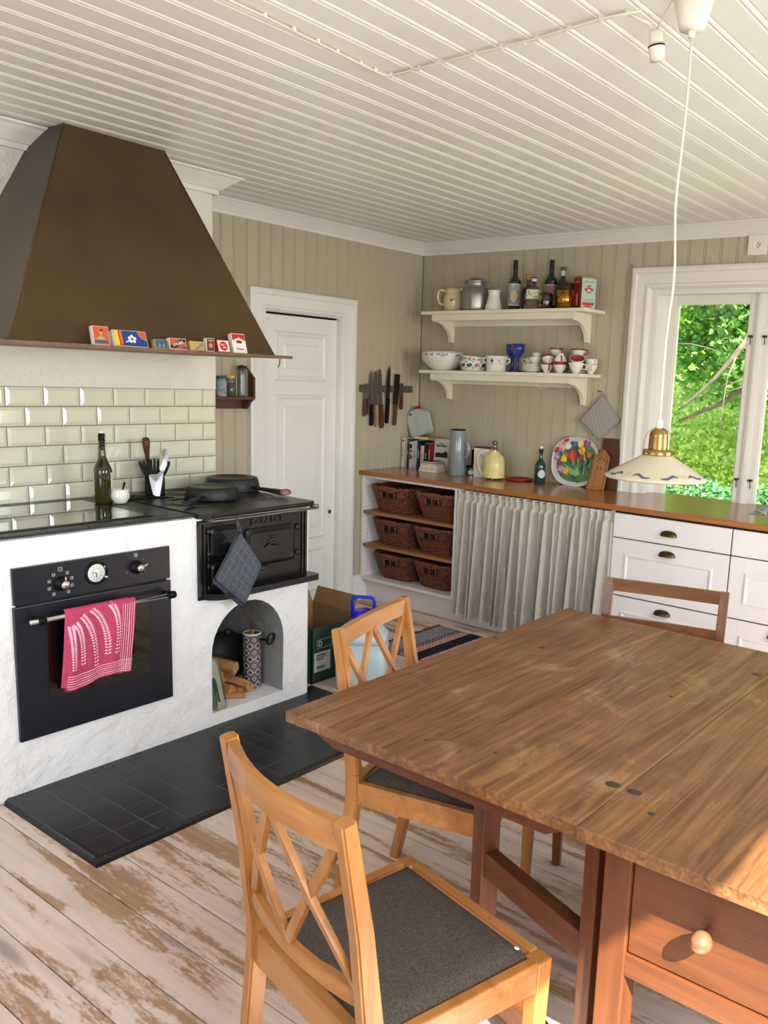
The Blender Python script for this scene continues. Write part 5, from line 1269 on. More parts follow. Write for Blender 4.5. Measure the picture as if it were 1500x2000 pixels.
motif(pot_, .0665, .068, VA-.35, 'diamond', porc_blue, 1.0); motif(pot_, .0665, .05, VA-.35, 'leaf', porc_blue, .6); motif(pot_, .0665, .066, VA+.35, 'curl', porc_blue, .6); motif(pot_, .0665, .05, VA+.45, 'dot', porc_blue, .8); motif(pot_, .0665, .078, VA+.15, 'dot', porc_blue, .5)
gob = [(0, 0), (.030, 0), (.031, .003), (.014, .012), (.008, .03), (.009, .085), (.016, .098), (.034, .118), (.041, .142), (.0435, .176), (.041, .176), (.037, .142), (.02, .115), (0, .112)]
vessel('blue_goblet', 'cobalt blue goblet standing free, right of the two', 'goblet', .905, -.115, gob, blue_glass, group='cobalt blue goblets')
vessel('blue_goblet', 'cobalt blue goblet half hidden behind the flower-patterned pot', 'goblet', .815, -.045, gob, blue_glass, group='cobalt blue goblets')
pp = [(0, 0), (.03, 0), (.032, .003), (.055, .008), (.066, .013), (.065, .015), (.03, .006), (0, .005)]
for k in range(5):
    z = LS(1.03)+.001+k*.0088
    vessel('white_saucer', ['lowest of the white saucers stacked on the lower shelf', 'second white saucer from the bottom of the stack', 'middle white saucer of the stack', 'second white saucer from the top of the stack', 'top white saucer of the stack, under the small cups'][k], 'saucer', 1.03+random.uniform(-.002, .002), -.14, pp, porcelain, z=z, group='stacked white saucers')
cupp = [(0, 0), (.016, 0), (.018, .004), (.017, .008), (.030, .022), (.037, .045), (.039, .052), (.037, .052), (.034, .044), (.026, .022), (0, .012)]
def cup(label, x, y, z=None, s=1.0, ha=None, rim=None, inside=None, rot=None, mat=porcelain, grp=None, hmat=None, flip=False):
    pr = [(r*s, h*s) for r, h in cupp]
    t = thing('coffee_cup', label, 'cup', (x, y, LS(x) if z is None else z), rot=rot, group=grp)
    G().lathe(pr, seg=30).done('cup_body', mat, t, True)
    if ha is not None:
        d = vdir(ha); G().tube([d*.034*s+Vector((0, 0, .043*s)), d*.052*s+Vector((0, 0, .044*s)), d*.057*s+Vector((0, 0, .032*s)), d*.048*s+Vector((0, 0, .020*s)), d*.030*s+Vector((0, 0, .020*s))], .0032*s, 7).done('handle', hmat or mat, t, True)
    if rim: G().lathe([(.0368*s, .044*s), (.0396*s, .0525*s), (.0365*s, .0527*s), (.0338*s, .044*s)], seg=30).done('red_rim', rim, t, True)
    if inside: G().lathe([(.0365*s, .0515*s), (.033*s, .044*s), (.025*s, .0225*s), (0, .0125*s)], seg=30).done('red_inside', inside, t, True)
    return t
zt = LS(1.03)+.001+4*.0088+.007
cup('small white cup on the saucer stack, handle to the left', 1.047, -.135, zt, 1.0, VA-2.0, grp='white cups on the saucers'); cup('small white cup at the very top, on the cup above the saucers', 1.05, -.125, zt+.040, .72, None)
cup('thin white cup behind, at the left of the saucer stack', .985, -.10, zt, .85, VA-1.4)
# red-banded cups
def band(t, s, a, m=porc_red):
    d = vdir(a); g = G(); g.tube([d*(.0395*s)+Vector((0, 0, .047*s)), d*(.0375*s)+Vector((0, 0, .03*s)), d*.027*s+Vector((0, 0, .014*s))], .0035*s, 6); g.done('red_stripe', m, t, True)
RG = 'red-banded cups'
k1 = cup('red-banded cup standing on the shelf, left of the pair at the saucers', 1.153, -.16, None, 1.12, None, porc_red, grp=RG); band(k1, 1.12, VA+.35)
k2 = cup('red-banded cup tilted in the leftmost red-banded cup', 1.160, -.155, LS(1.155)+.046, 1.05, None, porc_red, rot=(math.radians(-14), math.radians(-16), 0), grp=RG)
k3 = cup('red-banded cup on top, just right of the blue goblets and saucers', 1.172, -.09, LS(1.17)+.094, 1.1, VA+.6, porc_red, grp=RG, hmat=porc_red)
k3b = cup('red-banded cup standing behind, carrying the topmost left red-banded cup', 1.172, -.072, None, 1.1, None, porc_red, grp=RG); k3c = cup('red-banded cup in the middle of the rear red-banded stack', 1.172, -.08, LS(1.17)+.046, 1.1, None, porc_red, grp=RG)
k4 = cup('red-banded cup upright, carrying an upside-down cup', 1.252, -.17, None, 1.12, None, porc_red, grp=RG)
k5 = cup('red-banded cup turned upside down on another cup rim to rim', 1.252, -.17, LS(1.252)+.118, 1.12, None, porc_red, rot=(PI, 0, 0), grp=RG); band(k5, 1.12, -(VA+.2)); band(k5, 1.12, -(VA-1.2))
for k in range(9): vessel('red_rimmed_saucer', 'red-rimmed saucer in the rear stack between the cups', 'saucer', 1.318, -.068, [(r*.95, h) for r, h in pp], porc_red if k % 2 else porcelain, z=LS(1.318)+.001+k*.0105, group='red-rimmed saucers')
k6 = cup('shallow red-banded cup on the rear saucer stack, highest of the cups', 1.318, -.075, LS(1.318)+.0985, 1.25, VA+1.1, porc_red, grp=RG, hmat=porc_red)
k6.scale = (1, 1, .75)
k7 = cup('white cup with handle under the cup with red inside', 1.367, -.175, None, 1.22, VA+1.2)
k8 = cup('cup with dark red inside, tipped towards the room on a white cup', 1.366, -.168, LS(1.367)+.056, 1.22, None, None, porc_red, rot=(math.radians(24), math.radians(16), 0)); k8.scale = (1, 1, .62)
k9 = cup('lower of the two plain white cups at the right end of the lower shelf', 1.417, -.085, None, 1.05, VA+.1); k10 = cup('upper of the two plain white cups at the right end of the lower shelf', 1.417, -.085, LS(1.42)+.034, 1.05, VA+.6)

# ================================================================== ON THE WORKTOP
CT = 0.890
bk = random.Random(3)
books = [  # width, height, depth, colour, lean, label
    (.026, .205, .15, (222, 212, 178), 'cream cookery book, first on the left against the door wall'),
    (.016, .205, .15, (150, 170, 178), 'pale blue-grey book next to the leftmost cream book'),
    (.016, .200, .15, (40, 44, 50), 'thin dark book with orange top label, third from the left'),
    (.030, .182, .15, (206, 200, 196), 'light book with red and black spine drawing'),
    (.032, .190, .15, (186, 188, 190), 'pale grey book left of the tall navy one'),
    (.026, .196, .15, (24, 32, 52), 'tall navy blue book in the middle of the row'),
    (.028, .160, .14, (210, 202, 170), 'short cream book between the navy and the black book'),
    (.030, .178, .15, (22, 24, 32), 'black book with white spine lettering'),
    (.026, .180, .15, (146, 30, 36), 'dark red book at the right end of the upright books')]
# book row runs along x, spines facing the viewer
xb = 0.012
for i, (wd, hh, dp, c, lb) in enumerate(books):
    t = thing('book', lb, 'book', (xb+wd/2, -.035, CT), rot=(0, math.radians(1.2), 0), group='books standing in a row on the worktop')
    cm_ = M('book_cover_%d' % i, c, .5, var=.04)
    yfr = -(.19 - .004*i) + .035
    G().box(-wd/2, wd/2, yfr, -.0, 0, hh, .0015).done('cover', cm_, t, True)
    G().box(-wd/2+.002, wd/2-.002, yfr+.004, .001, .004, hh+.0006).done('pages', page, t, True)
    ink = label_cream if sum(c) < 300 else ink_black
    g = G(); z = hh*.2
    ttl = ['DET GODA', 'MAT', 'BROD', 'KOK', 'GRONT', 'KOKBOK', 'SOPPA', 'DAVID', 'MATLAGNING'][i]
    text(ttl, min(.014, wd*.55), (0, yfr-.0008, hh*.52), (PI/2, -PI/2, 0), ink, t, name='spine_title')
    if i in (2,): G().box(-wd/2+.001, wd/2-.001, yfr-.001, yfr+.001, hh-.03, hh-.006).done('spine_label', orange_print, t, True)
    if i == 3:
        g = G()
        for (a, b, m) in ((.06, .09, 0), (.11, .125, 0)): g.box(-.010, .012, yfr-.001, yfr+.001, a, b)
        g.done('spine_drawing', red_print, t, True); G().box(-.012, .008, yfr-.001, yfr+.001, .135, .165).done('spine_drawing', ink_black, t, True)
    if i == 0: G().lathe([(.007, 0), (0, .0008)], (0, yfr-.0003, hh-.02), 12, (0, -1, 0)).done('spine_emblem', ink_black, t, True)
    xb += wd + .0012
mt = thing('cookbook', 'white cookbook standing face out, lettered MATRESA', 'book', (.318, -.120, CT), rot=(math.radians(-3), 0, 0))
G().box(-.062, .062, -.012, .012, .0, .216, .002).done('cover', M('matresa_cover', (200, 200, 192), .5, var=.03), mt, True)
text('MATRESA', .020, (.002, -.0135, .168), RY, ink_black, mt, bold=True); text('Min enkla', .010, (.0, -.0135, .186), RY, slate_print, mt)
g = G(); g.bm.faces.new([g.bm.verts.new((a, -.0130, b)) for a, b in [(-.05, .09), (.058, .09), (.058, .125), (.04, .135), (.01, .12), (-.03, .122), (-.05, .115)]]); g.done('cover_photo', ink_black, mt, True)
# horizontal stack in front of MATRESA
stk = [(.23, .125, .014, (196, 190, 178), 0.06), (.22, .12, .014, (206, 196, 180), -.04), (.19, .12, .018, (226, 222, 212), .02), (.18, .12, .012, (70, 30, 34), .05), (.17, .11, .010, (44, 44, 46), -.05)]
zz = CT
for i, (L_, W_, h_, c, a) in enumerate(stk):
    t = thing('magazine' if i < 2 else 'book', ['lowest magazine lying under the stack right of the red book', 'second magazine from below in the lying stack', 'thick white book lying in the middle of the stack', 'dark red book lying near the top of the stack', 'thin black booklet on top of the lying stack'][i], 'book', (.318, -.215, zz), a, 'books lying in a small stack')
    G().box(-L_/2*.6, L_/2*.6, -W_/2, W_/2, 0, h_, .001).done('cover', M('lying_cover_%d' % i, c, .5), t, True); G().box(-L_/2*.6+.002, L_/2*.6+.001, -W_/2-.0006, W_/2-.004, .002, h_-.002).done('pages', page, t, True); zz += h_+.0006
wbx = thing('wooden_box', 'small wooden box lying on the books in the corner', 'box', (.165, -.085, CT+.1985))
G().box(-.095, .095, -.045, .045, 0, .022, .002).done('box_body', M('pale_pine', (168, 136, 84), .6, var=.1), wbx, True); G().box(-.09, .04, -.0462, -.0445, .004, .018).done('paper_label', label_cream, wbx, True)
cn = thing('plastic_canister', 'milky plastic canister with red cap standing tilted on the books in the corner', 'canister', (.105, -.085, CT+.2215), rot=(0, math.radians(-17), math.radians(6)))
g = G(); g.prism([(-.070, .012), (-.055, 0), (.075, 0), (.088, .012), (.088, .150), (.045, .185), (-.03, .185), (-.070, .135)], 'y', -.038, .038)
bmesh.ops.bevel(g.bm, geom=g.bm.edges[:], offset=.007, segments=2, affect='EDGES'); g.done('canister_body', canister_mat, cn, True)
G().lathe([(.022, 0), (.022, .026), (.019, .029), (0, .029)], (.018, 0, .178), 20).done('cap', red_paint, cn, True); G().lathe([(.008, 0), (.006, .002), (0, .002)], (-.028, -.0385, .158), 10, (0, -1, 0)).done('handle_hole', brown_print, cn, True)
G().tube([(.015, -.039, .14), (.02, -.0395, .06), (.03, -.039, .01)], .003, 6).done('moulded_ridge', canister_mat, cn, True)

x0_, y0_ = .553, -.245
vj = thing('vacuum_jug', 'tall grey cylindrical vacuum jug with loop handle and black lid', 'jug', (x0_, y0_, CT))
G().lathe([(0, 0), (.053, 0), (.055, .003), (.052, .15), (.050, .292), (.048, .297), (0, .297)], seg=44).done('jug_body', grey_plastic, vj, True)
G().lathe([(.0495, .2965), (.0505, .300), (.046, .303), (0, .302)], seg=36).done('lid', black_plastic, vj, True)
hd_ = vdir(VA+PI/2-.35)
G().tube([hd_*.045+Vector((0, 0, .225)), hd_*.068+Vector((0, 0, .222)), hd_*.080+Vector((0, 0, .200)), hd_*.082+Vector((0, 0, .165)), hd_*.072+Vector((0, 0, .130)), hd_*.047+Vector((0, 0, .122))], [.012, .013, .013, .013, .013, .011], 12).done('handle', grey_plastic, vj, True)
G().lathe([(.007, 0), (.005, .002), (0, .002)], vdir(VA-1.15)*.050+Vector((0, 0, .262)), 10, vdir(VA-1.15)).done('spout_hole', black_plastic, vj, True)
sc_ = vessel('preserve_jar', 'small jar with dark contents and silver lid just right of the grey jug', 'jar', .612, -.165, [(0, 0), (.033, 0), (.035, .004), (.035, .05), (0, .05)], steel, z=CT)
G().lathe([(.034, .05), (.034, .066), (0, .066)], seg=24).done('dark_band', black_plastic, sc_, True)
g = G(); wrap(g, .035, .012, .032, VA-.5, VA+.5); g.done('paper_label', label_pale, sc_, True)
bx = thing('black_box', 'black box behind the jar and left of the white carton', 'box', (.612, -.100, CT+.0005)); G().box(-.03, .03, -.03, .03, 0, .165, .002).done('box_body', black_plastic, bx, True)
wx = thing('white_carton', 'white carton box with a dark top between grey jug and yellow kettle', 'box', (.708, -.165, CT), math.radians(14))
G().box(-.055, .055, -.035, .035, 0, .190, .002).done('carton_body', M('carton', (220, 216, 208), .6), wx, True); G().box(-.056, .056, -.036, .036, .188, .196).done('carton_top', brown_print, wx, True)
text('Te', .02, (0, -.0362, .14), RY, slate_print, wx)
kt = thing('thermos_kettle', 'yellow enamelled thermos jug with basket pattern and curved handle', 'kettle', (.830, -.215, CT))
G().lathe([(0, .012), (.070, .012), (.074, .016), (.072, .022), (.067, .024), (.067, .03), (.068, .085), (.064, .130), (.05, .155), (.034, .168), (.030, .172), (.030, .182), (0, .182)], seg=44).done('kettle_body', yellow_enamel, kt, True)
g = G()
for r in range(6):
    for k in range(26):
        a = 2*PI*(k+.5*(r % 2))/26; d = vdir(a); R = .0675-.0006*r; p = d*R+Vector((0, 0, .055+r*.012)); g.lathe([(.0062, -.0015), (.005, .0022), (0, .0032)], p, 6, d)
g.done('raised_weave', yellow_enamel, kt, True)
g = G()
for k in range(40):
    d = vdir(2*PI*k/40); g.tube([d*.067+Vector((0, 0, .028)), d*.0682+Vector((0, 0, .048))], .0022, 4)
for k in range(30):
    d = vdir(2*PI*k/30); g.tube([d*.066+Vector((0, 0, .128)), d*.052+Vector((0, 0, .152))], .0020, 4)
g.done('raised_ribs', yellow_enamel, kt, True)
d = vdir(VA-PI/2+.1)
G().tube([d*.020+Vector((0, 0, .178)), d*.06+Vector((0, 0, .182)), d*.092+Vector((0, 0, .172)), d*.108+Vector((0, 0, .14)), d*.104+Vector((0, 0, .09)), d*.088+Vector((0, 0, .045)), d*.07+Vector((0, 0, .02)), d*.05+Vector((0, 0, .016))], .0048, 8).done('handle', yellow_enamel, kt, True)
G().lathe([(.019, .182), (.019, .206), (.021, .208), (.021, .216), (0, .216)], seg=24).done('steel_neck', steel, kt, True); G().lathe([(.0215, .205), (.0215, .2085), (0, .2085)], seg=24).done('red_ring', red_paint, kt, True)
G().lathe([(.010, .214), (.010, .222), (.017, .226), (.019, .236), (.014, .246), (0, .249)], seg=20).done('stopper', steel_dull, kt, True)
for k in range(3): G().lathe([(0, 0), (.005, 0), (.006, .005), (.004, .012), (0, .012)], vdir(VA+k*2*PI/3)*.05, 10).done('foot', steel, kt, True)
rt = thing('round_tray', 'small round dark red lacquer tray lying between kettle and green bottle', 'tray', (.965, -.115, CT))
G().lathe([(0, 0), (.078, 0), (.088, .006), (.090, .012), (.086, .012), (.078, .005), (0, .004)], seg=40).done('tray_body', red_paint, rt, True)
G().lathe([(.0845, .0115), (.0875, .0128), (.0905, .0122)], seg=40).done('rim', M('brick_rim', (120, 40, 30), .4), rt, True)
gb = thing('green_swing_top_bottle', 'green glass swing-top bottle with white round label', 'bottle', (1.150, -.165, CT))
G().lathe(bottle_prof(.036, .222, .011, .52, .74), seg=30).done('glass_body', bottle_green, gb, True)
G().lathe([(.012, .218), (.012, .226), (.013, .228), (.013, .236), (0, .238)], seg=18).done('stopper', porcelain, gb, True)
g = G()
for s in (-1, 1): q_ = vdir(VA+PI/2)*s; g.tube([q_*.011+Vector((0, 0, .196)), q_*.017+Vector((0, 0, .208)), q_*.013+Vector((0, 0, .230))], .0013, 5)
g.done('wire_clasp', steel_dark, gb, True); G().lathe([(.0118, .205), (.0135, .207), (.0135, .215), (.0118, .217)], seg=18).done('rubber_ring', brown_cap, gb, True)
g = G()
for i in range(14): z0 = .04+.052*i/14; hw = .72*math.sin(PI*(i+.5)/14)**.6; wrap(g, .036, z0, z0+.0039, VA+.35-hw, VA+.35+hw, 8)
g.done('round_label', label_pale, gb, True)

# tulip tray leaning on the wall
tr_ = thing('tulip_tray', 'round melamine tray printed with colourful tulips, leaning on the wall', 'tray', (1.326, -.062, CT), rot=(math.radians(-7), 0, 0))
R_ = .163
def trp(a):    # rounded outline with flat right part hidden behind the boards
    e = 2.5; c, s = math.cos(a), math.sin(a); return (R_*math.copysign(abs(c)**(2/e), c), .150 + .150*math.copysign(abs(s)**(2/e), s))
NT = 48; g = G(); O = [trp(2*PI*i/NT) for i in range(NT)]
g.prism(O, 'y', -.004, .002); g.done('tray_board', label_pale, tr_, True)
g = G(); g.tube([(a, -.006, b) for a, b in O], .0045, 6, True); g.done('raised_rim', M('pale_pink_rim', (226, 208, 206), .3), tr_, True)
def shape(par, nm, mat, polys, lay):
    g = G()
    for P in polys: g.bm.faces.new([g.bm.verts.new((a, -.0046-lay*.0003, b)) for a, b in P])
    g.done(nm, mat, par, True)
def rot2(P, c, a, s=1.0): return [(c[0]+s*(p[0]*math.cos(a)-p[1]*math.sin(a)), c[1]+s*(p[0]*math.sin(a)+p[1]*math.cos(a))) for p in P]
leafP = [(0, -1), (.18, -.4), (.2, .2), (.08, .7), (0, 1), (-.1, .6), (-.16, 0), (-.12, -.6)]
stemP = [(-.02, -1), (.02, -1), (.02, 1), (-.02, 1)]
shape(tr_, 'printed_background', M('print_ground_green', (92, 132, 84), .5, var=.4, nscale=50), [[(.012+(a)*.86, .150+(b-.150)*.84) for a, b in O]], -1)
lg1 = M('print_leaf_green', (66, 122, 70), .5, var=.25, nscale=30); lg2 = M('print_leaf_dark', (48, 88, 72), .5, var=.25, nscale=30); lg3 = M('print_leaf_light', (150, 180, 120), .5, var=.2, nscale=30)
rq = random.Random(11); LV = {0: [], 1: [], 2: []}
for i in range(60):
    a = rq.uniform(0, 2*PI); rr = rq.random()**.5*.100; c = (rr*math.cos(a)+.012, .148+rr*math.sin(a)*.95)
    ang = math.atan2(c[1]-.02, c[0]-.07)-PI/2 + rq.uniform(-.5, .5)
    LV[i % 3].append((rot2(leafP, c, ang, rq.uniform(.030, .055)), i))
for k, m in ((0, lg1), (1, lg2), (2, lg3)):
    for j, (P, i) in enumerate(LV[k]): pass
    g = G()
    for P, i in LV[k]:
        g.bm.faces.new([g.bm.verts.new((a, -.0046-.00004*i, b)) for a, b in P])
    g.done('printed_leaves', m, tr_, True)
tulA = [(-.5, -.9), (-.95, -.2), (-1.0, .5), (-.75, 1.1), (-.4, .55), (0, .1), (-.1, -.8)]; tulB = [(.5, -.9), (.95, -.2), (1.0, .5), (.7, 1.15), (.35, .6), (0, .1), (.1, -.8)]; tulC = [(0, -1.0), (-.45, -.5), (-.5, .4), (0, 1.3), (.5, .4), (.45, -.5)]
def tulip(c, ang, s, c1_, c2_, k):
    s *= 1.25
    m1 = M('tulip_a%d' % k, c1_, .5, var=.15, nscale=60); m2 = M('tulip_b%d' % k, c2_, .5, var=.15, nscale=60)
    shape(tr_, 'printed_tulip', m1, [rot2(tulA, c, ang, s), rot2(tulB, c, ang, s)], 10+k*.6); shape(tr_, 'printed_tulip_petal', m2, [rot2(tulC, c, ang, s)], 10.3+k*.6)
tl = [((-.098, .235), 1.0, .024, (218, 130, 146), (236, 178, 186)), ((-.02, .185), .25, .027, (196, 58, 46), (222, 92, 66)), ((-.018, .250), -.3, .020, (66, 72, 138), (98, 104, 170)), ((.03, .262), -.1, .018, (232, 196, 96), (244, 222, 140)), ((.045, .222), .5, .018, (240, 214, 80), (232, 160, 40)), ((-.075, .162), 1.2, .018, (236, 188, 40), (248, 216, 70)), ((-.128, .170), 1.4, .016, (150, 130, 180), (196, 182, 214)), ((-.136, .212), 1.2, .014, (180, 40, 70), (208, 70, 96)), ((-.075, .283), .4, .015, (180, 36, 60), (210, 60, 80)), ((-.108, .135), 1.6, .012, (180, 30, 60), (208, 60, 84)), ((-.085, .098), 1.9, .021, (176, 130, 160), (206, 170, 190)), ((-.050, .088), 2.4, .018, (230, 170, 60), (240, 196, 90)), ((.045, .180), -.1, .014, (176, 30, 50), (200, 60, 70)), ((.075, .270), -.3, .018, (140, 60, 110), (176, 100, 140)), ((-.055, .245), .9, .019, (226, 226, 206), (240, 238, 226)), ((.10, .2), -.4, .016, (200, 90, 60), (220, 120, 80))]
for k, (c, a, s, q1, q2) in enumerate(tl): tulip(c, a, s, q1, q2, k)

cb2 = thing('dark_cutting_board', 'tall dark brown cutting board leaning on the wall by the window', 'cutting board', (1.567, -.045, CT), rot=(math.radians(-5), 0, 0))
G().box(-.062, .062, -.010, .008, 0, .312, .003).done('board', walnut, cb2, True)
cb1 = thing('carved_cutting_board', 'small pale cutting board with house-shaped top and burnt letters L K', 'cutting board', (1.515, -.098, CT), rot=(math.radians(-9), 0, math.radians(0)))
hp = [(-.062, 0), (.054, 0), (.068, .195), (.030, .240), (-.018, .222), (-.048, .195)]
hp = [(-.064, 0), (.052, 0), (.064, .205), (.020, .246), (-.040, .200)]
G().prism(hp, 'y', -.010, .004).done('board', lightwood, cb1, True)
g = G(); hp2 = [((a-.005)*.86+.005, .115+(b-.115)*.9) for a, b in hp]; g.tube([(a, -.0105, b) for a, b in hp2], .0018, 5, True); g.done('burnt_border', handle_wood, cb1, True)
text('L K', .026, (.012, -.0108, .130), RY, brown_print, cb1, ext=.0004)
g = G()
for (a, b, c_) in ((.015, .20, 0), (.0, .19, .8), (.03, .19, -.8), (-.01, .175, 1.2), (.04, .178, -1.2)): g.bm.faces.new([g.bm.verts.new((p[0], -.0108, p[1])) for p in rot2(leafP, (a, b), c_, .013)])
g.done('burnt_ornament', brown_print, cb1, True)

# ticking pot holder on the wall
tk = thing('striped_pot_holder', 'striped ticking pot holder hanging from a nail by the window frame', 'pot holder', (1.462, -.018, 1.30))
g = G(); Vt = [Vector((1.470, -.014, 1.468)), Vector((1.598, -.016, 1.308)), Vector((1.462, -.022, 1.182)), Vector((1.318, -.018, 1.298))]
def tp_(u, v, s=1):
    p = Vt[0].lerp(Vt[1], u).lerp(Vt[3].lerp(Vt[2], u), v); k = min(u, 1-u, v, 1-v); p.y -= s*.006*min(1, k*14)**.5; return p
g.grid(lambda u, v: tp_(u, v), 14, 14); g.grid(lambda u, v: tp_(u, v, -1), 14, 14); bmesh.ops.remove_doubles(g.bm, verts=g.bm.verts[:], dist=.0004); g.done('quilted_cloth', ticking, tk)
g = G(); g.tube([Vt[0], Vt[1], Vt[2], Vt[3]], .0045, 6, True)
ed = M('edge_binding', (176, 170, 160), .9, var=.45, nscale=160); g.done('edge_binding', ed, tk)
G().tube([(1.468, -.016, 1.468), (1.458, -.02, 1.482), (1.470, -.02, 1.482), (1.476, -.016, 1.466)], .0018, 5).done('loop', ed, tk)
nl = G().cyl((1.455, 0, 1.478), (1.445, -.035, 1.484), .003, seg=8).done('wall_nail', iron); tag(nl, 'dark iron nail in the wall holding the striped pot holder', 'nail')
ch_ = G().box(1.592, 1.610, -.010, 0, 2.203, 2.222, .002).done('curtain_bracket', M('pale_grey_metal', (150, 150, 144), .5)); tag(ch_, 'small grey bracket at the upper left corner of the window frame', 'bracket')

# paper and plastic bag at the right end
pa = thing('letter', 'thin printed white paper lying on the worktop under the window', 'paper', (2.555, -.20, CT)); G().grid(lambda u, v: Vector((-.035+u*.07, -.095+v*.19, .0012+.006*(u-.5)**2*math.sin(v*3))), 6, 10, .0004).done('sheet', paper, pa, True)
g = G()
for k in range(5): g.box(-.022, .02-.006*(k % 2), -.06+k*.02, -.057+k*.02, .0035, .0038)
g.done('print_lines', slate_print, pa, True)
pn = G().tube([(2.505, -.135, CT+.005), (2.60, -.235, CT+.005)], .0042, 8).done('ballpoint_pen', ink_white); tag(pn, 'white ballpoint pen lying on the letter', 'pen')
pbg = thing('plastic_bag', 'crumpled clear plastic bag lying on the worktop at the right picture edge', 'bag', (2.60, -.06, CT))
def crum(u, v):
    x = -.10+u*.26; y = -.09+v*.17; e = math.sin(PI*u)*math.sin(PI*v)
    n_ = mnoise.noise(Vector((x*28, y*28, 2))); return Vector((x+.02*n_, y+.02*mnoise.noise(Vector((x*22, y*22, 9))), .002+max(0, e)**.5*(.026+.030*abs(n_))))
G().grid(crum, 26, 20, .0008, False).done('bag_film', bag_plastic, pbg, True)

# ================================================================== KNIVES on the magnet strip (door wall)
ks = thing('magnetic_knife_strip', 'grey magnetic knife strip on the beige door wall', 'knife rack', (0.012, -.353, 1.428)); G().box(0.001, 0.018, -.612, -.094, 1.405, 1.452, .002).done('strip', mag_strip, ks)
g = G()
for yy_ in (-.596, -.11): g.lathe([(.006, 0), (.004, .0015), (0, .002)], (.018, yy_, 1.428), 10, (1, 0, 0))
g.done('screw', steel_dull, ks)
def knife(label, y0, zt, zj, zb, w_, hw, bmat, hmat, lean=0.0, shape_='knife', cat='knife'):
    """hanging knife: tip up at zt, handle joint zj, handle end zb"""
    t = thing('kitchen_knife' if cat == 'knife' else 'cleaver', label, cat, (.0185, y0, zj), rot=(lean, 0, 0)); Lb = zt-zj; Lh = zj-zb
    g = G()
    if shape_ == 'knife': pr = [(-w_/2, 0), (w_/2, 0), (w_/2, Lb*.35), (w_*.30, Lb*.8), (w_*0.0, Lb), (-w_*.35, Lb*.8), (-w_/2, Lb*.5)]
    elif shape_ == 'square': pr = [(-w_/2, 0), (w_/2, 0), (w_/2, Lb), (-w_/2+.004, Lb), (-w_/2, Lb-.006)]
    else: pr = [(-w_/2, 0), (w_/2, 0), (w_/2, Lb*.8), (w_*.2, Lb), (-w_*.3, Lb*.97), (-w_/2, Lb*.8)]
    g.prism(pr, 'x', 0, .0022); g.done('blade', bmat, t, True)
    g = G(); hs = [(-hw/2, 0), (hw/2, 0), (hw*.42, -Lh*.4), (hw*.5, -Lh*.85), (hw*.25, -Lh), (-hw*.4, -Lh), (-hw*.55, -Lh*.85), (-hw*.42, -Lh*.4)]
    g.prism(hs, 'x', -.004, .012); bmesh.ops.bevel(g.bm, geom=g.bm.edges[:], offset=.002, segments=1, affect='EDGES'); h_ = g.done('handle', hmat, t, True)
    g = G()
    for k in (.25, .6): g.lathe([(.0022, 0), (0, .001)], (.012, 0, -Lh*k), 8, (1, 0, 0))
    g.done('rivet', steel_dull, h_, True)
hl_ = M('pale_handle_wood', (176, 140, 96), .5, var=.1)
KN = [('small paring knife, leftmost on the magnet strip', -.577, 1.463, 1.362, 1.247, .014, .017, steel_dull, handle_wood, .0, 'r'),
      ('second small paring knife with brown handle, beside the leftmost', -.548, 1.463, 1.362, 1.255, .013, .016, steel_dull, handle_wood, .06, 'r'),
      ('pointed chef knife with black riveted handle', -.512, 1.555, 1.325, 1.185, .034, .026, steel_dull, black_plastic, .02, 'knife'),
      ('knife with pale wooden handle, fourth from the left', -.466, 1.545, 1.322, 1.177, .028, .022, steel_dull, hl_, .04, 'r'),
      ('long knife with dark red-brown handle, in the centre of the strip', -.418, 1.560, 1.325, 1.165, .030, .030, steel_dull, handle_wood, .08, 'r'),
      ('tall pointed knife with black curved handle', -.352, 1.585, 1.370, 1.197, .036, .026, steel_dark, black_plastic, -.05, 'knife')]
for k in KN: knife(*k)
knife('dark rectangular vegetable cleaver with long handle', -.272, 1.530, 1.325, 1.180, .048, .026, steel_dark, handle_wood, -.07, 'square', 'cleaver')
knife('small rectangular grey cleaver with reddish handle, rightmost knife', -.216, 1.468, 1.383, 1.290, .040, .022, steel_dull, handle_wood, .0, 'square', 'cleaver')

# ================================================================== OUTLET
ou = thing('wall_socket', 'cream wall socket above the window on the board wall', 'socket', (2.335, 0, 2.29)); G().box(2.285, 2.388, -.018, -.0005, 2.238, 2.342, .004).done('cover_plate', plastic_white, ou)
G().lathe([(.024, 0), (.024, .002), (.021, .003), (.020, .001), (0, .001)], (2.336, -.018, 2.29), 24, (0, -1, 0)).done('socket_ring', plastic_white, ou)
g = G()
for (a, b) in ((-.008, 0), (.008, 0), (0, .010), (0, -.010)): g.lathe([(.0028, 0), (0, .0006)], (2.336+a, -.0195, 2.29+b), 8, (0, -1, 0))
g.done('pin_hole', ink_black, ou)

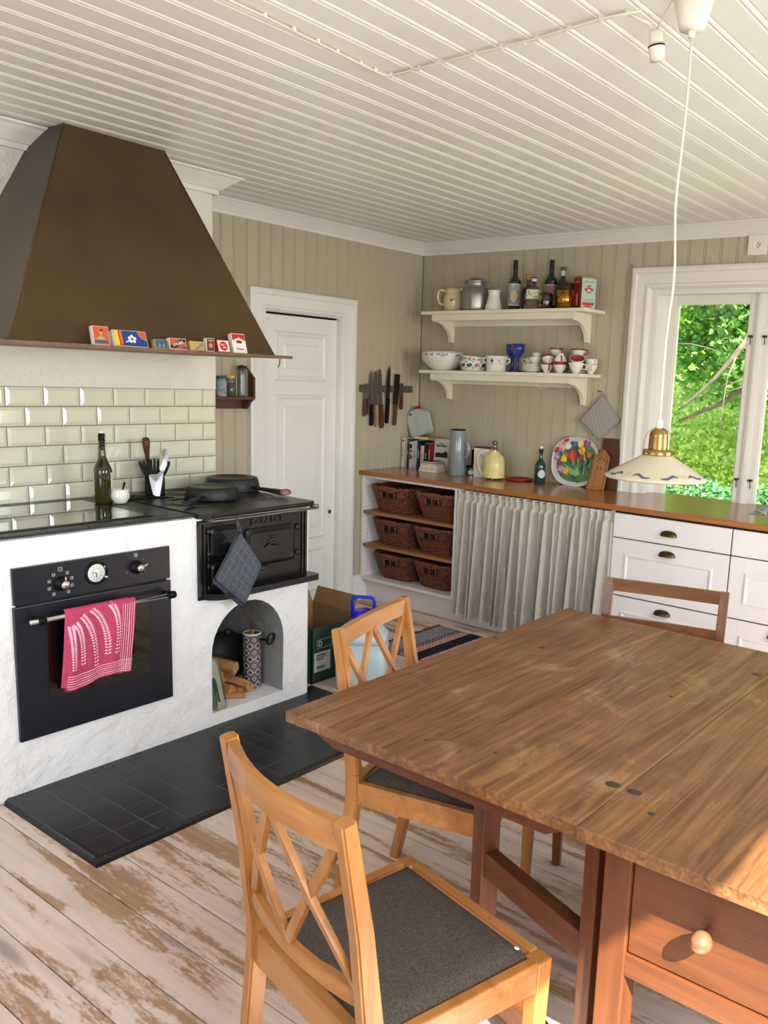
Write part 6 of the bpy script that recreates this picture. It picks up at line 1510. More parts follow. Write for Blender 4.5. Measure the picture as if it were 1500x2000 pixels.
# ================================================================== CEILING CABLE, PLUG, LAMP
def cline(pts, z, r, nm='cable', parent=None):
    return G().tube([(a, b, z) for a, b in pts], r, 6).done(nm, cable_white, parent)
ccb = thing('ceiling_cable', 'white cable clipped along the ceiling boards with a right-angle bend', 'cable', (2.5, -2.71, H))
cline([(2.145, -3.9), (2.137, -3.17), (2.115, -2.831), (2.109, -2.725), (2.112, -2.693), (2.128, -2.683), (2.237, -2.688), (2.447, -2.700), (2.658, -2.706), (2.857, -2.731), (2.965, -2.725)], H-.008, .0032, 'cable_run', ccb)
cline([(2.13, -2.676), (2.237, -2.678), (2.33, -2.690), (2.447, -2.690), (2.56, -2.700), (2.658, -2.694), (2.76, -2.712), (2.857, -2.722), (2.94, -2.718)], H-.006, .0032, 'cable_run', ccb)
for (a, b) in ((2.137, -3.17), (2.133, -3.07), (2.127, -2.98), (2.12, -2.90), (2.113, -2.80), (2.109, -2.735), (2.126, -2.684), (2.237, -2.684), (2.447, -2.696), (2.658, -2.700), (2.857, -2.727), (2.927, -2.722), (2.205, -2.68), (2.32, -2.69), (2.54, -2.70), (2.61, -2.695), (2.76, -2.715)): G().box(a-.005, a+.005, b-.005, b+.005, H-.0115, H-.0002, .0015).done('clip', plastic_white, ccb)
LX, LY = 3.111, -2.756
G().tube([(2.93, -2.720, H-.008), (2.948, -2.712, H-.018), (2.972, -2.698, H-.030), (2.982, -2.688, H-.046)], .0042, 8).done('cable_run', cable_white, ccb)
HZ = H+.018
sk = thing('hanging_socket', 'white plug-in connector dangling from the ceiling cable beside the lamp cup', 'connector', (2.98, -2.655, H-.075))
g = G(); ax = Vector((.12, .1, -1)).normalized(); g.lathe([(0, 0), (.013, 0), (.017, .006), (.017, .030)], (2.985, -2.686, HZ-.062), 20, ax); g.done('connector_hood', plastic_white, sk)
G().lathe([(0.0, .030), (.0195, .030), (.0205, .034), (.018, .066), (0, .067)], (2.985, -2.686, HZ-.062), 24, ax).done('connector_body', plastic_white, sk); G().lathe([(.0205, .0335), (.0208, .0345), (.0198, .040)], (2.985, -2.686, HZ-.062), 24, ax).done('joint_line', ink_black, sk)
G().tube([(2.990, -2.690, H-.042), (3.006, -2.70, H-.030), (3.05, -2.74, H-.008), (3.09, -2.76, H-.004)], .0022, 6).done('lead', cable_white, sk)
la = thing('pendant_lamp', 'pendant lamp with cream conical glass shade and brass holder over the table', 'lamp', (LX, LY, 1.30))
G().lathe([(0, 0), (.028, 0), (.030, .004), (.052, .086), (0, .086)], (LX, LY, H-.088), 40).done('ceiling_cup', plastic_white, la)
G().lathe([(0, 0), (.008, 0), (.010, .016), (0, .016)], (LX, LY, H-.104), 16).done('cord_grip', plastic_white, la)
pts = [(LX + .006*math.sin(k*.9)*math.sin(PI*k/14), LY + .002*math.sin(k*1.7), H-.10 - k*(H-.10-1.447)/14) for k in range(15)]
G().tube(pts, .0032, 8).done('cord', cable_white, la)
G().lathe([(0, 0), (.009, 0), (.008, .02), (.006, .026), (0, .026)], (LX, LY, 1.425), 16).done('cord_grip', plastic_white, la)
ho = G().lathe([(.028, 0), (.029, .01), (.028, .042), (.0285, .045), (.024, .058), (.012, .067), (0, .068)], (LX, LY, 1.376), 32).done('lamp_holder', brass, la)
G().lathe([(.044, -.001), (.0455, .002), (.0455, .016), (.042, .018), (.030, .019), (.028, .019)], (LX, LY, 1.360), 36).done('gallery_ring', brass, la)
g = G()
dd = vdir(math.radians(20))
arc = [dd*(.044*math.cos(a))*(1.0) + Vector((0, 0, max(0, math.sin(a))**.7*.072)) for a in [PI*i/16 for i in range(17)]]
P0 = Vector((LX, LY, 1.374)); prev = None
for a, b in zip(arc, arc[1:]): g.bar(P0+a, P0+b, .010, .0018, up=(dd*((a.x+b.x)/2*dd.x+(a.y+b.y)/2*dd.y) + Vector((0, 0, .5))) if True else (0, 0, 1))
g.done('bracket_arm', brass, la)
g = G()
for k in range(3): d = vdir(math.radians(20+120*k)); g.cyl(P0+d*.045+Vector((0, 0, -.006)), P0+d*.062+Vector((0, 0, -.006)), .0022, seg=8); g.lathe([(.004, 0), (.004, .003), (0, .003)], P0+d*.060+Vector((0, 0, -.006)), 8, d)
g.done('thumb_screw', brass, la)
shp = [(.043, 1.362), (.047, 1.360), (.090, 1.335), (.135, 1.309), (.150, 1.300), (.155, 1.294), (.151, 1.289), (.145, 1.290)]
sh_ = G().lathe([(r, z) for r, z in shp] + [(.14, 1.292), (.088, 1.331), (.045, 1.356), (.043, 1.362)], (LX, LY, 0), 72).done('glass_shade', shade_mat, la)
def onshade(s, a):    # s = distance up from rim (0..1), a angle
    r = .150 + (.060-.150)*s; z = 1.3005 + (1.352-1.3005)*s
    return Vector((LX + (r+.0012)*math.cos(a), LY + (r+.0012)*math.sin(a), z+.0012))
g = G(); VL = math.atan2(-4.73-LY, 4.01-LX)
def stroke(pts, w0):
    n = len(pts)
    for i in range(n-1):
        t0 = w0*(.3+1.0*math.sin(PI*(i)/(n-1)))/2; t1 = w0*(.3+1.0*math.sin(PI*(i+1)/(n-1)))/2; (a0, s0), (a1, s1) = pts[i], pts[i+1]
        g.quad(onshade(s0-t0, a0), onshade(s1-t1, a1), onshade(s1+t1, a1), onshade(s0+t0, a0))
def smooth(P, n=20):
    out = []; Q = [P[0]] + list(P) + [P[-1]]
    for i in range(n+1):
        t = i/n*(len(P)-1); k = min(int(t), len(P)-2); f = t-k; p0, p1, p2, p3 = Q[k], Q[k+1], Q[k+2], Q[k+3]
        out.append(tuple(.5*(2*p1[j]+(p2[j]-p0[j])*f+(2*p0[j]-5*p1[j]+4*p2[j]-p3[j])*f*f+(3*p1[j]-p0[j]-3*p2[j]+p3[j])*f**3) for j in (0, 1)))
    return out
for k in range(5):
    c0 = VL - .28 + (k-2)*1.2566+.28
    for s in (-1, 1):
        stroke(smooth([(c0+s*.10, .07), (c0+s*.24, .06), (c0+s*.38, .20), (c0+s*.50, .13)]), .08)
        for q in range(5): aa = c0+s*(.56+.0); stroke([(c0+s*(.535+q*.014), .12+.012*q), (c0+s*(.548+q*.024), .22+.04*(2-abs(q-2)))], .022)
        stroke(smooth([(c0+s*.66, .09), (c0+s*.69, .17), (c0+s*.75, .13)] if False else [(c0+s*.60, .08), (c0+s*.615, .10)]), .03)
    stroke([(c0-.008, .05), (c0+.008, .05)], .05)
g.done('painted_scroll', shade_ink, la)
for o_ in la.children_recursive:
    if o_.name.split('.')[0] in ('lamp_holder', 'gallery_ring', 'bracket_arm', 'thumb_screw', 'glass_shade', 'painted_scroll'):
        o_.data.transform(Matrix.Translation((0, 0, .075)) @ Matrix.Scale(.81, 4) @ Matrix.Translation((0, 0, -.075)))

# ================================================================== TABLE
tb = thing('gate_leg_table', 'large worn brown gate-leg dining table with raised leaf and end drawer', 'table', (3.30, -2.82, 0))
TZ1 = 0.75
def tplank(x0, x1, y0, y1, nm='table_leaf_board'):
    g = G(); g.box(x0, x1, y0, y1, TZ1-.026, TZ1, .0014 if nm == 'table_leaf_board' else .002); return g.done(nm, table_top_mat, tb)
tplank(2.552, 2.836, -3.455, -2.172); tplank(2.8361, 3.1299, -3.455, -2.172); tplank(3.130, 3.3340, -3.455, -2.172)
tplank(3.3352, 3.72, -3.462, -2.172, 'table_top_board'); tplank(3.7201, 3.885, -3.462, -2.172, 'table_top_board')
bpy.context.view_layer.update()
for k, o in enumerate([c for c in tb.children]): pass
g = G(); g.prism([(2.62, TZ1-.026), (3.32, TZ1-.026), (3.29, TZ1-.040), (3.255, TZ1-.058), (2.69, TZ1-.058), (2.64, TZ1-.040)], 'y', -3.435, -3.39); g.done('leaf_batten', frame_redx, tb)
g = G(); g.prism([(2.62, TZ1-.026), (3.32, TZ1-.026), (3.255, TZ1-.058), (2.69, TZ1-.058)], 'y', -2.26, -2.215); g.done('leaf_batten', frame_redx, tb)
for (a, b, rr) in ((3.309, -3.272, .017), (3.357, -3.272, .016), (3.300, -2.398, .015), (3.36, -2.40, .015), (2.575, -2.64, .009), (3.191, -2.73, .006), (3.42, -3.33, .008), (2.73, -2.62, .009), (3.05, -3.31, .006), (2.9, -3.36, .005)):
    G().lathe([(rr, 0), (rr*.9, .0008), (0, .0009)], (a, b, TZ1-.0002), 14, (0, 0, 1), 1.0, .8).done('wooden_peg', M('dark_peg_%d' % int(a*1000+b*10), (58, 50, 42), .5), tb)
FX0, FX1, FY0, FY1 = 3.352, 3.822, -3.372, -2.26
def leg(a, b): return G().bar((a+.03*(1 if a > 3.5 else 0)*0, b, .04), (a, b, TZ1-.026), .056, .056, (0, 1, 0), bev=.003).done('leg', frame_red, tb)
for a in (FX0+.03, FX1-.03):
    for b in (FY0+.025, FY1-.025): leg(a, b)
G().box(FX0+.057, FX1-.057, FY0, FY0+.02, TZ1-.062, TZ1-.033).done('end_rail', frame_redx, tb); G().box(FX0+.057, FX1-.057, FY0, FY0+.022, .432, .478, .002).done('end_rail', frame_redx, tb)
G().box(FX0+.057, FX1-.057, FY1-.02, FY1, .44, TZ1-.033).done('end_rail', frame_redx, tb)
for a in (FX0+.012, FX1-.034): G().box(a, a+.022, FY0+.055, FY1-.055, .44, TZ1-.033).done('side_rail', frame_red, tb)
dw = G().box(FX0+.060, FX1-.060, FY0+.004, FY0+.03, .482, TZ1-.066, .002).done('drawer', frame_redx, tb)
G().lathe([(.009, 0), (.009, .012), (.013, .016), (.0185, .026), (.0195, .036), (.016, .046), (.008, .052), (0, .053)], (3.560, FY0+.005, .588), 28, (0, -1, 0)).done('drawer_knob', WOOD('worn_knob', [(96, 60, 38), (128, 88, 62)], .2, 'Z', 20, 3, 0, coat=.6), dw)
for b in (FY0+.025, FY1-.025): G().box(FX0-.02, FX1+.02, b-.03, b+.03, 0, .042, .003).done('foot_runner', frame_redx, tb)
G().box(FX0+.20, FX0+.27, FY0+.03, FY1-.03, .05, .085, .002).done('floor_stretcher', frame_red, tb)
# swung-out gate
P_h = Vector((3.318, -3.322, 0)); P_o = Vector((2.958, -3.195, 0)); up_ = Vector((0, 0, 1))
dgt = (P_o-P_h).normalized()
g = G(); g.bar(P_h+up_*.02, P_h+up_*.70, .045, .040, dgt, bev=.002); g.done('gate_post', frame_red, tb)
g = G(); g.bar(P_o+up_*.0, P_o+up_*.716, .050, .042, dgt, bev=.002); g.done('gate_leg', frame_red, tb)
for z in (.415, .11): G().bar(P_h+up_*z, P_o+up_*z, .035, .062, up_, bev=.002).done('gate_rail', frame_redx, tb)
for kk in (0,):
    P_b = Vector((3.0, -2.52, 0)); P_bh = Vector((3.318, -2.38, 0)); d2 = (P_b-P_bh).normalized()
    G().bar(P_bh+up_*.02, P_bh+up_*.70, .045, .04, d2, bev=.002).done('gate_post', frame_red, tb)

# ================================================================== CHAIRS
def chair(name, label, loc, rz, style='cross', group=None, wood_=birch, woodx=birch_x, bow=.034):
    t = thing(name, label, 'chair', loc, rz, group)
    SH = 0.450; bw_, fw_ = 0.195, 0.225; yb, yf = -0.195, 0.205
    top_z, top_y = 0.865, -0.252
    for s in (-1, 1):
        # rear post: one continuous bent piece
        g = G(); x0 = s*bw_
        prof = [(0.0, yb-.060, .030), (.20, yb-.020, .034), (.40, yb, .040), (.47, yb, .040), (.66, yb-.022, .034), (top_z, top_y, .028)]
        for (z0, y0, d0), (z1, y1, d1) in zip(prof, prof[1:]):
            g.bar((x0, y0, z0), (x0, y1, z1), .030, d0, (0, 1, 0), .030, d1)
        bmesh.ops.remove_doubles(g.bm, verts=g.bm.verts[:], dist=.0012); bmesh.ops.bevel(g.bm, geom=[e for e in g.bm.edges if abs((e.verts[0].co-e.verts[1].co).normalized().z) > .8], offset=.004, segments=2, affect='EDGES')
        g.done('rear_leg', wood_, t, True)
        g = G(); g.bar((s*(fw_-.018), yf-.018, SH-.004), (s*(fw_-.022), yf-.022, 0), .038, .038, (0, 1, 0), .026, .026, bev=.004); g.done('front_leg', wood_, t, True)
    # seat rails
    g = G(); g.box(-fw_+.036, fw_-.036, yf-.024, yf-.002, SH-.066, SH-.002, .003); g.done('front_rail', woodx, t, True)
    g = G(); g.box(-bw_+.014, bw_-.014, yb-.012, yb+.012, SH-.070, SH+.002, .003); g.done('rear_rail', woodx, t, True)
    for s in (-1, 1):
        g = G(); g.bar((s*(bw_+.000), yb+.018, SH-.034), (s*(fw_-.014), yf-.034, SH-.034), .022, .064, (0, 0, 1), bev=.003); g.done('side_rail', wood_ if False else woodx, t, True)
    # cushion
    def seat(u, v):
        hw = (bw_-.010)*(1-v)+(fw_-.030)*v; x = (2*u-1)*hw; y = yb+.016+v*(yf-.028-yb-.016); k = min(u, 1-u, v, 1-v)
        return Vector((x, y, SH-.010 + .022*min(1, k*9)**.4 + .004*math.sin(PI*u)*math.sin(PI*v)))
    g = G(); g.grid(seat, 22, 22); g.grid(lambda u, v: Vector((seat(u, v).x, seat(u, v).y, SH-.012)), 2, 2); g.done('seat_cushion', seat_fab, t, True)
    def back(z):   # y of back plane at height z
        return yb + (top_y-yb)*((z-.45)/(top_z-.45))**1.15
    def curved(z, h, thick, bow, nm, zc=0.0, x0=-bw_, x1=bw_):
        g = G(); n = 14; V = []
        for i in range(n+1):
            u = i/n; x = x0+(x1-x0)*u; y = back(z) - bow*math.sin(PI*u); row = []
            for (dy, dz) in ((-thick/2, -h/2), (thick/2, -h/2), (thick/2, h/2), (-thick/2, h/2)): row.append(g.bm.verts.new((x, y+dy, z+dz + zc*math.sin(PI*u))))
            V.append(row)
        for a, b in zip(V, V[1:]):
            for k in range(4): f = g.bm.faces.new((a[k], b[k], b[(k+1) % 4], a[(k+1) % 4]))
        g.bm.faces.new(V[0]); g.bm.faces.new(V[-1][::-1])
        bmesh.ops.bevel(g.bm, geom=[e for e in g.bm.edges if abs((e.verts[0].co-e.verts[1].co).normalized().x) > .9], offset=.003, segments=1, affect='EDGES')
        g.done(nm, woodx, t, True)
    if style == 'cross':
        ZT, ZB = .838, .535
        curved(ZT, .048, .020, bow, 'top_rail'); curved(ZB, .032, .016, bow*.8, 'lower_back_rail')
        def bp(x, z): u = (x+bw_)/(2*bw_); return Vector((x, back(z)-bow*(.9)*math.sin(PI*u), z))
        zt, zb = ZT-.020, ZB+.012
        k = 0
        for (a, b) in ((-bw_+.012, .004), (-.004, -bw_+.022), (.004, bw_-.012), (bw_-.022, -.004)):
            pa_, pb_ = bp(a, zt), bp(b, zb); g = G(); m = (pa_+pb_)/2; um = (m.x+bw_)/(2*bw_); m.y = back(m.z)-bow*.9*math.sin(PI*um); off = Vector((0, .0015 if k % 2 else -.0015, 0)); k += 1
            g.bar(pa_+off, m+off, .012, .019, (1, 0, 0)); g.bar(m+off, pb_+off, .012, .019, (1, 0, 0)); bmesh.ops.remove_doubles(g.bm, verts=g.bm.verts[:], dist=.0015)
            g.done('cross_slat', wood_, t, True)
    else:
        curved(.842, .042, .018, .006, 'top_rail'); curved(.715, .036, .016, .006, 'back_slat')
    return t
A_ = chair('dining_chair', 'honey-coloured chair with crossed-slat back nearest to the camera, grey seat fully seen', (3.024, -3.585, 0), math.radians(-12.0))
G().lathe([(.0065, 0), (.0045, .0012), (0, .0014)], (.178, .155, .4605), 14, (0, 0, 1), 1, .7).done('white_paint_spot', ink_white, A_, True)
chair('dining_chair', 'honey-coloured chair with crossed-slat back pushed under the left side of the table', (2.632, -2.925, 0), math.radians(-75), bow=.012)
chair('dining_chair', 'darker brown chair with two straight back rails at the far side of the table', (2.912, -2.272, 0), math.radians(-166), 'rail', None, WOOD('brown_stained_birch_post', [(84, 48, 20), (116, 70, 32), (142, 90, 44)], .35, 'Z', 14, 3, .05, coat=.2, fine=.15), pine_dark)

# ================================================================== RUG
rug = thing('rag_rug', 'striped rag rug on the floor by the curtained cabinet, grey pink and black bands', 'rug', (1.5, -1.0, 0))
def rag(x0, x1, mat_, nm='woven_band', y0=-1.285, y1=-.705, step=.0115):
    g = G(); n = max(1, int(round((x1-x0)/step)))
    for i in range(n):
        xa = x0+(i+.5)*(x1-x0)/n; k = 40
        g.tube([(xa + .0012*math.sin(j*2.4+i*PI), y0+(y1-y0)*j/k + 0, .0055+.0016*(1 if (j+i) % 2 else -1)) for j in range(k+1)], (x1-x0)/n*.56, 5)
    o = g.done(nm, mat_, rug)
rg = M('rag_grey', (140, 142, 146), .95, var=.35, nscale=120, bs=.5, bscale=300); rn = M('rag_navy', (50, 52, 74), .95, var=.3, nscale=120); rp_ = M('rag_pink', (204, 150, 150), .95, var=.45, nscale=160, bs=.5, bscale=300); rb = M('rag_black', (26, 25, 32), .95, var=.2); rbr = M('rag_brown', (98, 72, 64), .95, var=.2)
rag(.83, .965, rg); rag(.965, .977, rn); rag(.977, .990, rg); rag(.990, 1.0, rn); rag(1.0, 1.06, rp_); rag(1.06, 1.15, rb); rag(1.15, 1.21, rp_); rag(1.21, 1.24, rn); rag(1.24, 1.40, rg); rag(1.40, 1.46, rb); rag(1.46, 1.6, rp_); rag(1.6, 1.8, rg); rag(1.8, 1.9, rb); rag(1.9, 2.2, rg)
g = G(); rf_ = random.Random(4)
for i in range(70):
    y_ = -1.285+.58*i/69; a = rf_.uniform(-.6, .6); L_ = rf_.uniform(.03, .05); g.tube([(.835, y_, .008), (.815, y_+.01*a, .012), (.835-L_, y_+.03*a, .005)], [.003, .003, .002], 5)
g.done('knotted_fringe', rbr, rug, kind='stuff')

# ================================================================== BOX and WATER JUG in the nook
gbx = thing('green_cardboard_box', 'dark green open cardboard box with white label beside the stove', 'box', (.83, -1.76, 0), math.radians(0))
x0, x1, y0, y1, hh = .68, .992, -1.925, -1.63, .285
g = G(); g.box(x0, x1, y0, y0+.004, 0, hh); g.box(x0, x1, y1-.004, y1, 0, hh+.03); g.box(x0, x0+.004, y0, y1, 0, hh+.03); g.box(x1-.004, x1, y0, y1, 0, hh); g.box(x0, x1, y0, y1, 0.001, .005)
g.done('box_walls', green_card, gbx)
g = G(); g.box(x0+.004, x1-.004, y1-.006, y1-.0045, .005, hh+.03); g.box(x0+.0045, x0+.006, y0+.004, y1-.004, .005, hh+.03); g.box(x1-.006, x1-.0045, y0+.004, y1-.004, .005, hh-.001); g.done('inner_cardboard', cardboard, gbx)
g = G(); g.bar((x0+.002, (y0+y1)/2, hh+.03), (x0-.04, (y0+y1)/2, hh+.10), y1-y0-.01, .003, (1, 0, 0)); g.bar(((x0+x1)/2, y1-.002, hh+.03), ((x0+x1)/2, y1+.03, hh+.11), x1-x0-.01, .003, (0, 1, 0)); g.done('open_flap', cardboard, gbx)
G().box(x1, x1+.001, y0+.015, y0+.125, .055, .155).done('paper_label', label_pale, gbx)
g = G()
for k in range(9): g.box(x1+.001, x1+.0014, y0+.035+k*.006, y0+.035+k*.006+(.003 if k % 2 else .0045), .070, .084)
for k, wdt in enumerate((.07, .06, .05)): g.box(x1+.001, x1+.0014, y0+.028, y0+.028+wdt, .138-k*.011, .143-k*.011)
g.done('label_print', ink_black, gbx)
for (a, b, c_, d_) in ((.0, .09, 0, .002), (0, .09, .043, .045)): pass
g = G()
for (ya, yb_, za, zb_) in ((.035, .135, .175, .177), (.035, .135, .218, .220), (.035, .037, .175, .220), (.133, .135, .175, .220)): g.box(x1+.0008, x1+.0014, y0+ya, y0+yb_, za, zb_)
g.done('logo_frame', label_pale, gbx); text('D', .040, (x1+.0014-.83, y0+.055+1.76, .197), RX, label_pale, gbx, bold=True, sx=.85)

jg = thing('water_container', 'translucent water container with blue lid and handle standing behind the middle chair', 'water container', (1.175, -1.760, 0), math.radians(36))
def sq(r, e, n=36, cx=0, cy=0): return [(cx+r*math.copysign(abs(math.cos(2*PI*i/n))**(2/e), math.cos(2*PI*i/n)), cy+r*.82*math.copysign(abs(math.sin(2*PI*i/n))**(2/e), math.sin(2*PI*i/n))) for i in range(n)]
def loft(levels, nm, mt_, par, n=36):
    g = G(); rings_ = []
    for (r, z, e) in levels: rings_.append([g.bm.verts.new((a, b, z)) for a, b in sq(r, e, n)])
    for a, b in zip(rings_, rings_[1:]):
        for i in range(n): f = g.bm.faces.new((a[i], a[(i+1) % n], b[(i+1) % n], b[i])); f.smooth = True
    g.bm.faces.new(rings_[0][::-1]); g.bm.faces.new(rings_[-1]); return g.done(nm, mt_, par, True)
loft([(.110, 0, 5), (.122, .012, 5), (.124, .12, 5), (.124, .235, 5)], 'water_filled_body', water_mat, jg)
loft([(.124, .2352, 5), (.122, .268, 5), (.100, .298, 4), (.062, .328, 3), (.045, .336, 2), (.042, .36, 2)], 'shoulder', jug_mat, jg)
G().lathe([(0, .345), (.050, .345), (.052, .349), (.052, .380), (.045, .386), (0, .386)], seg=36).done('blue_lid', blue_plastic, jg, True)
g = G(); g.tube([(-.052, 0, .345), (-.055, 0, .43), (-.050, 0, .446), (-.035, 0, .452), (.035, 0, .452), (.050, 0, .446), (.055, 0, .43), (.052, 0, .345)], .0085, 8); g.done('carrying_handle', blue_plastic, jg, True)

# ================================================================== NICHE CONTENTS
NZ = .075
mc = thing('match_tube', 'patterned cylindrical match tin standing in the firewood niche', 'tin', (.955, -2.262, NZ))
G().lathe([(0, 0), (.040, 0), (.041, .003), (.041, .255), (.038, .255), (.038, .02), (0, .02)], seg=36).done('tube_body', M('taupe_print', (112, 100, 94), .45, var=.1), mc, True)
G().lathe([(.0385, .252), (.0425, .254), (.043, .260), (.038, .261)], seg=36).done('white_rim', porcelain, mc, True)
G().box(-.012, .008, -.004, .004, .02, .272).done('match_bundle', firewood, mc, True)
mots = [[], [], []]
def cylP(R, a, z): return (R*math.cos(a), R*math.sin(a), z)
for r in range(8):
    for k in range(7):
        a = 2*PI*(k+.5*(r % 2))/7; z = .018+r*.031; kind = 0 if (k+r//1) % 2 == 0 else 1
        for (rad, lay, m) in ((.0135, .0006, 0 if kind == 0 else 2), (.0095, .0010, 2 if kind == 0 else 0), (.0055, .0014, 1 if kind == 0 else 2)):
            n = 12; mots[m].append([cylP(.041+lay, a+rad*(1+.25*math.cos(4*t))*math.cos(t)/.041, z+rad*(1+.25*math.cos(4*t))*math.sin(t)) for t in [2*PI*i/n for i in range(n)]])
for m, mt_ in enumerate((ink_white, blue_print, brown_print)):
    g = G()
    for P in mots[m]: g.bm.faces.new([g.bm.verts.new(p) for p in P])
    g.done('ornament_print', mt_, mc, True, kind='stuff')
sp_ = thing('soot_pan', 'round black iron lid leaning against the back of the niche', 'lid', (.76, -2.28, NZ)); G().lathe([(0, 0), (.108, 0), (.114, .006), (.110, .016), (0, .020)], (0.03, 0, .118), 40, (1, -.35, .2)).done('lid_disc', pan_iron, sp_, True)
G().lathe([(0, 0), (.018, 0), (.018, .012), (0, .012)], (0.045, 0, .232), 12, (1, -.35, .2)).done('lug', pan_iron, sp_, True)
dk = thing('iron_damper_key', 'black iron ring handle sticking out of the right niche wall', 'handle', (.93, -2.205, .32))
g = G(); c_ = Vector((1.045, -2.212, .316)); g.tube([c_+Vector((0, .0, 0))+Vector((.006*math.sin(a), -.018+.020*math.cos(a), .026*math.sin(a))) for a in [2*PI*i/18 for i in range(18)]], .005, 7, True); g.tube([(c_.x, -2.240, .316), (c_.x-.03, -2.246, .31), (c_.x-.10, -2.245, .300)], .0065, 7); g.done('ring', iron, dk)
rw = random.Random(21)
logs = [((1.00, -2.36, .012), (.80, -2.42, .016), .030), ((1.01, -2.315, .014), (.86, -2.33, .014), .030), ((1.045, -2.375, .010), (.97, -2.46, .010), .020), ((.97, -2.45, .045), (.78, -2.40, .05), .034), ((1.0, -2.41, .030), (.80, -2.47, .02), .036), ((.98, -2.46, .085), (.72, -2.42, .11), .036), ((1.02, -2.405, .140), (.75, -2.52, .165), .040), ((.99, -2.47, .112), (.74, -2.53, .10), .034), ((.93, -2.37, .05), (.83, -2.42, .06), .030), ((1.03, -2.345, .048), (.90, -2.39, .062), .026), ((.95, -2.50, .190), (.72, -2.48, .195), .030)]
for i, (p0, p1, r) in enumerate(logs):
    lb = ['short log end facing the room at the bottom of the pile', 'small log end lying rightmost beside the match tin', 'thin split stick lying in front of the pile on the niche floor', 'split log in the middle of the pile, second layer', 'split log standing behind the paper bag at the bottom', 'split log in the third layer of the pile', 'large split log with pale cut end on top of the pile', 'split log on the left of the upper layer', 'split log at the back right of the pile', 'small splinter log under the pile top, beside the tin', 'dark split log at the very top left, under the card'][i]
    t = thing('firewood_log', lb, 'firewood', (p0[0], p0[1], NZ+p0[2]), group='split firewood in the niche')
    a = Vector(p0)+Vector((0, 0, NZ)); b = Vector(p1)+Vector((0, 0, NZ)); x, y, d = frame_of(b-a); k = rw.uniform(0, 6)
    shp_ = [(math.cos(k+q)*r*f, math.sin(k+q)*r*f) for q, f in ((0, 1.0), (1.3, .75), (2.4, 1.05), (3.6, .8), (4.9, .95))]
    g = G(); A = [g.bm.verts.new(a+x*u*.9+y*v*.9) for u, v in shp_]; Bv = [g.bm.verts.new(b+x*u+y*v) for u, v in shp_]
    g.bm.faces.new(A[::-1]); g.bm.faces.new(Bv)
    for q in range(5): g.bm.faces.new((A[q], A[(q+1) % 5], Bv[(q+1) % 5], Bv[q]))
    g.done('split_wood', firewood, t)
cd = thing('cardboard_scrap', 'bent piece of printed card lying on top of the firewood', 'card', (.93, -2.47, NZ+.19)); G().grid(lambda u, v: Vector((.88+u*.10, -2.56+v*.14, NZ+.215+.02*u-.03*abs(v-.5))), 2, 8, .0025).done('card', M('printed_card', (110, 96, 84), .7, var=.25, nscale=60), cd)
pbag = thing('paper_bag', 'upright paper bag with green print at the left of the niche, filled with newspapers', 'bag', (1.03, -2.535, NZ))
BASE = [(1.075, -2.565), (.90, -2.578), (.88, -2.515), (1.06, -2.475)]; TOPb = [(1.045, -2.580), (.88, -2.583), (.86, -2.545), (1.03, -2.525)]
def sheet(nm, mat_, P, th=.002, label=None):
    g = G(); g.grid(lambda u, v: (Vector(P[0]).lerp(Vector(P[1]), u)).lerp(Vector(P[3]).lerp(Vector(P[2]), u), v) + Vector((0, .004*math.sin(v*5+u*4), 0)), 8, 10, th); return g.done(nm, mat_, pbag)
sheet('bag_side', label_cream, [(1.088, -2.556, NZ), (.90, -2.580, NZ), (.90, -2.583, NZ+.235), (1.06, -2.583, NZ+.250)])
sheet('bag_side', label_cream, [(1.092, -2.556, NZ), (1.085, -2.500, NZ), (1.045, -2.535, NZ+.215), (1.064, -2.580, NZ+.248)])
sheet('green_print', M('bag_green', (30, 118, 70), .6, var=.1), [(1.095, -2.556, NZ+.045), (1.094, -2.536, NZ+.035), (1.076, -2.562, NZ+.15), (1.082, -2.574, NZ+.15)], .0012)
sheet('newspaper', newsprint, [(1.080, -2.505, NZ+.002), (.92, -2.530, NZ+.002), (.90, -2.535, NZ+.20), (1.04, -2.500, NZ+.185)], .004)
sheet('newspaper', paper, [(1.075, -2.515, NZ+.002), (.92, -2.54, NZ+.002), (.90, -2.545, NZ+.22), (1.042, -2.512, NZ+.212)], .004)
sheet('folded_card', tan_print, [(1.087, -2.522, NZ+.001), (1.0, -2.53, NZ+.001), (1.0, -2.56, NZ+.21), (1.052, -2.556, NZ+.226)], .003)

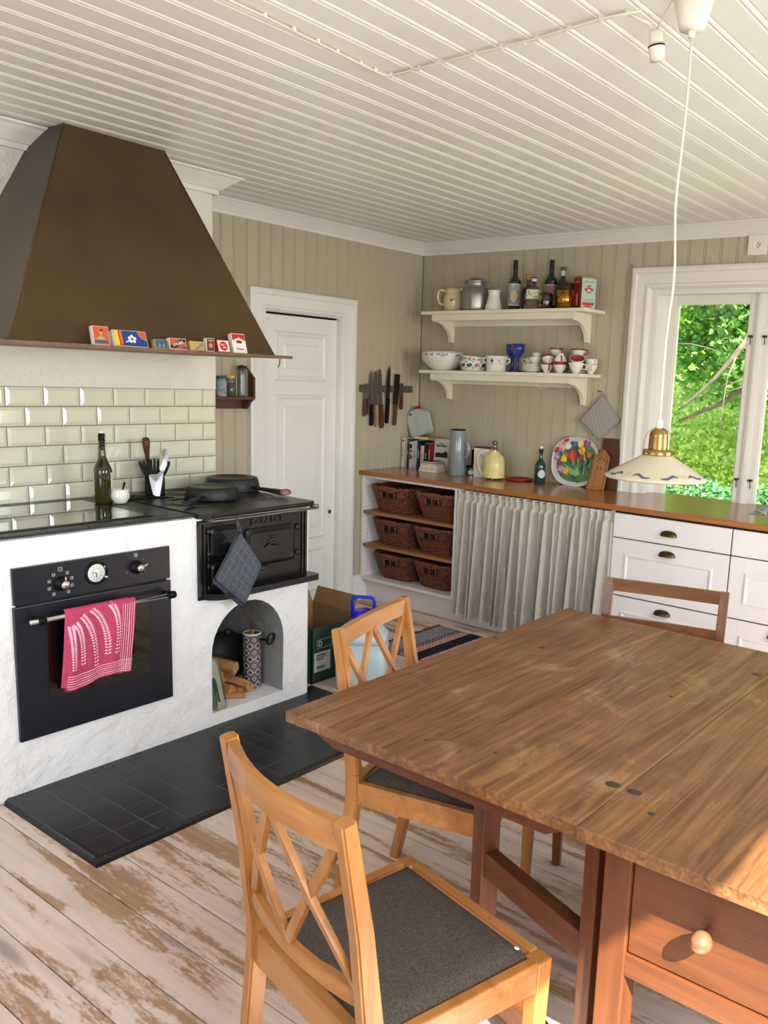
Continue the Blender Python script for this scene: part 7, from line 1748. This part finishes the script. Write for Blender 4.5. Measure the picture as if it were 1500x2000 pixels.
# ================================================================== OUTDOORS
def hgt(x, y): return -.55 + .025*(y-4) + .12*math.sin(x*.5)*math.cos(y*.4)
gd = G().grid(lambda u, v: Vector((-22+u*44, .3+v*40, hgt(-22+u*44, .3+v*40))), 60, 60).done('lawn', grass_mat); gd['kind'] = 'structure'
def foliage(centers, nleaf, ls, seed, zmin=-9):
    rnd = random.Random(seed); vs = []; fs = []; tot = sum(c[3]*c[4]*c[5] for c in centers)
    for (cx, cy, cz, rx, ry, rz) in centers:
        n = int(nleaf*rx*ry*rz/tot)
        for _ in range(n):
            while True:
                p = Vector((rnd.uniform(-1, 1), rnd.uniform(-1, 1), rnd.uniform(-1, 1)))
                if .18 < p.length < 1: break
            q = mnoise.noise(Vector((p.x*rx+cx, p.y*ry+cy, p.z*rz+cz))*1.1)
            if q < -.12 and rnd.random() < .8: continue
            c = Vector((cx+p.x*rx, cy+p.y*ry, cz+p.z*rz))
            if c.z < zmin: continue
            a = Vector((rnd.gauss(0, 1), rnd.gauss(0, 1), rnd.gauss(0, .5))).normalized(); b = a.cross(Vector((rnd.gauss(0, 1), rnd.gauss(0, 1), rnd.gauss(0, 1)))).normalized(); s = ls*rnd.uniform(.6, 1.3)
            i = len(vs); w_ = s*.42; nrm = a.cross(b)
            vs += [c, c+a*s*.4+b*w_+nrm*s*.08, c+a*s, c+a*s*.4-b*w_+nrm*s*.08]; fs.append((i, i+1, i+2, i+3))
    me = bpy.data.meshes.new('foliage'); me.from_pydata([tuple(v) for v in vs], [], fs); return me
def add_fol(par, centers, n, ls, mat_, seed, zmin=-9):
    me = foliage(centers, n, ls, seed, zmin); me.materials.append(mat_); me.transform(wm(par).inverted()); o = bpy.data.objects.new('foliage', me); COL.objects.link(o); o.parent = par; o['kind'] = 'stuff'
def tree(label, base, cents, n, ls, mat_, seed, branches, cat='tree', nm='leafy_tree'):
    t = thing(nm, label, cat, base)
    if branches:
        g = G()
        for pts, r in branches: g.tube(pts, [r*(1-.75*i/(len(pts)-1)) for i in range(len(pts))], 7)
        g.done('trunk_and_branches', bark, t)
    add_fol(t, cents, n, ls, mat_, seed); return t
TW = [([(0.829, 4.3, 2.08), (0.651, 4.3, 1.842), (0.477, 4.3, 1.623), (0.184, 4.3, 1.336), (0.1, 4.3, 1.275)], 0.035), ([(0.035, 4.3, 1.982), (0.182, 4.3, 1.984), (0.389, 4.3, 1.943), (0.535, 4.3, 1.893)], 0.01), ([(0.701, 4.3, 1.896), (0.617, 4.3, 1.628), (0.599, 4.3, 1.358), (0.591, 4.3, 1.03)], 0.012), ([(0.86, 4.3, 1.673), (0.73, 4.3, 1.605), (0.515, 4.3, 1.516)], 0.012), ([(0.854, 4.3, 1.573), (0.684, 4.3, 1.513), (0.526, 4.3, 1.408)], 0.009)]
tree('large maple with drooping branches just outside the window', (3.3, 5.4, -.5),
     [(2.2, 5.4, 4.4, 2.6, 1.6, 1.7), (.8, 5.8, 3.2, 2.0, 1.3, 1.3), (-.6, 6.2, 3.6, 1.7, 1.3, 1.6), (1.5, 5.2, 2.1, 1.4, .9, .75), (.1, 6.0, 1.9, 1.0, .8, .65), (3.2, 5.0, 2.6, 1.2, .9, 1.0)], 85000, .095, leaf_dark, 1,
     [([(3.4, 5.6, -.5), (3.3, 5.5, 1.2), (3.1, 5.4, 3.0), (2.6, 5.3, 4.6)], .22), ([(3.3, 5.4, 3.2), (2.3, 5.2, 2.75), (1.2, 5.1, 2.0), (.2, 5.3, 1.35), (-.4, 5.5, 1.1)], .075), ([(2.2, 5.2, 2.7), (1.5, 5.0, 2.6), (.6, 5.0, 2.5), (-.3, 5.2, 2.6)], .035), *TW, ([(1.9, 5.1, 2.45), (1.3, 5.0, 1.5), (1.25, 5.0, .9)], .028), ([(3.2, 5.2, 2.2), (2.2, 4.9, 1.75), (1.3, 4.9, 1.65), (.5, 4.9, 1.4)], .03), ([(2.6, 5.3, 2.9), (1.6, 5.3, 3.2), (.4, 5.6, 3.4), (-1.0, 5.8, 3.3)], .05)])
tree('sunlit yellow-green shrub in the meadow under the maple', (-.6, 7.6, -.45), [(-.2, 7.6, .45, 1.8, 1.2, .95), (-1.9, 8.4, .6, 1.4, 1.2, 1.1), (1.5, 7.9, .35, 1.2, 1.0, .8)], 36000, .075, leaf_light, 2, None, 'shrub', 'meadow_shrub')
tree('blue-green lilac shrub close under the window', (1.3, 3.2, -.5), [(.6, 3.2, .10, .9, .7, .62), (1.7, 3.0, .18, .9, .6, .55), (2.7, 3.1, .35, .7, .6, .6), (-.4, 3.6, .0, .8, .7, .6)], 34000, .055, leaf_blue, 3, None, 'shrub', 'lilac_shrub')
tree('distant sunny birch wood closing the view behind the meadow', (-4, 15, -.3), [(-8, 16, 2.6, 4, 2.5, 3.4), (-3.5, 15, 2.8, 3.4, 2.2, 3.6), (.5, 15.5, 2.6, 3.2, 2.4, 3.4), (4.5, 16, 3.0, 3.4, 2.4, 3.8), (-12, 17, 4, 4, 3, 4.5)], 45000, .28, leaf_light, 4, [([(-3.5, 15, -.3), (-3.4, 15, 2), (-3.3, 15, 5)], .16), ([(.5, 15, -.3), (.6, 15, 2), (.7, 15, 5)], .14)], 'tree', 'distant_trees')
tree('dark tall spruces standing far behind at the upper window edge', (-5, 22, 0), [(-14, 24, 6, 5, 3, 6.5), (-7, 23, 6.5, 5, 3, 7), (0, 23, 6.5, 4.5, 3, 7), (6, 24, 6.5, 5, 3, 7)], 22000, .6, leaf_dark, 5, None, 'tree', 'spruce_group')
